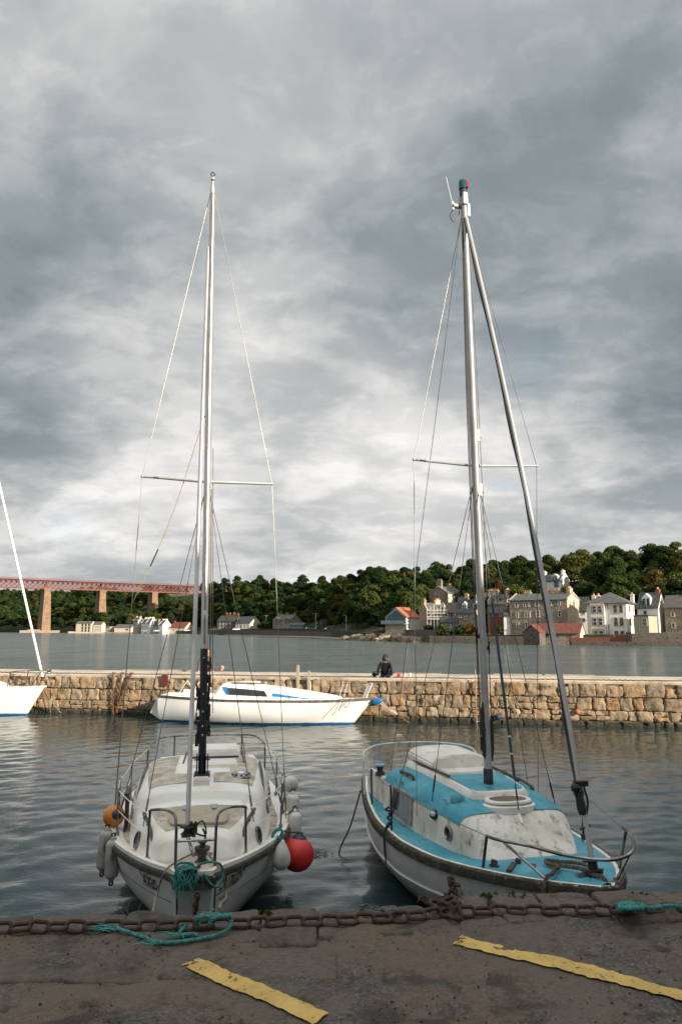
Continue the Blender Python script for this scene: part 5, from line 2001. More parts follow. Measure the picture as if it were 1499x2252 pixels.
# forehatch
hp = []
for k in range(28):
    a = 2 * math.pi * k / 28
    x, y = abs(math.cos(a)) ** .45 * math.copysign(1, math.cos(a)), abs(math.sin(a)) ** .45 * math.copysign(1, math.sin(a))
    hp.append((1.17 + .215 * x, .33 * y))
fh = MB().loft([[(x, y, TA.roof(x, y) + .002) for x, y in hp], [(x, y, TA.roof(x, y) + .035) for x, y in hp], [(1.17 + (x - 1.17) * .93, y * .95, TA.roof(x, y) + .047) for x, y in hp], [(1.17 + (x - 1.17) * .4, y * .4, TA.roof(1.17, 0) + .052) for x, y in hp]])
FHA = obj('forehatch', fh, CREAMH, LB, smooth=40)
for sd in (1, -1):
    obj('hinge', MB().add([(1.40, sd * .17 - .04, TA.roof(1.4, .17) + .058), (1.40, sd * .17 + .04, TA.roof(1.4, .17) + .058), (1.27, sd * .17 + .022, TA.roof(1.27, .17) + .062), (1.27, sd * .17 - .022, TA.roof(1.27, .17) + .062)], [(0, 1, 2, 3)]),
        mat('pale_blue_metal', (.30, .40, .46), None, rough=.45, metal=.3), FHA)
# raised centre spine, sliding hatch and its garage
def rbox(x0, x1, w0, w1, z0, z1, r=.03, y=0.0):
    return MB().loft([[(x0, y - w0, z0), (x0, y + w0, z0), (x1, y + w1, z0), (x1, y - w1, z0)], [(x0 + r, y - w0 + r * .6, z1), (x0 + r, y + w0 - r * .6, z1), (x1 - r, y + w1 - r * .6, z1), (x1 - r, y - w1 + r * .6, z1)]])


obj('mast_plinth', rbox(1.72, 2.40, .11, .13, 1.36, 1.555), GELW, LB, bevel=.012, smooth=50)
obj('hatch_garage', rbox(2.55, 3.30, .34, .36, 1.40, 1.565, .05, -.14), GELW, LB, bevel=.02, smooth=50)
SH = obj('sliding_hatch', rbox(3.14, 3.86, .39, .39, 1.50, 1.67, .06, -.14), GELW, LB, bevel=.025, smooth=50)
obj('hatch_lip', MB().box((3.13, -.14, 1.58), (.03, .70, .02)), BLACK, SH)
for sd in (1, -1):
    obj('hatch_runner', MB().box((3.4, sd * .42 - .14, 1.53), (1.0, .025, .03)), WOODB, LB)
    # grab rails on the roof and beside the forehatch
    for s0, s1, yy, lf in ((2.1, 3.35, TA.wt(2.8) - .08, .03), (.95, 1.52, None, .035)):
        pts = []
        for k in range(9):
            s = s0 + (s1 - s0) * k / 8
            y = sd * (yy if yy else .50 + .16 * k / 8)
            pts.append(Vector((s, y, TA.roof(s, y) + lf + .012 * math.sin(math.pi * k / 8))))
        G = obj('grab_rail', MB().sweep(pts, [(-.014, -.012), (.014, -.012), (.014, .014), (-.014, .014)]), WOODB, LB, bevel=0)
        for k in (1, 4, 7):
            obj('rail_foot', MB().box(pts[k] - Vector((0, 0, .022)), (.05, .026, .03)), WOODB, G)
# ventilator with slots
VN = obj('ventilator', MB().lathe([(.135, 0), (.13, .02), (.105, .03), (.10, .055), (.085, .07), (.03, .08)], 24, (2.18, -.50, TA.roof(2.18, -.5))), STEEL, LB, smooth=50)
for k in range(10):
    a = 2 * math.pi * k / 10
    obj('vent_slot', MB().box((2.18 + .113 * math.cos(a), -.50 + .113 * math.sin(a), TA.roof(2.18, -.5) + .028), (.018, .03, .014), rz=a), BLACK, VN)
# portlights in the cabin sides
for sd in (1, -1):
    for s, zf, rx, rz_ in ((1.28, .45, .075, .085), (2.35, .50, .30, .085), (3.25, .52, .28, .09)):
        c = TA.side(s, zf, sd)
        c2 = TA.side(s + .05, zf, sd)
        tv = (c2 - c).normalized()
        up = (TA.side(s, zf + .08, sd) - c).normalized()
        nv = tv.cross(up) * (1 if sd < 0 else -1)
        nv = nv.normalized()
        if nv.y * sd < 0:
            nv = -nv
        def ring(k, off, N=22):
            o_ = []
            for q in range(N):
                a = 2 * math.pi * q / N
                ex = .5 if rx > .1 else 1.0
                x = math.copysign(abs(math.cos(a)) ** ex, math.cos(a)) * rx * k
                z = math.copysign(abs(math.sin(a)) ** ex, math.sin(a)) * rz_ * k
                pnt = TA.side(s + x, zf, sd) + up * z + nv * off
                o_.append(pnt)
            return o_
        Wd = obj('portlight', MB().loft([ring(1.14, -.01), ring(1.14, .018), ring(1.0, .022), ring(.96, .006)], cap1=False), TUBES, LB, smooth=40)
        obj('pane', MB().loft([ring(1.0, -.02), ring(.98, .010)]), GLASS, Wd)

# mast: navy lower sleeve, aluminium above, tabernacle at the foot
MS, MZ0 = 2.02, 1.55
MTOP = 9.92
LEAN = Vector((.03, .012, 1)).normalized()


def mastA(z):
    return Vector((MS, 0, 0)) + LEAN * ((z - MZ0) / LEAN.z) + Vector((0, 0, MZ0))


def oval(z, a, b, n=16, fn=mastA):
    c = fn(z)
    return [c + Vector((a * math.cos(2 * math.pi * k / n), b * math.sin(2 * math.pi * k / n), 0)) for k in range(n)]


obj('mast_sleeve', MB().loft([oval(MZ0 + .02, .066, .050), oval(3.14, .066, .050)]), NAVY, LB, smooth=50)
obj('mast', MB().loft([oval(3.14, .064, .046), oval(7.5, .064, .046), oval(9.5, .052, .038), oval(MTOP - .12, .046, .034)]), ALU, LB, smooth=50)
obj('sail_track', MB().box(mastA(6.5) + Vector((-.066, 0, 0)), (.012, .02, 6.6), R=Matrix.Rotation(.03, 3, 'Y') @ Matrix.Rotation(-.012, 3, 'X')), GALV, LB)
TB = obj('tabernacle', MB().box((MS, .068, MZ0 + .12), (.17, .014, .26)).box((MS, -.068, MZ0 + .12), (.17, .014, .26)).box((MS, 0, MZ0 + .01), (.24, .20, .03)), BLACK, LB)
obj('pivot_bolt', MB().tube([(MS, -.10, MZ0 + .19), (MS, .10, MZ0 + .19)], .014, 8), GALV, TB)
for z in (2.05, 2.16, 2.34, 2.56, 3.02):
    obj('mast_bolt', MB().lathe([(.012, 0), (.012, .012), (.004, .016)], 8, mastA(z) + Vector((-.066, .0, 0)), Matrix.Rotation(-math.pi / 2, 3, 'Y')), STEEL, LB)
obj('mast_head', MB().loft([oval(MTOP - .12, .05, .038), oval(MTOP, .05, .036), oval(MTOP + .02, .02, .016)]).tube([mastA(MTOP), mastA(MTOP + .10)], .018, 8).lathe([(.005, 0), (.028, .015), (.028, .05), (.005, .06)], 10, mastA(MTOP + .11)), ALU, LB, smooth=50)
obj('masthead_ring', MB().tube([mastA(MTOP + .22) + Vector((0, .03 * math.cos(a), .03 * math.sin(a))) for a in [2 * math.pi * k / 12 for k in range(12)]], .008, 6, closed=True), BLACK, LB)
obj('mast_plate', MB().lathe([(.045, 0), (.045, .006)], 16, mastA(3.58) + Vector((-.066, 0, 0)), Matrix.Diagonal((1, 1, 1.4)) @ Matrix.Rotation(-math.pi / 2, 3, 'Y')), GELW, LB)
# winches, cleats and old rope on the mast
for k, (z, sd) in enumerate(((2.72, -1), (2.60, 1), (2.35, -1), (2.25, 1), (2.1, -1), (1.98, 1), (2.95, -1))):
    c = mastA(z) + Vector((-.005, sd * .062, 0))
    obj('cleat', MB().box(c, (.03, .03, .05)).box(c + Vector((0, sd * .024, 0)), (.022, .018, .16)), BLACK, LB, bevel=.004)
for k, (z, sd) in enumerate(((2.66, -1), (2.38, -1), (2.18, -1), (2.5, 1), (2.06, 1))):
    c = mastA(z) + Vector((-.01, sd * .066, 0))
    rr = random.Random(k)
    pts = [c + Vector((rr.gauss(0, .010), rr.gauss(0, .010), .16 - .32 * abs(((i * .31) % 2) - 1))) for i in range(20)]
    obj('halyard_coil', MB().tube(smooth_pts(pts, 3), .008, 5), DROPE, LB)
# spreaders and standing rigging
SPZ = 5.40
tipL = Vector((MS + .10, .88, SPZ + .07)) + Vector((.12, .05, 0))
tipR = Vector((MS + .10, -.90, SPZ + .02)) + Vector((.12, .05, 0))
root = mastA(SPZ)
for tip in (tipL, tipR):
    obj('spreader', MB().tube([root + (tip - root) * .06, tip], [.022, .017], 8).ball(tip, .022, 8, 6), ALU, LB, smooth=50)
top = mastA(MTOP - .10)
for sd, tip in ((1, tipL), (-1, tipR)):
    cp = Vector((2.55, sd * 1.13, HA.sheer(2.55) + .02))
    wire('cap_shroud', [top + Vector((0, sd * .03, 0)), tip, cp], .0050, WIRE, LB)
    for s_, zz in ((1.75, SPZ - .18), (2.95, SPZ - .18)):
        cq = Vector((s_, sd * (HA.hb(s_) - .07 if s_ > 2 else .70), HA.sheer(s_) + .02)) if s_ > 2 else TA.side(1.30, .80, sd)
        wire('lower_shroud', [mastA(zz) + Vector((0, sd * .04, 0)), cq], .0048, WIRED, LB)
        d = (mastA(zz) - cq).normalized()
        obj('turnbuckle', MB().tube([cq, cq + d * .10, cq + d * .12, cq + d * .30, cq + d * .32, cq + d * .42], [.006, .006, .012, .012, .006, .006], 8), GALV, LB)
    d = (tip - cp).normalized()
    obj('turnbuckle', MB().tube([cp, cp + d * .10, cp + d * .12, cp + d * .30, cp + d * .32, cp + d * .42], [.006, .006, .012, .012, .006, .006], 8), GALV, LB)
wire('backstay', [top + Vector((.04, 0, .05)), Vector((6.5, .35, .85))], .0048, WIRED, LB)
wire('halyard', [mastA(5.3) + Vector((0, -.06, 0)), mastA(3.5) + Vector((.02, -.075, 0)), mastA(2.7) + Vector((.0, -.075, 0))], .008, TAN, LB)
wire('topping_lift', [mastA(5.9) + Vector((.05, -.07, 0)), mastA(2.3) + Vector((.12, -.12, 0))], .005, WIRED, LB)
# yellow line led from the mast out to the left-hand cap shroud and down it
cpL = Vector((2.55, 1.13, HA.sheer(2.55) + .02))
kk = tipL.lerp(cpL, .375)
wire('yellow_line', smooth_pts([mastA(6.35) + Vector((0, .05, 0)), mastA(6.35).lerp(kk, .5) + Vector((0, 0, -.16)), kk], 8), .0058, mat('yellow_line', (.40, .30, .10), (.28, .22, .10), 12, rough=.8), LB)
wire('yellow_line_tail', [kk, kk + Vector((.01, .004, -.12)), tipL.lerp(cpL, .52) + Vector((.006, .004, 0)), cpL + Vector((0, 0, .3))], .0062, mat('yellow_line', (0, 0, 0)), LB)
obj('line_whipping', MB().tube([mastA(6.35).lerp(kk, .66) + Vector((0, .0, -.148)), mastA(6.35).lerp(kk, .76) + Vector((0, 0, -.118))], .0085, 6), NAVY, LB)
# furled forestay spar from stem to masthead
fs0 = Vector((.52, .10, 1.32))
fs1 = top + Vector((-.05, .035, -.9))
obj('furling_foil', MB().tube([fs0, fs0.lerp(fs1, .5), fs1], [.026, .026, .022], 12), ALU, LB, smooth=50)
FD = obj('furling_drum', MB().lathe([(.07, 0), (.075, .015), (.04, .02), (.04, .075), (.075, .08), (.07, .095)], 16, fs0 + Vector((0, 0, -.10))), BLACK, LB, smooth=40)
rr = random.Random(4)
for k in range(6):
    pts = [fs0 + Vector((rr.gauss(0, .03), rr.gauss(-.04, .055), rr.uniform(-.12, .05))) for _ in range(6)]
    obj('furling_line', MB().tube(smooth_pts(pts, 4), .010, 6), DROPE, FD)
obj('furling_line', MB().tube(smooth_pts([fs0 + Vector((0, -.16, -.04)), fs0 + Vector((-.02, -.19, -.12)), fs0 + Vector((-.02, -.17, -.26))], 5), .011, 6), DROPE, FD)
chain_along('forestay_link', [fs0 + Vector((0, 0, -.10)), Vector((.40, .02, 1.02))], .075, .045, .008, LB, GALV, roll=(0, 1.57), n=6, seg=4)
# pulpit: two hoops joined by a low bar
DKZ = lambda s: HA.sheer(s) + .02
def tubo(name, pts, r=.0155, parent=LB, m=None, k=6):
    return obj(name, MB().tube(smooth_pts(pts, k), r, 10), m or TUBES, parent, smooth=60)


for sd in (1, -1):
    a = Vector((.16, sd * .195, DKZ(.1)))
    b = Vector((.78, sd * (HA.hb(.78) - .09), DKZ(.78)))
    PU = tubo('pulpit_hoop', [a, a + Vector((.03, sd * .005, .25)), a + Vector((.05, sd * .01, .43)), a + Vector((.10, sd * .04, .515)), a.lerp(b, .45) + Vector((.03, sd * .0, .54)), b + Vector((-.05, sd * -.03, .51)), b + Vector((-.01, sd * -.01, .485))])
    obj('pulpit_leg', MB().tube([b + Vector((-.02, sd * -.015, .495)), b], .014, 10), TUBES, LB, smooth=60)
    obj('pulpit_foot', MB().lathe([(.035, 0), (.035, .008), (.018, .012), (.018, .03)], 12, b + Vector((0, 0, -.005))).lathe([(.035, 0), (.035, .008), (.018, .012), (.018, .03)], 12, a + Vector((0, 0, -.005))), GALV, LB, smooth=50)
obj('pulpit_crossbar', MB().tube([(.20, .20, DKZ(.2) + .27), (.20, -.20, DKZ(.2) + .27)], .012, 8), TUBES, LB, smooth=60)
# stanchions and white lifelines
for sd in (1, -1):
    prev = Vector((.76, sd * (HA.hb(.78) - .10), DKZ(.78) + .46))
    prevl = Vector((.77, sd * (HA.hb(.78) - .09), DKZ(.78) + .24))
    for s in (2.05, 2.95, 4.2):
        f = Vector((s, sd * (HA.hb(s) - .08), DKZ(s)))
        obj('stanchion', MB().tube([f, f + Vector((0, sd * .01, .56))], .0125, 10).lathe([(.028, 0), (.024, .05), (.016, .055)], 10, f), GALV, LB, smooth=50)
        tp = f + Vector((0, sd * .01, .54))
        lo_ = f + Vector((0, sd * .006, .30))
        wire('lifeline', smooth_pts([prev, prev.lerp(tp, .5) + Vector((0, 0, -.03)), tp], 5), .0052, GELW, LB)
        wire('lifeline', smooth_pts([prevl, prevl.lerp(lo_, .5) + Vector((0, 0, -.02)), lo_], 5), .0045, GELW, LB)
        prev, prevl = tp, lo_
    wire('lifeline', [prev, Vector((5.6, sd * .98, 1.36))], .0052, GELW, LB)
# stern rail
tubo('pushpit', [(5.5, 1.0, .84), (5.5, 1.0, 1.3), (5.6, .98, 1.40), (6.3, .84, 1.42), (6.5, .5, 1.42), (6.52, 0, 1.42), (6.5, -.5, 1.42), (6.3, -.84, 1.42), (5.6, -.98, 1.40), (5.5, -1.0, 1.3), (5.5, -1.0, .84)])
for y in (.62, -.62):
    obj('pushpit_leg', MB().tube([(6.48, y, .84), (6.48, y, 1.42)], .014, 8), TUBES, LB, smooth=60)
tag(obj('washboard', MB().box((2.72, .99, .99), (.5, .022, .50), rz=.04).box((2.72, .992, 1.245), (.5, .05, .02), rz=.04), mat('mahogany_board', (.10, .022, .018), (.06, .018, .014), 6, rough=.5), LB))
# bow fitting, bollard, teal rope tangle
obj('bow_plate', MB().loft([[(-.02 + .10 * (1 - math.cos(a)) * .0 + .12 * (1 - math.cos(a)), .225 * math.sin(a), z) for a in [-.0 + (-1.35 + 2.7 * k / 12) for k in range(13)]] + [(.16 + .12 * (1 - math.cos(a)), .17 * math.sin(a), z) for a in [1.2 - 2.4 * k / 12 for k in range(13)]] for z in (.83, .965)]),
    mat('dark_bow_rubber', (.045, .045, .046), (.08, .08, .08), 12, rough=.7, dirt=(.18, .18, .17), dscale=14, dlo=.55, dhi=.7), LB, smooth=40)
BO = obj('bollard', MB().lathe([(.085, 0), (.075, .02), (.045, .04), (.045, .10), (.08, .13), (.085, .16), (.03, .165), (.028, .20), (.05, .21), (.05, .225)], 18, (.52, -.06, HA.sheer(.5) + .0)), mat('dark_iron', (.05, .05, .05), (.12, .115, .11), 8, rough=.5, metal=.6), LB, smooth=40)
obj('bollard_bar', MB().tube([(.52, -.06 - .11, 1.02), (.52, -.06 + .11, 1.02)], .016, 8), GALV, BO)

def LBW(p):
    """left boat local point to world"""
    p = Vector(p)
    return Matrix.Translation((bow_w.x, bow_w.y, 0)) @ Matrix.Rotation(LBZ, 4, 'Z') @ p


# teal rope heaped round the stem head, its frayed ends, and the mooring warps
rr = random.Random(12)
TR_ = thing('bow_rope_tangle', 'teal frayed rope heaped over the bow of the white sloop', 'rope', LBW((.0, .05, .97)), LBZ)
for k in range(7):
    c = Vector((-.06 + .02 * k, rr.gauss(.03, .02), rr.gauss(.01, .015)))
    pts = [c + Vector((rr.gauss(0, .015), .095 * math.sin(a) * rr.uniform(.75, 1.15), .075 * math.cos(a) * rr.uniform(.75, 1.15))) for a in [6.28 * i / 9 for i in range(10)]]
    obj('coil', twisted_rope(smooth_pts(pts, 4), .014, 3, 16, 5), TEAL, TR_, smooth=60)
obj('loop', twisted_rope(smooth_pts([(.06, -.08, .08), (.0, -.2, .12), (-.02, -.3, .10), (.02, -.33, .0), (-.03, -.30, -.10), (-.04, -.22, -.08), (-.02, -.14, .02)], 5), .013, 3, 16, 5), TEAL, TR_, smooth=60)
fb = MB()
for k in range(34):
    base = Vector((-.05, rr.gauss(.04, .07), rr.uniform(-.06, .08)))
    L = rr.uniform(.05, .20)
    mid = base + Vector((-.03, rr.gauss(0, .025), -L * .5))
    fb.tube([base, mid, mid + Vector((rr.gauss(0, .01), rr.gauss(0, .03), -L * .55))], [.004, .003, .0015], 4)
tag(obj('frayed_strands', fb, TEALF, TR_), kind='stuff')
obj('knot', MB().tube(smooth_pts([Vector((rr.gauss(0, .03), rr.gauss(-.02, .05), rr.gauss(.04, .03))) for _ in range(12)], 4), .016, 6), DROPE, TR_)


def warp(label, pts, r, m, name='mooring_rope', group='mooring ropes of the white sloop', turns=14, laid=True):
    b = twisted_rope(smooth_pts(pts, 6), r, 3, turns, 5) if laid else MB().tube(smooth_pts(pts, 6), r, 8)
    o = obj(name, b, m, smooth=60)
    return tag(o, label, 'rope', group)


warp('thin tan rope from the sloop bollard over the rail on the orange buoy side', [LBW((.5, -.02, 1.06)), LBW((.28, .20, 1.02)), LBW((.07, .30, .99)), LBW((.0, .36, .80)), at_z(335, 2010, 1.66), at_z(322, 2030, 1.62)], .010, TAN, turns=18)
warp('thick tan rope from the sloop bollard over the rail on the red ball side', [LBW((.5, -.10, 1.06)), LBW((.22, -.20, 1.01)), LBW((.02, -.27, .99)), LBW((-.06, -.32, .78)), at_z(485, 1990, 1.60), at_z(490, 2012, 1.60)], .013, TAN, turns=14)
for y, lab in ((.155, 'dark green line hanging alone straight down the sloop stem'), (-.20, 'dark green line hanging straight down the sloop stem beside the tan rope')):
    warp(lab, [LBW((.05, y, .9)), LBW((-.045, y * 1.04, .82)), LBW((-.02, y * .98, .5)), LBW((.12, y * .92, .15))], .011, mat('green_black_line', (.012, .045, .05), (.02, .03, .03), 20, rough=.8), turns=16)

# fenders of the sloop
FW = mat('off_white_vinyl', (.62, .61, .57), (.50, .48, .43), 5, rough=.5, dirt=(.22, .19, .14), dscale=6, dlo=.58, dhi=.74)
FG = mat('scuffed_grey_vinyl', (.36, .34, .31), (.25, .23, .20), 7, rough=.65, dirt=(.09, .08, .06), dscale=9, dlo=.52, dhi=.66, dstretch=(1, 1, .4))
FB = mat('navy_vinyl', (.012, .022, .045), (.02, .03, .05), 6, rough=.5)
OR = mat('orange_vinyl', (.62, .22, .015), (.50, .16, .012), 5, rough=.45)
RED = mat('red_vinyl', (.62, .030, .022), (.50, .024, .02), 5, rough=.45, dirt=(.12, .02, .02), dscale=8, dlo=.62, dhi=.75)


def side_w(s, z, sd, out):
    p = HA.side_at(s, z, sd)
    return LBW(p + Vector((0, sd * out, 0)))


fender('ball_buoy', 'orange ball buoy at the rail of the white sloop', LBW((2.5, 1.13, .98)), 'ball', OR, (.135,), cap=FB, rope_to=LBW((2.3, 1.06, 1.10)), tilt=(1.2, .6))
fender('sausage_fender', 'long scuffed grey fender hanging outermost on the sloop side under the orange buoy', side_w(2.0, .70, 1, .09), 'sausage', FG, (.082, .46), rope_to=LBW((2.05, 1.08, .9)), top=BLACK, group='grey fenders of the sloop', tilt=(0, .08))
fender('sausage_fender', 'scuffed grey fender hanging close against the sloop hull, under the orange buoy', side_w(1.72, .67, 1, .05), 'sausage', FG, (.082, .44), rope_to=LBW((1.7, .98, .9)), top=BLACK, group='grey fenders of the sloop', tilt=(.03, .02))
fender('pear_fender', 'clean white pear shaped fender tied with teal rope above the red ball', side_w(1.34, .68, -1, .16), 'pear', FW, (.115, .4), rope_to=LBW((1.42, -.93, .93)), ropem=TEAL, tilt=(.10, .1))
fender('ball_buoy', 'big red ball buoy with navy cap on the sloop side', side_w(1.80, .60, -1, .24), 'ball', RED, (.205,), cap=FB, rope_to=LBW((1.75, -1.02, .9)), tilt=(-.15, .1))
fender('ball_buoy', 'white ball buoy with navy cap at the sloop quarter', side_w(3.75, 1.05, -1, .10), 'ball', FW, (.12,), cap=FB, rope_to=LBW((3.7, -1.15, 1.2)), tilt=(-1.0, -.3))
fender('sausage_fender', 'white fender lying along the sloop side behind the red ball', side_w(2.35, .72, -1, .08), 'sausage', FW, (.10, .50), rope_to=LBW((2.3, -1.1, .95)), top=BLACK, group='white fenders of the sloop', tilt=(-.06, .04))
fender('sausage_fender', 'white fender hanging farther aft below the white ball buoy', side_w(3.1, .74, -1, .06), 'sausage', FW, (.10, .60), rope_to=LBW((3.1, -1.16, .95)), top=BLACK, group='white fenders of the sloop', tilt=(-.03, .04))
# teal tie round the rail above the white pear fender
tt = thing('teal_rope_tie', 'loop of teal rope tied round the rail above the white pear fender', 'rope', LBW((1.42, -.93, .93)), LBZ)
for k in range(4):
    pts = [Vector((.03 * math.cos(a) + .03 * k, .06 * math.sin(a), .06 * math.cos(a + .6))) for a in [6.28 * i / 8 for i in range(9)]]
    obj('turn', twisted_rope(smooth_pts(pts, 3), .011, 3, 16, 5), TEAL, tt, smooth=60)

# ------------------------------------------------------------------ right boat: blue decked sloop
bowB = Vector((2.50, 7.28, 0))
AXB = Vector((-math.sin(math.radians(14.4)), math.cos(math.radians(14.4)), 0))
RBZ = math.atan2(AXB.y, AXB.x)
RB = thing('blue_decked_sloop', 'weathered white sailing boat with bright blue decks and roof', 'sailing boat', bowB, RBZ)
HB = Hull(5.9, pc([0, .12, .33, .85, 1.5, 2.1, 2.7, 3.4, 4.3, 5.2, 5.9], [.10, .20, .39, .70, .95, 1.10, 1.18, 1.17, 1.06, .86, .66]),
          pc([0, .8, 2, 3.4, 4.6, 5.9], [.985, .90, .80, .78, .82, .90]), .70, zk=-.40, p0=1.5, p1=2.9)
HULLG = gel_mat('grey_white_hull', (.62, .62, .61), (.54, .54, .53), (.26, .24, .20), low=(.16, .15, .115), zband=(.015, .06, (.02, .02, .015)), streak_amt=.55)
obj('hull', HB.shell(), HULLG, RB, smooth=50)
# lower strake: a slightly raised plank along the side
for sd in (1, -1):
    a_, b_ = [], []
    for i in range(44):
        u = .06 + .92 * i / 43
        for lst, v0 in ((a_, .34), (b_, .46)):
            p = HB.pt(u, v0, sd)
            lst.append(p + Vector((-.1, sd, -.15)).normalized() * (.022 if v0 < .4 else .006))
    up_ = [HB.pt(.06 + .92 * i / 43, .325, sd) for i in range(44)]
    b = MB()
    b.loft([up_, a_, b_], closed=False, cap0=False, cap1=False)
    obj('chine_strake', b, HULLG, RB, smooth=30)
BLUE = mat('turquoise_deck_paint', (.035, .255, .345), (.10, .35, .42), 2.2, .38, .68, rough=.6, dirt=(.045, .085, .08), dscale=10, dlo=.54, dhi=.70, bump=.25, bscale=60, bdist=.004, dstretch=(.5, 1.4, 1))
GRIME = mat('grimy_cabin_white', (.72, .69, .62), (.56, .53, .46), 3.2, .38, .64, rough=.6, dirt=(.15, .13, .09), dscale=7, dlo=.50, dhi=.72, dstretch=(1.2, 1.2, .45), bump=.15, bscale=24)
WHB = mat('chalky_white_paint', (.76, .73, .67), (.64, .60, .53), 3, rough=.55, dirt=(.28, .24, .17), dscale=8, dlo=.58, dhi=.74)
obj('deck', HB.deck(-.004, .05, .03), BLUE, RB, smooth=60)
obj('toe_rail', MB().sweep(HB.loop(5.9, 46, 0, .02), [(-.02, -.03), (.0, .024), (-.02, .030), (-.04, .024), (-.045, -.03)][::-1]), WHB, RB, smooth=40)
obj('rubbing_strake', MB().sweep(HB.loop(5.9, 46, -.035, -.012), [(-.02, -.06), (.026, -.045), (.036, 0), (.026, .045), (-.02, .055)][::-1]), MOSSY, RB, smooth=40)
obj('mossy_ledge', MB().sweep(HB.loop(5.4, 46, .012, .002), [(-.022, 0), (.022, 0), (.018, .012), (-.018, .012)][::-1]), mat('green_black_moss', (.045, .045, .025), (.10, .10, .06), 16, rough=.95, dirt=(.40, .38, .32), dscale=18, dlo=.60, dhi=.66), RB)
# white stem plate
obj('stem_plate', MB().loft([[(x, y, HB.sheer(x) + z) for x, y in ((.02, .09), (.5, .36), (.42, 0), (.5, -.36), (.02, -.09))] for z in (.0, .016)]), WHB, RB)

TBk = Trunk(HB, [(1.28, .42, .40, .83), (1.32, .52, .48, .865), (1.48, .62, .58, .99), (1.64, .67, .64, 1.125), (1.76, .70, .675, 1.21), (1.88, .735, .705, 1.25), (2.4, .80, .77, 1.295), (3.0, .855, .83, 1.325), (3.6, .875, .85, 1.335), (4.15, .865, .84, 1.325), (4.25, .86, .83, 1.31)], n=9.0, camber=.075)
# white cabin sides and sloping front
obj('cabin', TBk.shell(64, 44, (1.80, 1.92)), GRIME, RB, smooth=35)
# blue roof skin laid over the top, ending in a curve above the white front
def roof_edge(y):
    return 1.86 - .12 * (y / .6) ** 2 * .3 + .06 * (1 - (y / .6) ** 2) * -1.6


rf = MB()
def rfn(a, c):
    t = 2 * c - 1
    s0 = 1.83 - .09 * (1 - t * t)
    s = s0 + (4.22 - s0) * a
    y = t * (TBk.wt(s) + .004)
    q = min(abs(y), TBk.wt(s) * .985)
    return Vector((s, y, TBk.roof(s, q) + .012 - (.02 if abs(t) > .995 else 0)))
rf.grid(rfn, 44, 40)
obj('roof', rf, BLUE, RB, smooth=60)
# raised white coaming with the blue mast deck inside it, then the hatch
CO_Z = lambda s, y: TBk.roof(s, min(abs(y), TBk.wt(s) - .05))
pts = [Vector((4.2, .46, CO_Z(4.2, .46))), Vector((3.2, .43, CO_Z(3.2, .43))), Vector((2.30, .36, CO_Z(2.3, .36))), Vector((2.17, .33, CO_Z(2.17, .33))), Vector((2.12, .25, CO_Z(2.12, .25))), Vector((2.12, -.25, CO_Z(2.12, .25))), Vector((2.17, -.33, CO_Z(2.17, .33))), Vector((2.30, -.36, CO_Z(2.3, .36))), Vector((3.2, -.43, CO_Z(3.2, .43))), Vector((4.2, -.46, CO_Z(4.2, .46)))]
inner = MB()
inner.grid(lambda a, c: Vector((2.15 + (4.15 - 2.15) * a, (2 * c - 1) * (.35 + .09 * a), CO_Z(2.15 + 2.0 * a, .0) + .075)), 12, 6)
obj('mast_deck', inner, BLUE, RB, smooth=60)
obj('coaming', MB().sweep(pts, [(-.03, -.01), (.055, -.012), (.045, .05), (.02, .088), (-.015, .092), (-.03, .075)][::-1]), WHB, RB, smooth=50)
obj('hatch_base', rbox(2.95, 4.18, .36, .41, 1.40, 1.50, .03), WHB, RB, bevel=.012, smooth=50)
HC_ = obj('sliding_hatch', MB().loft([[(3.28 + (.05 if z > 1.6 else 0) * 1, y * k, z - (.03 if abs(y) > .38 else 0)) for y, z in ((-.44, 1.50), (-.44, 1.585), (-.36, 1.635), (-.15, 1.66), (.15, 1.66), (.36, 1.635), (.44, 1.585), (.44, 1.50))] for k in (1,)] + [[(4.30, y, z) for y, z in ((-.44, 1.49), (-.44, 1.575), (-.36, 1.63), (-.15, 1.655), (.15, 1.655), (.36, 1.63), (.44, 1.575), (.44, 1.49))]]), WHB, RB, bevel=.02, smooth=50)
for sd in (1, -1):
    obj('hatch_runner', MB().box((3.35, sd * .435, 1.495), (1.1, .03, .025), rz=sd * .05), WOODB, RB)
# oval forehatch
def ov(a, b, z, n=32, c=(1.93, .02)):
    o_ = []
    for k in range(n):
        g = 2 * math.pi * k / n
        x = c[0] + a * math.copysign(abs(math.cos(g)) ** .8, math.cos(g))
        y = c[1] + b * math.copysign(abs(math.sin(g)) ** .8, math.sin(g))
        o_.append((x, y, z))
    return o_


zf = 1.315
obj('hatch_flange', MB().loft([ov(.225, .325, zf - .06), ov(.225, .325, zf + .012), ov(.205, .30, zf + .02)]), WHB, RB, smooth=40)
FHB = obj('forehatch', MB().loft([ov(.195, .285, zf), ov(.195, .285, zf + .058), ov(.185, .275, zf + .07), ov(.15, .235, zf + .07), ov(.145, .228, zf + .062)], cap1=False), WHB, RB, smooth=40)
obj('hatch_seam', MB().loft([ov(.198, .288, zf + .032), ov(.198, .288, zf + .038)]), BLACK, FHB)
obj('hatch_lid', MB().loft([ov(.148, .23, zf + .03), ov(.148, .23, zf + .063)]), mat('brown_stained_perspex', (.15, .095, .06), (.085, .06, .04), 9, rough=.5, dirt=(.22, .19, .15), dscale=14, dlo=.6, dhi=.7), FHB)
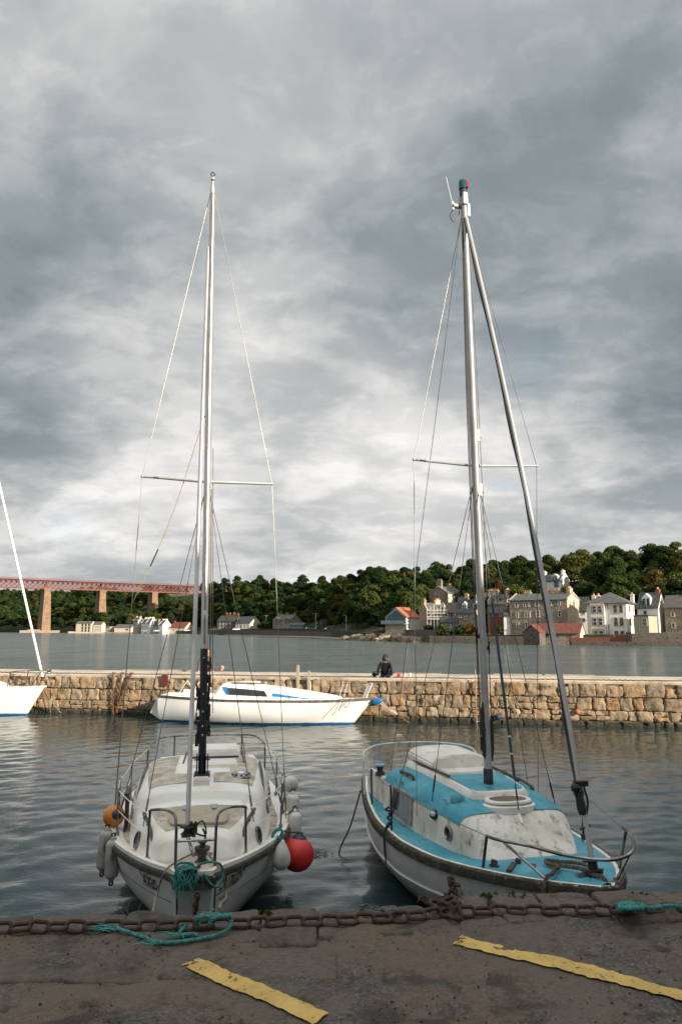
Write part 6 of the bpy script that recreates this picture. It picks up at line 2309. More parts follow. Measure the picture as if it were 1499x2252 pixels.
# teal mushroom vent, roof grab rails, lamp, portholes, windows
VB = obj('vent_dome', MB().lathe([(.095, 0), (.09, .02), (.085, .05), (.06, .085), (.03, .10), (.005, .105)], 18, (2.22, .545, TBk.roof(2.22, .545) - .01)), mat('teal_vent', (.03, .20, .27), (.045, .25, .32), 6, rough=.45), RB, smooth=60)
for sd, s0, s1 in ((1, 3.35, 3.85), (-1, 2.5, 3.3)):
    y = .70 if sd > 0 else .62
    pts = [Vector((s0 + (s1 - s0) * k / 6, sd * y, TBk.roof(s0 + (s1 - s0) * k / 6, y) + .05 + .008 * math.sin(k))) for k in range(7)]
    G = obj('grab_rail', MB().sweep(pts, [(-.014, -.012), (.014, -.012), (.014, .016), (-.014, .016)]), WOODB, RB)
    for k in (0, 3, 6):
        obj('rail_foot', MB().box(pts[k] - Vector((0, 0, .03)), (.06, .028, .06)), WOODB, G)


def cab(s, zf_, sd, off=0.0):
    c = TBk.side(s, zf_, sd)
    t = (TBk.side(s + .04, zf_, sd) - c).normalized()
    u = (TBk.side(s, zf_ + .1, sd) - TBk.side(s, zf_ - .1, sd)).normalized()
    n = t.cross(u).normalized()
    if n.y * sd < 0:
        n = -n
    return c + n * off, t, u, n


for sd in (1, -1):
    for s in (2.02,) if sd > 0 else (2.1, 2.7):
        c, t, u, n = cab(s, .52, sd)
        def rg(k, off):
            return [c + (t * math.cos(a) * .078 + u * math.sin(a) * .085) * k + n * off for a in [2 * math.pi * q / 24 for q in range(24)]]
        PO = obj('porthole', MB().loft([rg(1.0, -.02), rg(1.0, .028), rg(.80, .034), rg(.66, .012), rg(.66, -.0)], cap1=False), TUBES, RB, smooth=40)
        obj('pane', MB().loft([rg(.70, -.01), rg(.69, .004)]), GLASS, PO)
    # long window with a dark and a curtained half
    c0, t, u, n = cab(3.02, .24, sd)
    c1, _, _, _ = cab(3.82, .24, sd)
    d0 = cab(3.02, .80, sd)[0]
    d1 = cab(3.70, .80, sd)[0]
    fr = MB()
    for a, b in ((c0, c1), (c1, d1), (d1, d0), (d0, c0)):
        fr.bar(a + n * .02, b + n * .02, .022, .034)
    mid0, mid1 = c0.lerp(c1, .58), d0.lerp(d1, .58)
    fr.bar(mid0 + n * .022, mid1 + n * .022, .018, .03)
    lo0, lo1 = c0.lerp(d0, .12), c1.lerp(d1, .12)
    fr.bar(lo0 + n * .026, lo1 + n * .026, .012, .02)
    WN = obj('cabin_window', fr, mat('dull_grey_frame', (.22, .21, .19), (.32, .31, .28), 8, rough=.6), RB)
    obj('pane', MB().add([mid0 + n * .022, c1 + n * .022, d1 + n * .022, mid1 + n * .022], [(0, 1, 2, 3)]), GLASS, WN)
    cv = []
    for k in range(25):
        f = k / 24
        w_ = .006 * math.sin(k * 1.7) + .004 * math.sin(k * .9)
        cv.append((c0.lerp(mid0, f) + n * (.024 + w_ * .4), d0.lerp(mid1, f) + n * (.024 + w_ * .4)))
    cb = MB()
    cb.loft([[a for a, b in cv], [b for a, b in cv]], closed=False, cap0=False, cap1=False)
    obj('curtain', cb, mat('grey_curtain', (.20, .22, .22), (.32, .34, .33), 16, rough=.6, stretch=(2.5, 2.5, .2)), WN, smooth=60)
c, t, u, n = cab(2.38, .72, 1)
NL = obj('navigation_lamp', MB().ball(c + n * .02, .055, 14, 10).lathe([(.062, 0), (.062, .012)], 16, c, Matrix((t, u, n)).transposed()), BLACK, RB, smooth=50)
obj('lamp_lens', MB().ball(c + n * .045 + t * -.018 + u * .012, .036, 12, 8), mat('lamp_lens', (.55, .60, .66), None, rough=.1), NL, smooth=50)
# cockpit: coamings, winch post and washboards
for sd in (1, -1):
    obj('cockpit_side', MB().box((4.65, sd * .78, .98), (.9, .10, .46)), GRIME, RB, bevel=.02)
obj('cockpit_sole', MB().box((4.9, 0, .72), (1.4, 1.3, .06)), BLUE, RB)
WI = obj('winch', MB().lathe([(.075, 0), (.07, .05), (.045, .06), (.045, .10), (.06, .13), (.075, .14)], 18, (4.55, .80, 1.20)), mat('blackened_bronze', (.05, .055, .06), (.10, .10, .10), 6, rough=.45, metal=.5), RB, smooth=40)
obj('winch_cap', MB().lathe([(.08, 0), (.08, .022), (.02, .03)], 18, (4.55, .80, 1.34)), mat('pale_teal_cap', (.20, .36, .42), None, rough=.5), WI, smooth=40)
# mast with black lower fittings
MSB, MZB = 2.48, 1.395
MTB = 9.50
LEANB = Vector((-.015, .021, 1))


def mastB(z):
    return Vector((MSB, 0, MZB)) + LEANB * (z - MZB)


def ovB(z, a, b, n=16):
    return oval(z, a, b, n, mastB)


obj('mast_step', MB().box((MSB, -.02, MZB + .01), (.30, .24, .03)).box((MSB, 0, MZB + .03), (.18, .14, .03)), WHB, RB)
obj('mast', MB().loft([ovB(MZB + .02, .066, .048), ovB(7.4, .066, .048), ovB(9.2, .058, .044), ovB(MTB - .1, .052, .040)]), ALUD, RB, smooth=50)
obj('sail_track', MB().box(mastB(4.4) + Vector((.05, -.038, 0)), (.05, .036, 4.7)), BLACK, RB)
obj('mast_boot', MB().loft([ovB(MZB + .02, .075, .06), ovB(MZB + .22, .073, .058), ovB(MZB + .24, .067, .05)]), mat('black_tape', (.015, .015, .015), (.05, .05, .048), 8, rough=.6), RB, smooth=40)
rr = random.Random(31)
for k in range(9):
    z = MZB + .5 + rr.uniform(0, .55)
    sd = rr.choice((-1, 1))
    c = mastB(z) + Vector((-.03, sd * .055, 0))
    pts = [c + Vector((rr.gauss(0, .012), rr.gauss(0, .012), .18 - .36 * abs(((i * .31) % 2) - 1))) for i in range(20)]
    obj('halyard_coil', MB().tube(smooth_pts(pts, 3), .009, 5), DROPE, RB)
for z, sd in ((1.95, 1), (2.2, -1), (3.15, -1), (3.3, 1), (2.05, -1)):
    c = mastB(z) + Vector((-.01, sd * .06, 0))
    obj('cleat', MB().box(c, (.03, .03, .05)).box(c + Vector((0, sd * .025, 0)), (.022, .018, .17)), BLACK, RB, bevel=.004)
for z, sd in ((6.0, -1), (5.25, -1)):
    c = mastB(z) + Vector((-.02, sd * .055, 0))
    obj('mast_fitting', MB().box(c, (.05, .03, .16)).ball(c + Vector((0, sd * .02, -.03)), .03, 8, 6), GALV, RB)
# masthead: lamp, aerial, sheaves
MH = obj('masthead_box', MB().box(mastB(MTB - .05), (.16, .075, .18)).box(mastB(MTB - .12) + Vector((.02, .09, -.02)), (.06, .14, .05)).box(mastB(MTB - .2) + Vector((.0, -.06, 0)), (.08, .05, .20)), GALV, RB, bevel=.008)
obj('lamp_base', MB().lathe([(.05, 0), (.055, .05), (.05, .10)], 14, mastB(MTB + .02)), BLACK, MH, smooth=40)
obj('lamp_lens_green', MB().lathe([(.06, 0), (.062, .10), (.055, .13), (.01, .135)], 16, mastB(MTB + .12)), mat('green_lens', (.01, .07, .075), None, rough=.2), MH, smooth=40)
obj('lamp_lens_red', MB().box(mastB(MTB + .18) + Vector((-.03, -.052, 0)), (.05, .03, .09)), mat('red_lens', (.35, .02, .05), None, rough=.2), MH)
obj('aerial', MB().tube([mastB(MTB - .14) + Vector((.03, .15, 0)), mastB(MTB + .30) + Vector((.04, .235, 0))], .005, 6).tube([mastB(MTB - .20) + Vector((.03, .15, 0)), mastB(MTB - .08) + Vector((.03, .155, 0))], .02, 8), GELW, MH)
obj('aerial_cable', MB().tube(smooth_pts([mastB(MTB - .18) + Vector((.03, .15, 0)), mastB(MTB - .30) + Vector((.03, .20, 0)), mastB(MTB - .38) + Vector((.03, .15, 0)), mastB(MTB - .30) + Vector((.02, .08, 0)), mastB(MTB - .2) + Vector((.02, .06, 0))], 5), .006, 5), BLACK, MH)
for k, dy in enumerate((-.075, .07, .085)):
    z0 = (MTB - .25, MTB - .4, MTB - .55)[k]
    wire('halyard', [mastB(z0) + Vector((-.03, dy * .6, 0)), mastB(7.0) + Vector((-.03, dy * 1.05, 0)), mastB(4.5) + Vector((-.02, dy * 1.2, 0)), mastB(2.05) + Vector((0, dy, 0))], .0065, (WIRED, DROPE, DROPE)[k], RB)
# spreaders, shrouds and stays
SPB = 5.58
rootB = mastB(SPB)
tL = Vector((MSB + .16, .88, SPB + .09))
tR = Vector((MSB + .16, -.97, SPB + .11))
for tip in (tL, tR):
    obj('spreader', MB().tube([rootB + (tip - rootB) * .07, tip], [.020, .015], 8).ball(tip, .022, 8, 6), ALUD, RB, smooth=50)
topB = mastB(MTB - .30)


def stay(name, a, b, r, m, tb=True, parent=RB):
    wire(name, [a, b], r, m, parent)
    if tb:
        d = (a - b).normalized()
        obj('turnbuckle', MB().tube([b, b + d * .10, b + d * .11, b + d * .30, b + d * .31, b + d * .40], [.006, .006, .012, .012, .006, .006], 8), BLACK, parent)


for sd, tip in ((1, tL), (-1, tR)):
    cp = Vector((2.80, sd * .86, 1.02))
    wire('cap_shroud', [topB + Vector((0, sd * .04, 0)), tip, tip.lerp(cp, .5), cp], .0050, WIRE if sd > 0 else WIRED, RB)
    stay('lower_shroud', mastB(SPB - .25) + Vector((0, sd * .04, 0)), TBk.side(2.55, .93, sd) + Vector((0, sd * .02, 0)) if sd > 0 else Vector((2.35, -.86, 1.15)), .0048, WIRED)
    stay('aft_shroud', mastB(SPB - .25) + Vector((0, sd * .04, 0)), Vector((3.3, sd * 1.05, .85)), .0046, WIRED)
wire('backstay', [topB + Vector((.04, .03, 0)), Vector((5.75, .25, .95))], .0048, WIRED, RB)
# babystay in a dark blue sleeve, ending on the cabin front
bs0 = Vector((1.70, .0, TBk.roof(1.74, 0) + .03))
bs1 = mastB(SPB - .35) + Vector((-.06, 0, 0))
wire('babystay', [bs0, bs1], .0045, WIRED, RB)
bd = (bs1 - bs0)
obj('stay_sleeve', MB().tube([bs0 + bd * .085, bs0 + bd * .62], .017, 10), mat('blue_black_sleeve', (.012, .035, .045), (.02, .06, .075), 3, rough=.45), RB, smooth=50)
for f in (.155, .205):
    obj('sleeve_tape', MB().tube([bs0 + bd * f, bs0 + bd * (f + .004)], .019, 10), GELW, RB)
obj('turnbuckle', MB().tube([bs0, bs0 + bd * .03, bs0 + bd * .032, bs0 + bd * .07], [.006, .006, .011, .008], 8), BLACK, RB)
obj('stay_strap', MB().box((1.655, .0, TBk.roof(1.66, 0) - .005), (.17, .035, .008), R=Matrix.Rotation(-.75, 3, 'Y')), GELW, RB)
# furling foil with a ragged strip of sail along it
f0 = Vector((.30, -.05, 1.10))
f1 = mastB(MTB - .35) + Vector((-.06, 0, 0))
sag = [f0.lerp(f1, k / 24) + Vector((0, -.10, -.08)) * math.sin(math.pi * k / 24) for k in range(25)]
obj('furling_foil', MB().tube(sag, .027, 12), ALUD, RB, smooth=50)
obj('furled_strip', MB().tube([p + Vector((.02, .020 + .010 * math.sin(k * 1.1), 0)) for k, p in enumerate(sag[2:])], [.016 + .008 * math.sin(k * .9) ** 2 for k in range(23)], 6), mat('sun_rotted_cloth', (.02, .025, .03), (.07, .07, .07), 3, rough=.9), RB, smooth=60)
dd = (f1 - f0).normalized()
Rd = dd.to_track_quat('Z', 'Y').to_matrix()
FDB = obj('furling_drum', MB().lathe([(.05, 0), (.095, .01), (.095, .025), (.045, .03), (.045, .09), (.095, .095), (.095, .11), (.05, .12)], 18, f0 + dd * -.06, Rd), BLACK, RB, smooth=40)
obj('furler_toggle', MB().tube([f0 + dd * -.06, Vector((.22, -.04, .97))], .016, 8), GALV, RB)
gb = f0 + dd * .62
obj('sail_shackle', MB().lathe([(.035, -.16), (.05, -.1), (.04, 0), (.055, .06), (.03, .1)], 12, gb, Rd).ball(gb + Vector((0, .04, .10)), .05, 10, 8).box(gb + Vector((0, -.02, .14)), (.06, .14, .05)), BLACK, RB, smooth=40)
obj('loose_line', MB().tube(smooth_pts([gb + Vector((0, -.05, .12)), gb + Vector((0, -.09, -.05)), gb + Vector((0, -.06, -.2)), gb + Vector((0, -.05, -.36))], 5), .012, 6), DROPE, RB)
obj('foil_clamp', MB().tube([f0 + dd * .36 + Vector((0, -.06, .0)), f0 + dd * .36 + Vector((0, .06, -.03))], .012, 6), BLACK, RB)
# pulpit of bent tube
DB = lambda s: HB.sheer(s) + .03
P_a = Vector((1.12, .74, DB(1.1)))
P_b = Vector((.42, .40, DB(.4)))
P_c = Vector((.10, -.16, DB(.1)))
P_d = Vector((.62, -.56, DB(.6)))
rail = [P_a + Vector((-.06, -.02, .33)), P_a + Vector((-.2, -.08, .325)), Vector((.62, .46, 1.23)), Vector((.30, .22, 1.21)), Vector((.04, -.05, 1.225)), Vector((.0, -.26, 1.275)), Vector((.12, -.40, 1.335)), Vector((.34, -.50, 1.37)), Vector((.48, -.53, 1.375))]
tubo('pulpit_rail', rail, .017, RB)
obj('pulpit_leg', MB().tube([P_a, P_a + Vector((-.07, -.02, .33))], .016, 10), mat('black_iron_tube', (.02, .02, .02), (.05, .045, .04), 8, rough=.5), RB, smooth=50)
obj('pulpit_leg', MB().tube([P_a + Vector((-.25, -.12, .315)), P_b], .015, 10), TUBES, RB, smooth=50)
obj('pulpit_leg', MB().tube([Vector((.08, -.36, 1.315)), P_c], .015, 10), TUBES, RB, smooth=50)
obj('pulpit_leg', MB().tube([Vector((.40, -.515, 1.37)), P_d], .015, 10), TUBES, RB, smooth=50)
obj('pulpit_foot', MB().lathe([(.04, 0), (.04, .01), (.02, .015), (.02, .04)], 12, P_c), GALV, RB, smooth=40)
# stanchions, lifelines and stern rail
prev = P_a + Vector((-.07, -.02, .33))
for s, sd, h in ((3.05, 1, .56), (4.35, 1, .5)):
    f = Vector((s, sd * (HB.hb(s) - .06), DB(s)))
    obj('stanchion', MB().tube([f, f + Vector((0, .01, h))], .014, 10), mat('black_iron_tube', (0, 0, 0)), RB, smooth=50)
    wire('lifeline', smooth_pts([prev, prev.lerp(f + Vector((0, 0, h - .03)), .5) + Vector((0, 0, -.03)), f + Vector((0, 0, h - .03))], 5), .004, WIRED, RB)
    prev = f + Vector((0, 0, h - .03))
f = Vector((3.05, HB.hb(3.05) - .06, DB(3.05)))
rr = random.Random(8)
ST = obj('stanchion_lashing', MB().tube(smooth_pts([f + Vector((rr.gauss(0, .02), .02 + rr.gauss(0, .02), .02 + .26 * k / 12)) for k in range(13)], 4), .014, 6), DROPE, RB)
obj('hanging_strap', MB().tube(smooth_pts([f + Vector((0, .03, .1)), f + Vector((0, .10, -.02)), f + Vector((.01, .09, -.25)), f + Vector((.03, .07, -.42))], 4), [.016] * 10 + [.010] * 3, 6), DROPE, RB)
f = Vector((2.0, -(HB.hb(2.0) - .06), DB(2.0)))
obj('stanchion', MB().tube([f, f + Vector((0, -.01, .58))], .014, 10).lathe([(.03, 0), (.03, .06), (.015, .065)], 10, f), mat('black_iron_tube', (0, 0, 0)), RB, smooth=50)
wire('lifeline', [f + Vector((0, 0, .55)), Vector((.48, -.53, 1.37))], .003, WIRED, RB)
WTUBE = mat('white_tube', (.66, .66, .64), (.5, .5, .47), 5, rough=.4)
tubo('pushpit_rail', [(4.9, .95, .86), (4.9, .96, 1.3), (4.92, .95, 1.42), (5.05, .90, 1.47), (5.5, .55, 1.49), (5.65, 0, 1.49), (5.5, -.55, 1.49), (5.05, -.9, 1.47), (4.9, -.96, 1.3), (4.9, -.95, .86)], .016, RB, WTUBE)
obj('pushpit_leg', MB().tube([(5.35, .68, .88), (5.35, .69, 1.475)], .012, 8), WTUBE, RB, smooth=50)
obj('stern_lamp', MB().lathe([(.02, 0), (.02, .05), (.04, .06), (.04, .10), (.05, .105), (.045, .14), (.01, .15)], 14, (5.62, .12, 1.49)), WTUBE, RB, smooth=40)
# deck clutter on the foredeck
OLDW = mat('rotten_wood', (.06, .05, .038), (.11, .09, .07), 9, rough=.95, bump=.5)
for s, y, a in ((1.14, .60, .5), (1.10, .34, .1)):
    obj('deck_chock', MB().box((s, y, HB.sheer(s) + .07), (.08, .035, .05), rz=a).box((s, y, HB.sheer(s) + .035), (.12, .06, .02), rz=a), OLDW, RB, bevel=.01)
for s, y, a, L in ((.98, .48, .9, .30), (.92, .26, 1.1, .12), (.75, .12, 1.2, .22)):
    obj('fallen_slat', MB().box((s, y, HB.sheer(s) + .045), (.06, L, .022), rz=a), OLDW, RB, bevel=.006)
obj('deck_ring', MB().tube([(.72, .10 + .03 * math.cos(a), HB.sheer(.7) + .085 + .03 * math.sin(a)) for a in [2 * math.pi * k / 12 for k in range(12)]], .006, 6, closed=True), RUSTD, RB)
obj('bow_cleat', MB().box((.30, .02, HB.sheer(.3) + .04), (.16, .05, .05)).box((.30, .02, HB.sheer(.3) + .075), (.05, .22, .03)), GALV, RB, bevel=.01)


def RBW(p):
    return Matrix.Translation(bowB) @ Matrix.Rotation(RBZ, 4, 'Z') @ Vector(p)


def rb_rope(label, pts, r, m, laid=True):
    return warp(label, [RBW(p) for p in pts], r, m, group='ropes on the blue decked sloop', laid=laid, turns=7)


rb_rope('thick muddy rope lying in a bend across the blue foredeck', [(.88, -.02, DB(.9) + .05), (.92, .10, DB(.9) + .06), (.80, .16, DB(.8) + .06), (.62, .14, DB(.6) + .06), (.52, .24, DB(.5) + .06), (.40, .34, DB(.4) + .05), (.36, .42, DB(.3) + .03), (.34, .47, .92), (.36, .49, .80)], .022, BROPE)
rb_rope('thick muddy rope running aft along the blue foredeck to the furler', [(.92, .04, DB(.9) + .04), (.80, -.12, DB(.8) + .05), (.62, -.18, DB(.6) + .05), (.40, -.10, DB(.4) + .05), (.28, -.14, DB(.3) + .05)], .021, BROPE)
rb_rope('thick muddy rope dragged from the bend over the stem plate', [(.70, .14, DB(.7) + .07), (.52, .06, DB(.5) + .07), (.36, .05, DB(.3) + .08), (.22, .0, DB(.2) + .05), (.06, -.02, DB(.05) + .04), (-.04, .0, .86)], .022, BROPE)
# dark line hanging off the stern into the water with weed on it
stq = [RBW((5.2, .92, .86)), RBW((5.25, 1.06, .5)), RBW((5.0, 1.32, .02))]
warp('dark slack line from the stern of the blue decked sloop into the water', [stq[0], stq[0].lerp(stq[2], .5) + Vector((0, 0, -.08)), stq[2] + Vector((0, 0, .02)), RBW((4.6, 1.40, -.05))], .014, DROPE, group='ropes on the blue decked sloop')
sw = MB()
c = RBW((5.0, 1.62, .0))
for k in range(80):
    p = c + Vector((rr.gauss(-.05, .14), rr.gauss(0, .07), .012 + rr.uniform(0, .014)))
    d = Vector((rr.gauss(0, 1), rr.gauss(0, 1), 0)).normalized()
    e = Vector((-d.y, d.x, 0))
    l, w_ = rr.uniform(.02, .06), rr.uniform(.006, .015)
    sw.add([p - d * l, p + e * w_, p + d * l, p - e * w_], [(0, 1, 2, 3)])
tag(obj('seaweed', sw, mat('brown_seaweed', (.018, .015, .010), (.035, .028, .015), 9, rough=.6)), 'clump of dark seaweed floating by the stern line', 'seaweed')

# ------------------------------------------------------------------ white yacht lying along the pier
def along_pier(px, n, z, py=1540):
    """world point n metres off the pier face on the sight line of a pixel column"""
    d = rayd(px, py)
    o = Vector((0, 0, HC))
    k = (PA + PNRM * n - o).dot(PNRM) / d.dot(PNRM)
    p = o + d * k
    return Vector((p.x, p.y, z))


yb = along_pier(822, 1.25, 0)
YZ = math.atan2(-PDIR.y, -PDIR.x)
YA = thing('white_yacht', 'white yacht with blue stripe and dark cabin window lying mastless along the stone pier', 'yacht', yb, YZ)
HY = Hull(8.0, pc([0, .3, 1.0, 2.2, 3.6, 5.0, 6.6, 8.0], [.03, .18, .48, .86, 1.12, 1.18, 1.0, .72]), pc([0, 2, 5, 8], [.92, .86, .86, .93]), 1.05, zk=-.35, p0=1.2, p1=3.2)
YW = gel_mat('yacht_white', (.85, .85, .83), (.80, .80, .78), (.60, .58, .52), zband=(.05, .075, (.02, .13, .32)), rough=.3, streak_amt=.3)
obj('hull', HY.shell(48, 16), YW, YA, smooth=45)
# transom raked forward above, aft below
obj('transom', MB().loft([[(8.0, y, .93) for y in (-.72, .72)] + [(8.38, y, .30) for y in (.50, -.50)], [(7.9, y, .93) for y in (-.72, .72)] + [(7.9, y, .0) for y in (.50, -.50)]]), YW, YA)
obj('deck', HY.deck(.02, .05, .02, 30, 10), GELW, YA, smooth=60)
obj('toe_rail', MB().sweep(HY.loop(8.0, 40), [(-.02, -.05), (.02, -.05), (.022, .03), (-.02, .03)][::-1]), mat('toe_rail_dark', (.05, .048, .042), (.14, .13, .12), 12, rough=.7), YA)
TY = Trunk(HY, [(1.2, .22, .2, .90), (1.4, .34, .3, .95), (2.6, .62, .54, 1.12), (4.0, .80, .70, 1.27), (5.2, .84, .74, 1.37), (5.5, .84, .74, 1.38), (5.75, .84, .70, 1.20), (5.85, .82, .66, 1.0)], n=5.5, camber=.05)
obj('cabin', TY.shell(50, 30), GELW, YA, smooth=40)


def yside(s, zf, sd, off=.008):
    c = TY.side(s, zf, sd)
    return c + Vector((0, sd * off, off * .4))


for sd in (1, -1):
    def strip(name, pts_lo, pts_hi, m, par):
        rows_ = [[yside(a[0] + (b[0] - a[0]) * k / 4, a[1] + (b[1] - a[1]) * k / 4, sd, .018) for a, b in zip(pts_lo, pts_hi)] for k in range(5)]
        return obj(name, MB().loft(rows_, closed=False, cap0=False, cap1=False), m, par, smooth=60)
    W = strip('cabin_window', [(3.75 + .1 * k, .38) for k in range(16)], [(3.90 + .095 * k, .80) for k in range(16)], GLASS, YA)
    YB = mat('yacht_blue', (.01, .19, .47), None, rough=.35)
    strip('blue_stripe', [(5.16 + .035 * k, .40) for k in range(5)], [(5.30 + .05 * k, .84) for k in range(5)], YB, YA)
    strip('blue_stripe', [(1.9 + .17 * k, .30 + .012 * k) for k in range(11)], [(1.92 + .165 * k, .34 + .035 * k) for k in range(11)], YB, YA)
    strip('red_stripe', [(1.75 + .12 * k, .92) for k in range(11)], [(1.75 + .12 * k, .955) for k in range(11)], mat('dull_red', (.20, .05, .045), None, rough=.6), YA)
obj('hatch', MB().box((4.7, 0, 1.42), (.7, .6, .06)), GELW, YA, bevel=.01)
obj('grab_rail', MB().box((4.6, .45, 1.42), (1.3, .03, .05)), WOODB, YA)
obj('cockpit_coaming', MB().box((6.7, .70, .98), (1.8, .12, .16)), GELW, YA, bevel=.02)
obj('cockpit_coaming', MB().box((6.7, -.70, .98), (1.8, .12, .16)), GELW, YA, bevel=.02)
for sd in (1, -1):
    obj('pulpit_leg', MB().tube([(1.2, sd * .48, .90), (1.05, sd * .46, 1.45)], .016, 6), WTUBE, YA)
    obj('pulpit_leg', MB().tube([(.30, sd * .15, .92), (.05, sd * .20, 1.46)], .018, 6), WTUBE, YA)
    obj('pulpit_leg', MB().tube([(.38, sd * .20, .92), (.18, sd * .24, 1.46)], .016, 6), WTUBE, YA)
    obj('stanchion', MB().tube([(2.55, sd * .88, .88), (2.55, sd * .89, 1.42)], .013, 6), WTUBE, YA)
    obj('pushpit_leg', MB().tube([(7.25, sd * .70, .92), (6.85, sd * .74, 1.50)], .018, 6), WTUBE, YA)
    obj('pushpit_leg', MB().tube([(6.35, sd * .86, .9), (6.85, sd * .74, 1.50)], .018, 6), WTUBE, YA)
tubo('pulpit_rail', [(1.05, .46, 1.45), (.5, .32, 1.47), (.05, .20, 1.46), (-.02, 0, 1.46), (.05, -.20, 1.46), (.5, -.32, 1.47), (1.05, -.46, 1.45)], .014, YA, TUBES)
obj('stem_fender', MB().lathe([(.02, -.20), (.09, -.16), (.12, -.05), (.12, .08), (.08, .2), (.04, .26)], 14, (-.06, .0, .80), Matrix.Rotation(-1.25, 3, 'Y')), mat('bright_blue_vinyl', (.01, .13, .33), None, rough=.4), YA, smooth=50)
obj('jib_sheet', MB().tube(smooth_pts([(1.0, .5, .93), (1.15, .58, .80), (1.3, .62, .5), (1.42, .60, .35)], 4), .012, 5), TAN, YA)
obj('jib_sheet', MB().tube(smooth_pts([(.75, .42, .95), (.85, .55, .72), (.95, .5, .62), (1.05, .48, .9)], 4), .012, 5), TAN, YA)
YM = Matrix.Translation(yb) @ Matrix.Rotation(YZ, 4, 'Z')
a_ = YM @ Vector((-.05, -.05, .86))
e_ = along_pier(901, .45, 0, 1590)
PINK = mat('faded_pink_rope', (.52, .40, .36), (.42, .30, .26), 9, rough=.85)
m_ = a_.lerp(e_, .65)
for k, off in enumerate((.0, .10)):
    tag(obj('mooring_line', MB().tube(smooth_pts([a_ + Vector((0, 0, off)), a_.lerp(m_, .5) + Vector((0, 0, -.04 + off * .6)), m_ + Vector((0, 0, off * .2))], 5), .016, 6), PINK, smooth=60), ('lower' if k == 0 else 'upper') + ' faded pink mooring line from the white yacht bow to a rusty chain', 'rope', 'bow lines of the white yacht')
ct = thing('mooring_chain', 'rusty orange chain running from the pink lines into the water', 'chain', m_, 0)
chain_along('link', [(0, 0, 0), e_ + Vector((0, 0, -.05)) - m_], .14, .09, .02, ct, RUST, roll=(.2, 1.5), n=6, seg=4)

# ------------------------------------------------------------------ boat cut by the left edge
gb_ = along_pier(100, 1.0, 0, 1520)
GB = thing('white_yacht', 'bright white yacht bow with furled stay beside the pier at the hanging chains', 'yacht', gb_, YZ)
HG = Hull(7.2, pc([0, .3, 1.0, 2.2, 3.6, 5.0, 7.2], [.05, .2, .52, .9, 1.15, 1.15, .8]), pc([0, 2, 5, 7.2], [1.12, 1.02, .96, 1.0]), .95, zk=-.35, p0=1.2, p1=3.0)
obj('hull', HG.shell(44, 16), YW, GB, smooth=45)
obj('deck', HG.deck(.02, .05, .02, 30, 10), GELW, GB, smooth=60)
obj('toe_rail', MB().sweep(HG.loop(7.2, 36), [(-.02, -.03), (.012, -.03), (.012, .035), (-.02, .035)][::-1]), GELW, GB)
TG = Trunk(HG, [(1.7, .3, .25, 1.04), (2.0, .5, .42, 1.2), (3.2, .72, .62, 1.42), (5.0, .78, .68, 1.46), (5.1, .76, .66, 1.3)], n=5.5)
obj('cabin', TG.shell(30, 26), GELW, GB, smooth=40)
mg = Vector((2.9, 0, 1.42))
obj('mast', MB().tube([mg, mg + Vector((.1, 0, 9.0))], [.06, .045], 12), ALU, GB, smooth=50)
g0 = Vector((.16, 0, 1.50))
obj('furling_foil', MB().tube([g0, mg + Vector((.05, 0, 8.6))], .05, 10), GELW, GB, smooth=50)
obj('furling_drum', MB().lathe([(.10, 0), (.10, .03), (.05, .04), (.05, .10), (.10, .11), (.10, .14)], 14, g0 + Vector((0, 0, -.16))), BLACK, GB, smooth=40)
obj('forestay_tang', MB().tube([g0 + Vector((0, 0, -.1)), Vector((.32, 0, 1.13))], .016, 6), TUBES, GB)
tubo('pulpit_rail', [(1.3, .58, 1.12), (1.2, .58, 1.62), (1.1, .56, 1.72), (.4, .32, 1.75), (-.1, .12, 1.77), (-.14, 0, 1.77), (-.1, -.12, 1.77), (.4, -.32, 1.75), (1.1, -.56, 1.72), (1.2, -.58, 1.62), (1.3, -.58, 1.12)], .018, GB, TUBES)
for sd in (1, -1):
    obj('pulpit_leg', MB().tube([(.5, sd * .28, 1.12), (.05, sd * .2, 1.76)], .015, 6), TUBES, GB)
LM = obj('bow_lamp', MB().box((-.14, .03, 1.68), (.10, .12, .14)), mat('green_lens', (0, 0, 0)), GB)
obj('lamp_lens', MB().box((-.16, .06, 1.66), (.06, .10, .05)), mat('lamp_lens', (0, 0, 0)), LM)
for k, (px, py) in enumerate(((114, 1564), (136, 1568))):
    tag(obj('bow_rope', MB().tube(smooth_pts([Matrix.Translation(gb_) @ Matrix.Rotation(YZ, 4, 'Z') @ Vector((.05, .05, 1.05)), along_pier(106 + 6 * k, .6, .55), along_pier(px, .3, .02)], 5), .018, 6), TAN, smooth=60),
        'pale bow rope of the bright white yacht dropping %s into the water' % ('steeply' if k == 0 else 'at a slant'), 'rope', 'bow ropes of the bright white yacht')


# ------------------------------------------------------------------ people on the pier
def skin_mesh(name, verts, edges, radii, root=0, sub=2):
    me = bpy.data.meshes.new(name)
    me.from_pydata([Vector(v_) for v_ in verts], edges, [])
    o = bpy.data.objects.new('tmp_skin', me)
    C.objects.link(o)
    o.modifiers.new('skin', 'SKIN')
    for i, r in enumerate(radii):
        sv = me.skin_vertices[0].data[i]
        sv.radius = (r, r) if not isinstance(r, tuple) else r
        sv.use_root = (i == root)
    sb = o.modifiers.new('sub', 'SUBSURF')
    sb.levels = sub
    sb.render_levels = sub
    dg = bpy.context.evaluated_depsgraph_get()
    out = bpy.data.meshes.new_from_object(o.evaluated_get(dg))
    bpy.data.objects.remove(o)
    out.materials.clear()
    out.shade_smooth()
    out.name = name
    return out


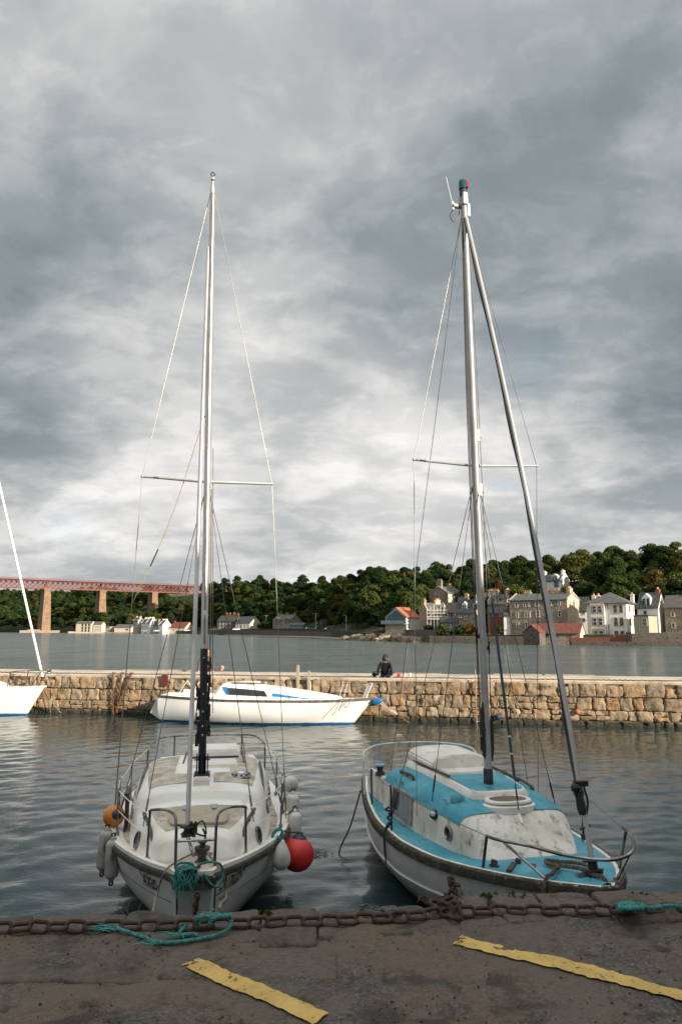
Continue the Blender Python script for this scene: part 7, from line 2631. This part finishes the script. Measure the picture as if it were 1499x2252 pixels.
SKIN = mat('skin', (.50, .28, .20), (.44, .24, .17), 8, rough=.55)
JACK = mat('black_jacket', (.007, .007, .008), (.014, .014, .015), 14, rough=.85, spec=.2, bump=.4, bscale=12)


def person(label, loc, rz, hairm, jackm, trousm, seated=True, hair_long=True, glasses=False, turn=.6, scale=1.0):
    """local: facing +y; seated on the ground leaning back on the hands, or standing"""
    T = thing('person', label, 'person', loc, rz)
    T.scale = (scale,) * 3
    if seated:
        pel, chest, neck, head = (0, 0, .10), (0, -.10, .40), (0, -.11, .56), (0, -.09, .70)
        sh = .175
        arms = [[(s * sh, -.10, .50), (s * .25, -.22, .28), (s * .27, -.31, .05)] for s in (1, -1)]
        legs = [[(s * .09, .06, .10), (s * .11, .46, .16), (s * .10, .58, -.22)] for s in (1, -1)]
    else:
        pel, chest, neck, head = (0, 0, .92), (0, 0, 1.28), (0, 0, 1.46), (0, .02, 1.62)
        sh = .19
        arms = [[(s * sh, 0, 1.40), (s * .24, .0, 1.12), (s * .25, .06, .88)] for s in (1, -1)]
        legs = [[(s * .09, 0, .88), (s * .10, .01, .47), (s * .10, 0, .06)] for s in (1, -1)]
    # the body: one continuous skin from pelvis to head, hands and feet
    V, E, R = [pel, chest, neck], [(0, 1), (1, 2)], [.07, (.11, .08), .05]
    for a in arms:
        i = len(V)
        V += a
        E += [(1, i), (i, i + 1), (i + 1, i + 2)]
        R += [.05, .036, .026]
        h = Vector(a[2])
        dn = Vector((0, -.07, -.03)) if seated else Vector((0, .01, -.09))
        pl_ = h + dn * .8
        V.append(pl_)
        E.append((i + 2, len(V) - 1))
        R.append((.040, .016))
        pi = len(V) - 1
        for q in range(4):
            f = pl_ + dn * (.9 + .08 * (1.5 - abs(q - 1.5))) + Vector(((q - 1.5) * .021, 0, 0))
            V.append(f)
            E.append((pi, len(V) - 1))
            R.append(.009)
        V.append(pl_ + dn * .35 + Vector((math.copysign(.05, -a[0][0]), 0, 0)))
        E.append((pi, len(V) - 1))
        R.append(.010)
    for l in legs:
        i = len(V)
        V += l
        E += [(0, i), (i, i + 1), (i + 1, i + 2)]
        R += [.085, .058, .042]
        ft = Vector(l[2]) + Vector((0, .17, -.035))
        V.append(ft)
        E.append((i + 2, len(V) - 1))
        R.append((.045, .028))
    hv = len(V)
    V += [Vector(neck) + Vector((0, .012, .05))]
    E += [(2, hv)]
    R += [.052]
    body = skin_mesh('body', V, E, R, 0, 2)
    body.materials.append(SKIN)
    bo = bpy.data.objects.new('body', body)
    C.objects.link(bo)
    bo.parent = T
    # head
    Rh = Matrix.Rotation(turn, 3, 'Z')
    hc = Vector(head) + Vector((0, 0, .03))
    rings = []
    for z, rx, ry, dy in ((-.115, .030, .035, .02), (-.10, .048, .060, .022), (-.06, .064, .080, .008), (0, .074, .094, 0), (.05, .073, .093, -.004), (.09, .056, .074, -.006), (.115, .025, .035, -.006)):
        rings.append([hc + Rh @ Vector((rx * math.cos(a), ry * math.sin(a) + dy, z)) for a in [2 * math.pi * k / 16 for k in range(16)]])
    hb_ = MB().loft(rings)
    nose = [(-.012, .088, -.01), (.012, .088, -.01), (.0, .118, -.03), (.0, .092, .022)]
    hb_.add([hc + Rh @ Vector(p) for p in nose], [(0, 2, 3), (2, 1, 3), (0, 1, 2)])
    for s in (1, -1):
        hb_.ball(hc + Rh @ Vector((s * .074, -.005, -.01)), .022, 8, 6, (.45, .9, 1.2))
    HD = obj('head', hb_, SKIN, T, smooth=60)
    for s in (1, -1):
        obj('eye', MB().ball(hc + Rh @ Vector((s * .03, .083, .005)), .012, 8, 6), mat('eye_dark', (.02, .015, .012), None, rough=.3), HD)
    obj('mouth', MB().box(hc + Rh @ Vector((0, .086, -.058)), (.04, .008, .01), R=Rh), mat('lips', (.30, .11, .09), None, rough=.5), HD)
    if glasses:
        gl_ = MB()
        for s in (1, -1):
            gl_.box(hc + Rh @ Vector((s * .034, .098, .006)), (.05, .012, .036), R=Rh)
            gl_.bar(hc + Rh @ Vector((s * .066, .09, .012)), hc + Rh @ Vector((s * .076, -.01, .006)), .006)
        gl_.box(hc + Rh @ Vector((0, .10, .012)), (.03, .008, .008), R=Rh)
        obj('sunglasses', gl_, BLACK, HD)
    # hair: many curved locks over a cap
    rr = random.Random(len(label))
    hm = MB()
    cap = []
    for z, k in ((-.02, 1.13), (.04, 1.14), (.085, 1.12), (.118, .9), (.135, .3)):
        rx, ry = (.078 * k, .098 * k) if z < .09 else (.062 * k, .078 * k)
        cap.append([hc + Rh @ Vector((rx * math.cos(a), ry * math.sin(a) * (1 if math.sin(a) < .3 else .80) - .012, z)) for a in [2 * math.pi * q / 14 for q in range(14)]])
    hm.loft(cap)
    if hair_long:
        for k in range(90):
            a = rr.uniform(math.pi * .92, math.pi * 2.08)
            z0 = rr.uniform(-.02, .12)
            q = math.sqrt(max(.12, 1 - (z0 / .135) ** 2))
            p0 = Vector((.085 * q * math.cos(a), .10 * q * math.sin(a) - .015, z0))
            L = rr.uniform(.06, .16)
            out = Vector((math.cos(a), math.sin(a), 0)) * rr.uniform(.02, .055)
            p1 = p0 + out + Vector((rr.gauss(0, .015), 0, -L * .4))
            p2 = p0 + out * .8 + Vector((rr.gauss(0, .03), -.01, -L - max(0, z0 - .0)))
            hm.tube([hc + Rh @ p for p in (p0, p1, p2)], [.016, .018, .006], 5)
    obj('hair', hm, hairm, HD, smooth=60)
    # clothes
    jv = [Vector(pel) + Vector((0, -.01, -.05 if seated else -.10)), Vector(pel).lerp(Vector(chest), .5), chest, Vector(neck) + Vector((0, 0, -.045))]
    je, jr = [(0, 1), (1, 2), (2, 3)], [(.165, .125), (.145, .115), (.165, .125), (.075, .07)]
    for a in arms:
        i = len(jv)
        jv += [a[0], a[1], Vector(a[2])]
        je += [(2, i), (i, i + 1), (i + 1, i + 2)]
        jr += [.072, .056, .045]
    jm = skin_mesh('jacket', jv, je, jr, 0, 2)
    jm.materials.append(jackm)
    jo = bpy.data.objects.new('jacket', jm)
    C.objects.link(jo)
    jo.parent = T
    tv = [Vector(pel)]
    te, tr_ = [], [.135]
    for l in legs:
        i = len(tv)
        tv += l
        te += [(0, i), (i, i + 1), (i + 1, i + 2)]
        tr_ += [.10, .072, .058]
    tm = skin_mesh('trousers', tv, te, tr_, 0, 2)
    tm.materials.append(trousm)
    to = bpy.data.objects.new('trousers', tm)
    C.objects.link(to)
    to.parent = T
    return T


DARKH = mat('dark_brown_hair', (.022, .012, .008), (.05, .028, .016), 40, rough=.5)
BLOND = mat('strawberry_blond_hair', (.42, .22, .09), (.52, .30, .14), 30, rough=.5)
GREYHAIR = mat('grey_hair', (.22, .17, .14), (.30, .24, .20), 30, rough=.6)
person('person in black jacket with dark curly hair sitting on the pier leaning back', at_z(847, 1488, PZ + .03), PROT + .05, DARKH, JACK, mat('dark_jeans', (.02, .025, .04), None, rough=.8), turn=.75)
# head and shoulders of a bather below the seaward edge, standing on a landing
sea = thing('sea_landing', 'stone landing at the foot of the seaward side of the pier', 'landing', pier_pt((at_z(488, 1480, PZ) - PA).dot(PDIR), -3.9, 0), PROT)
obj('step', MB().box((0, 0, -.9), (7, 1.8, 1.9)), CORE, sea)
obj('step', MB().box((0, .55, -.95), (5, 2.6, 1.6)), CORE, sea)
hp = at_y(488, 1465, 31.9)
person('person with sunglasses and white shirt showing head and shoulders above the seaward pier edge', (hp.x, hp.y, .05), PROT + 1.0, GREYHAIR, mat('white_shirt', (.75, .74, .72), None, rough=.8), mat('grey_shorts', (.2, .2, .2), None, rough=.8), seated=False, hair_long=False, glasses=True, turn=.5)
person('person with strawberry blond hair sitting on the pier, mostly behind the white sloop mast', at_z(452, 1476, PZ + .03), PROT + .4, BLOND, mat('rust_top', (.10, .06, .05), None, rough=.8), mat('dark_jeans', (0, 0, 0)), turn=.3, scale=1.12)

# things beside the sitting person
bg_ = at_z(823, 1487, PZ + .03)
BG = thing('shoulder_bag', 'black and white bag lying by the person in black', 'bag', bg_, PROT)
obj('bag_body', MB().box((0, 0, .07), (.20, .16, .14)), JACK, BG, bevel=.04, smooth=50)
obj('bag_flap', MB().box((.12, .02, .09), (.14, .16, .15), rz=.2), mat('white_cloth', (.7, .7, .7), (.6, .6, .6), 9, rough=.8), BG, bevel=.04, smooth=50)
obj('bag_strap', MB().tube(smooth_pts([(-.08, 0, .12), (-.02, -.05, .18), (.1, -.02, .18), (.16, 0, .12)], 4), .012, 6), JACK, BG)
RG = thing('red_pouch', 'small red pouch standing on the pier beside the person in black', 'pouch', at_z(876, 1488, PZ + .03), PROT)
obj('pouch_body', MB().loft([[(-.06, -.04, 0), (.06, -.04, 0), (.06, .04, 0), (-.06, .04, 0)], [(-.075, -.05, .06), (.075, -.05, .06), (.075, .05, .06), (-.075, .05, .06)], [(-.03, -.015, .13), (.04, -.015, .13), (.04, .015, .13), (-.03, .015, .13)]]), mat('crimson_cloth', (.45, .02, .06), None, rough=.7), RG, smooth=60)
obj('pouch_cord', MB().tube(smooth_pts([(-.03, 0, .13), (0, 0, .17), (.04, 0, .13)], 4), .007, 5), mat('crimson_cloth', (0, 0, 0)), RG)
for px, lab in ((889, 'pale paper cup nearest the red pouch on the pier'), (901, 'pale paper cup farther along from the red pouch')):
    cu = thing('paper_cup', lab, 'cup', at_z(px, 1488, PZ + .03), 0, 'cups on the pier')
    obj('cup', MB().lathe([(.03, 0), (.042, .12), (.044, .125)], 14), mat('paper_white', (.62, .60, .54), None, rough=.7), cu, smooth=50)
    obj('cup_lid', MB().lathe([(.046, .122), (.046, .135), (.038, .145), (.01, .147)], 14), GALV if px == 889 else mat('paper_white', (0, 0, 0)), cu, smooth=50)

# ------------------------------------------------------------------ chain and rope on the quay edge
def on_quay(px, py, z=HQ + .02):
    return at_z(px, py, z)


qpts = [(-60, 2044), (70, 2040), (180, 2037), (300, 2034), (430, 2033), (560, 2031), (700, 2026), (800, 2019), (900, 2013), (965, 2008), (1080, 2004), (1200, 2003), (1300, 1999), (1431, 2000), (1560, 1998)]
QC = thing('mooring_chain', 'heavy rusty chain laid along the edge of the quay', 'chain', on_quay(-60, 2044, HQ), 0)
o0 = on_quay(-60, 2044, HQ)
cpth = [on_quay(a, b, HQ + .028) - o0 for a, b in qpts]
cpth = smooth_pts(cpth, 5)
for p in cpth:
    p.y += .012 * math.sin(p.x * 5.0) 
chain_along('link', cpth, .122, .071, .0112, QC, RUSTD, roll=(.38, 1.10), jit=.16, n=10, seg=8, rr=random.Random(19))
# shackle and upright links by the teal rope
U = thing('ring_chain', 'short rusty chain rising from the quay edge by the teal rope', 'chain', on_quay(424, 2022, HQ), 0)
for k in range(4):
    o = obj('link', link_mesh('link', .058, .036, .007, 8, 6), RUSTD, U, smooth=60)
    o.matrix_local = Matrix.Translation((.004 * k, .05, .02 + .028 * k)) @ Matrix.Rotation(1.57, 4, 'Y') @ Matrix.Rotation((.3, 1.6)[k % 2], 4, 'X')
# knot of chain where a second strand comes up
K = thing('chain_knot', 'tangle of heavy rusty links where two chains join on the quay', 'chain', on_quay(985, 2012, HQ), 0)
me_k = link_mesh('link', .125, .074, .0118, 10, 8).mesh('link')
me_k.shade_smooth()
me_k.materials.append(RUSTD)
for k, (x, y, z, a, b, c) in enumerate(((-.08, .03, .06, .6, .3, .5), (-.02, -.02, .05, 1.2, .2, -.7), (.05, -.07, .05, .3, .9, -1.2), (.0, .05, .08, .2, -.3, .1), (.06, .0, .05, 1.4, .1, .9), (.03, -.12, .03, .2, .2, 1.4))):
    o = bpy.data.objects.new('link', me_k)
    C.objects.link(o)
    o.parent = K
    o.location = (x * .7, y * .7, z * .75)
    o.rotation_euler = (a, b, c)
T2 = thing('ring_chain', 'small rusty chain standing up behind the tangle of heavy links', 'chain', on_quay(990, 1990, HQ), 0)
rr = random.Random(44)
for k in range(14):
    o = obj('link', link_mesh('link', .06, .04, .0085, 6, 5), RUSTD, T2, smooth=60)
    o.matrix_local = Matrix.Translation((rr.gauss(.01, .03), rr.gauss(.02, .03), .015 + .009 * k)) @ Matrix.Rotation(rr.uniform(0, 3), 4, (rr.random(), rr.random(), rr.random() + .1))
SC = thing('fine_chain', 'fine grey chain lying in a heap on the coping stone', 'chain', on_quay(840, 2002, HQ), 0)
sp_ = [on_quay(a, b, HQ + .03) - on_quay(840, 2002, HQ) for a, b in ((790, 1990), (812, 1993), (835, 1999), (852, 2006), (870, 2003), (880, 2010), (862, 2012), (846, 2006), (868, 2009), (885, 2014))]
chain_along('link', smooth_pts(sp_, 4), .042, .026, .0055, SC, mat('dark_galvanised', (.06, .06, .062), (.12, .12, .12), 20, rough=.6, metal=.4), roll=(.2, 1.3), jit=.4, n=6, seg=4)

# teal rope on the quay: an eye round the chain, a bight and frayed ends
QR = thing('teal_quay_rope', 'teal rope tied round the heavy chain and trailing over the quay', 'rope', on_quay(440, 2040, HQ), 0)
q0 = on_quay(440, 2040, HQ)
def qp(px, py, dz=.02):
    return on_quay(px, py, HQ + dz) - q0
TR2 = lambda pts, r=.0105: obj('strand', twisted_rope(smooth_pts(pts, 6), r, 3, 15, 6), TEAL, QR, smooth=60)
TR2([qp(505, 2017, .07), qp(509, 2030, .05), qp(500, 2045, .03), qp(470, 2058, .02), qp(430, 2066, .015), qp(385, 2072, .015), (qp(345, 2072, .015)), qp(322, 2062, .02), qp(300, 2055, .02), qp(272, 2046, .03), qp(258, 2040, .03)])
TR2([qp(440, 2036, .02), qp(434, 2026, .05), qp(440, 2016, .08), qp(455, 2016, .08), qp(462, 2026, .05), qp(456, 2036, .02), qp(444, 2040, .015), qp(436, 2032, .03)])
TR2([qp(462, 2030, .06), qp(472, 2018, .09), qp(488, 2016, .09), qp(500, 2014, .09), qp(508, 2018, .07)])
TR2([qp(395, 2050, .02), qp(405, 2038, .03), qp(400, 2030, .05)], .009)
TR2([qp(395, 2058, .02), qp(420, 2054, .02), qp(436, 2056, .02)], .011)
fb = MB()
rr = random.Random(77)
for k in range(60):
    e = rr.choice(((258, 2040), (345, 2074), (470, 2014), (486, 2013), (398, 2056), (250, 2044)))
    a = qp(e[0] + rr.gauss(0, 5), e[1] + rr.gauss(0, 2), .02)
    d = Vector((rr.gauss(-.04, .05), rr.gauss(-.01, .03), rr.uniform(-.005, .02)))
    fb.tube([a, a + d * .5 + Vector((0, 0, .008)), a + d], [.003, .0025, .0012], 4)
tag(obj('frayed_strands', fb, TEALF, QR), kind='stuff')
Q2 = thing('teal_rope_heap', 'heap of teal rope round the heavy chain near the blue decked bow', 'rope', on_quay(1385, 1992, HQ), 0)
q2 = on_quay(1385, 1992, HQ)
for k in range(6):
    pts = [on_quay(1355 + rr.uniform(0, 60), 1985 + rr.uniform(0, 16), HQ + rr.uniform(.03, .11)) - q2 for _ in range(6)]
    obj('strand', twisted_rope(smooth_pts(pts, 5), .013, 3, 15, 6), TEAL, Q2, smooth=60)
obj('strand', twisted_rope(smooth_pts([on_quay(a, b, HQ + .06) - q2 for a, b in ((1400, 1990), (1430, 1997), (1470, 1992), (1520, 1996))], 5), .013, 3, 15, 6), TEAL, Q2, smooth=60)
# weeds and dry stalks between the copings
GRS = leaf_mat('quay_weed', [(0, (.03, .05, .018)), (1, (.07, .08, .03))])
DRY = leaf_mat('dry_stalk', [(0, (.16, .12, .07)), (1, (.22, .17, .10))])
rr = random.Random(51)
for i, (px, py, n, h, m, lab) in enumerate(((300, 2008, 5, .10, DRY, 'dry pale stalks in the joint beside the white sloop stem'), (586, 2014, 7, .05, GRS, 'small green tuft in a joint of the quay edge beside the teal rope'), (945, 1985, 14, .06, DRY, 'dry tuft on the coping before the blue decked hull'),
                                            (1010, 1978, 12, .10, DRY, 'thin dry stalks beside the standing chain'), (1075, 1975, 14, .05, GRS, 'flat green weed in the joint beside the tangle'), (1130, 1978, 18, .05, GRS, 'low leafy weed on the coping under the blue decked bow'), (1220, 1975, 12, .04, DRY, 'brown withered weed below the sloop bow rope'), (1400, 1975, 10, .05, GRS, 'weed at the teal rope heap'))):
    b = MB()
    for k in range(n):
        p = Vector((rr.gauss(0, .03), rr.gauss(0, .02), 0))
        d = Vector((rr.gauss(-.3 if m is DRY else 0, .6), rr.gauss(0, .4), 1)).normalized() * h * rr.uniform(.5, 1.1)
        if m is GRS:
            e = Vector((rr.gauss(0, 1), rr.gauss(0, 1), .2)).normalized() * h * .35
            b.add([p, p + d * .5 + e, p + d, p + d * .5 - e], [(0, 1, 2, 3)])
        else:
            b.tube([p, p + d * .6, p + d + Vector((.01, 0, -.005))], [.003, .0025, .001], 4)
    tag(obj('quay_weed', b, m, loc=on_quay(px, py, HQ - .01), fix=False), lab, 'plant', 'weeds on the quay edge')

# ------------------------------------------------------------------ terrace behind the camera: it shades the near water, as in the photograph
for i in range(4):
    x = 11 + 12.6 * i
    c_ = ('cream', 'grey', 'white', 'brown stone')[i]
    Tq = thing('quayside_house', c_ + ' terrace house facing the harbour across the quay', 'house', (x, -11, HQ), 0, 'terrace behind the quay')
    wm = (CREAM, GREYH, HARL, RUB)[i]
    Hh, Rr = 9.3 + .25 * (i % 2), 12.0
    pent = [(-4, -.5), (4, -.5), (4, Hh), (0, Rr), (-4, Hh)]
    obj('wall', MB().loft([[(-6.25, b, z) for b, z in pent], [(6.25, b, z) for b, z in pent]]), wm, Tq)
    rf = MB()
    for s in (-1, 1):
        q = [(s * 4.35, Hh - .2), (0, Rr + .05), (0, Rr + .25), (s * 4.35, Hh + .02)]
        rf.loft([[(-6.28, b, z) for b, z in q], [(6.28, b, z) for b, z in q]])
    obj('roof', rf, SLATE, Tq)
    obj('chimney', MB().box((6.0, 0, Rr + .4), (.8, 2.2, 2.0)), wm, Tq)
    for wx in (-4, -1.3, 1.3, 4):
        for wz in (1.9, 4.9, 7.7):
            if wz < 2 and wx == 1.3:
                dr = obj('door', MB().box((wx, 4.03, 1.05), (1.0, .1, 2.1)), FRAMET, Tq)
                obj('handle', MB().ball((wx + .35, 4.1, 1.0), .04, 8, 6), STEEL, dr)
                continue
            W = obj('window', MB().box((wx, 4.02, wz), (1.15, .08, 1.65)), FRAMEW, Tq)
            obj('pane', MB().box((wx, 4.06, wz + .4), (.95, .03, .68)).box((wx, 4.06, wz - .38), (.95, .03, .70)), GLASS, W)
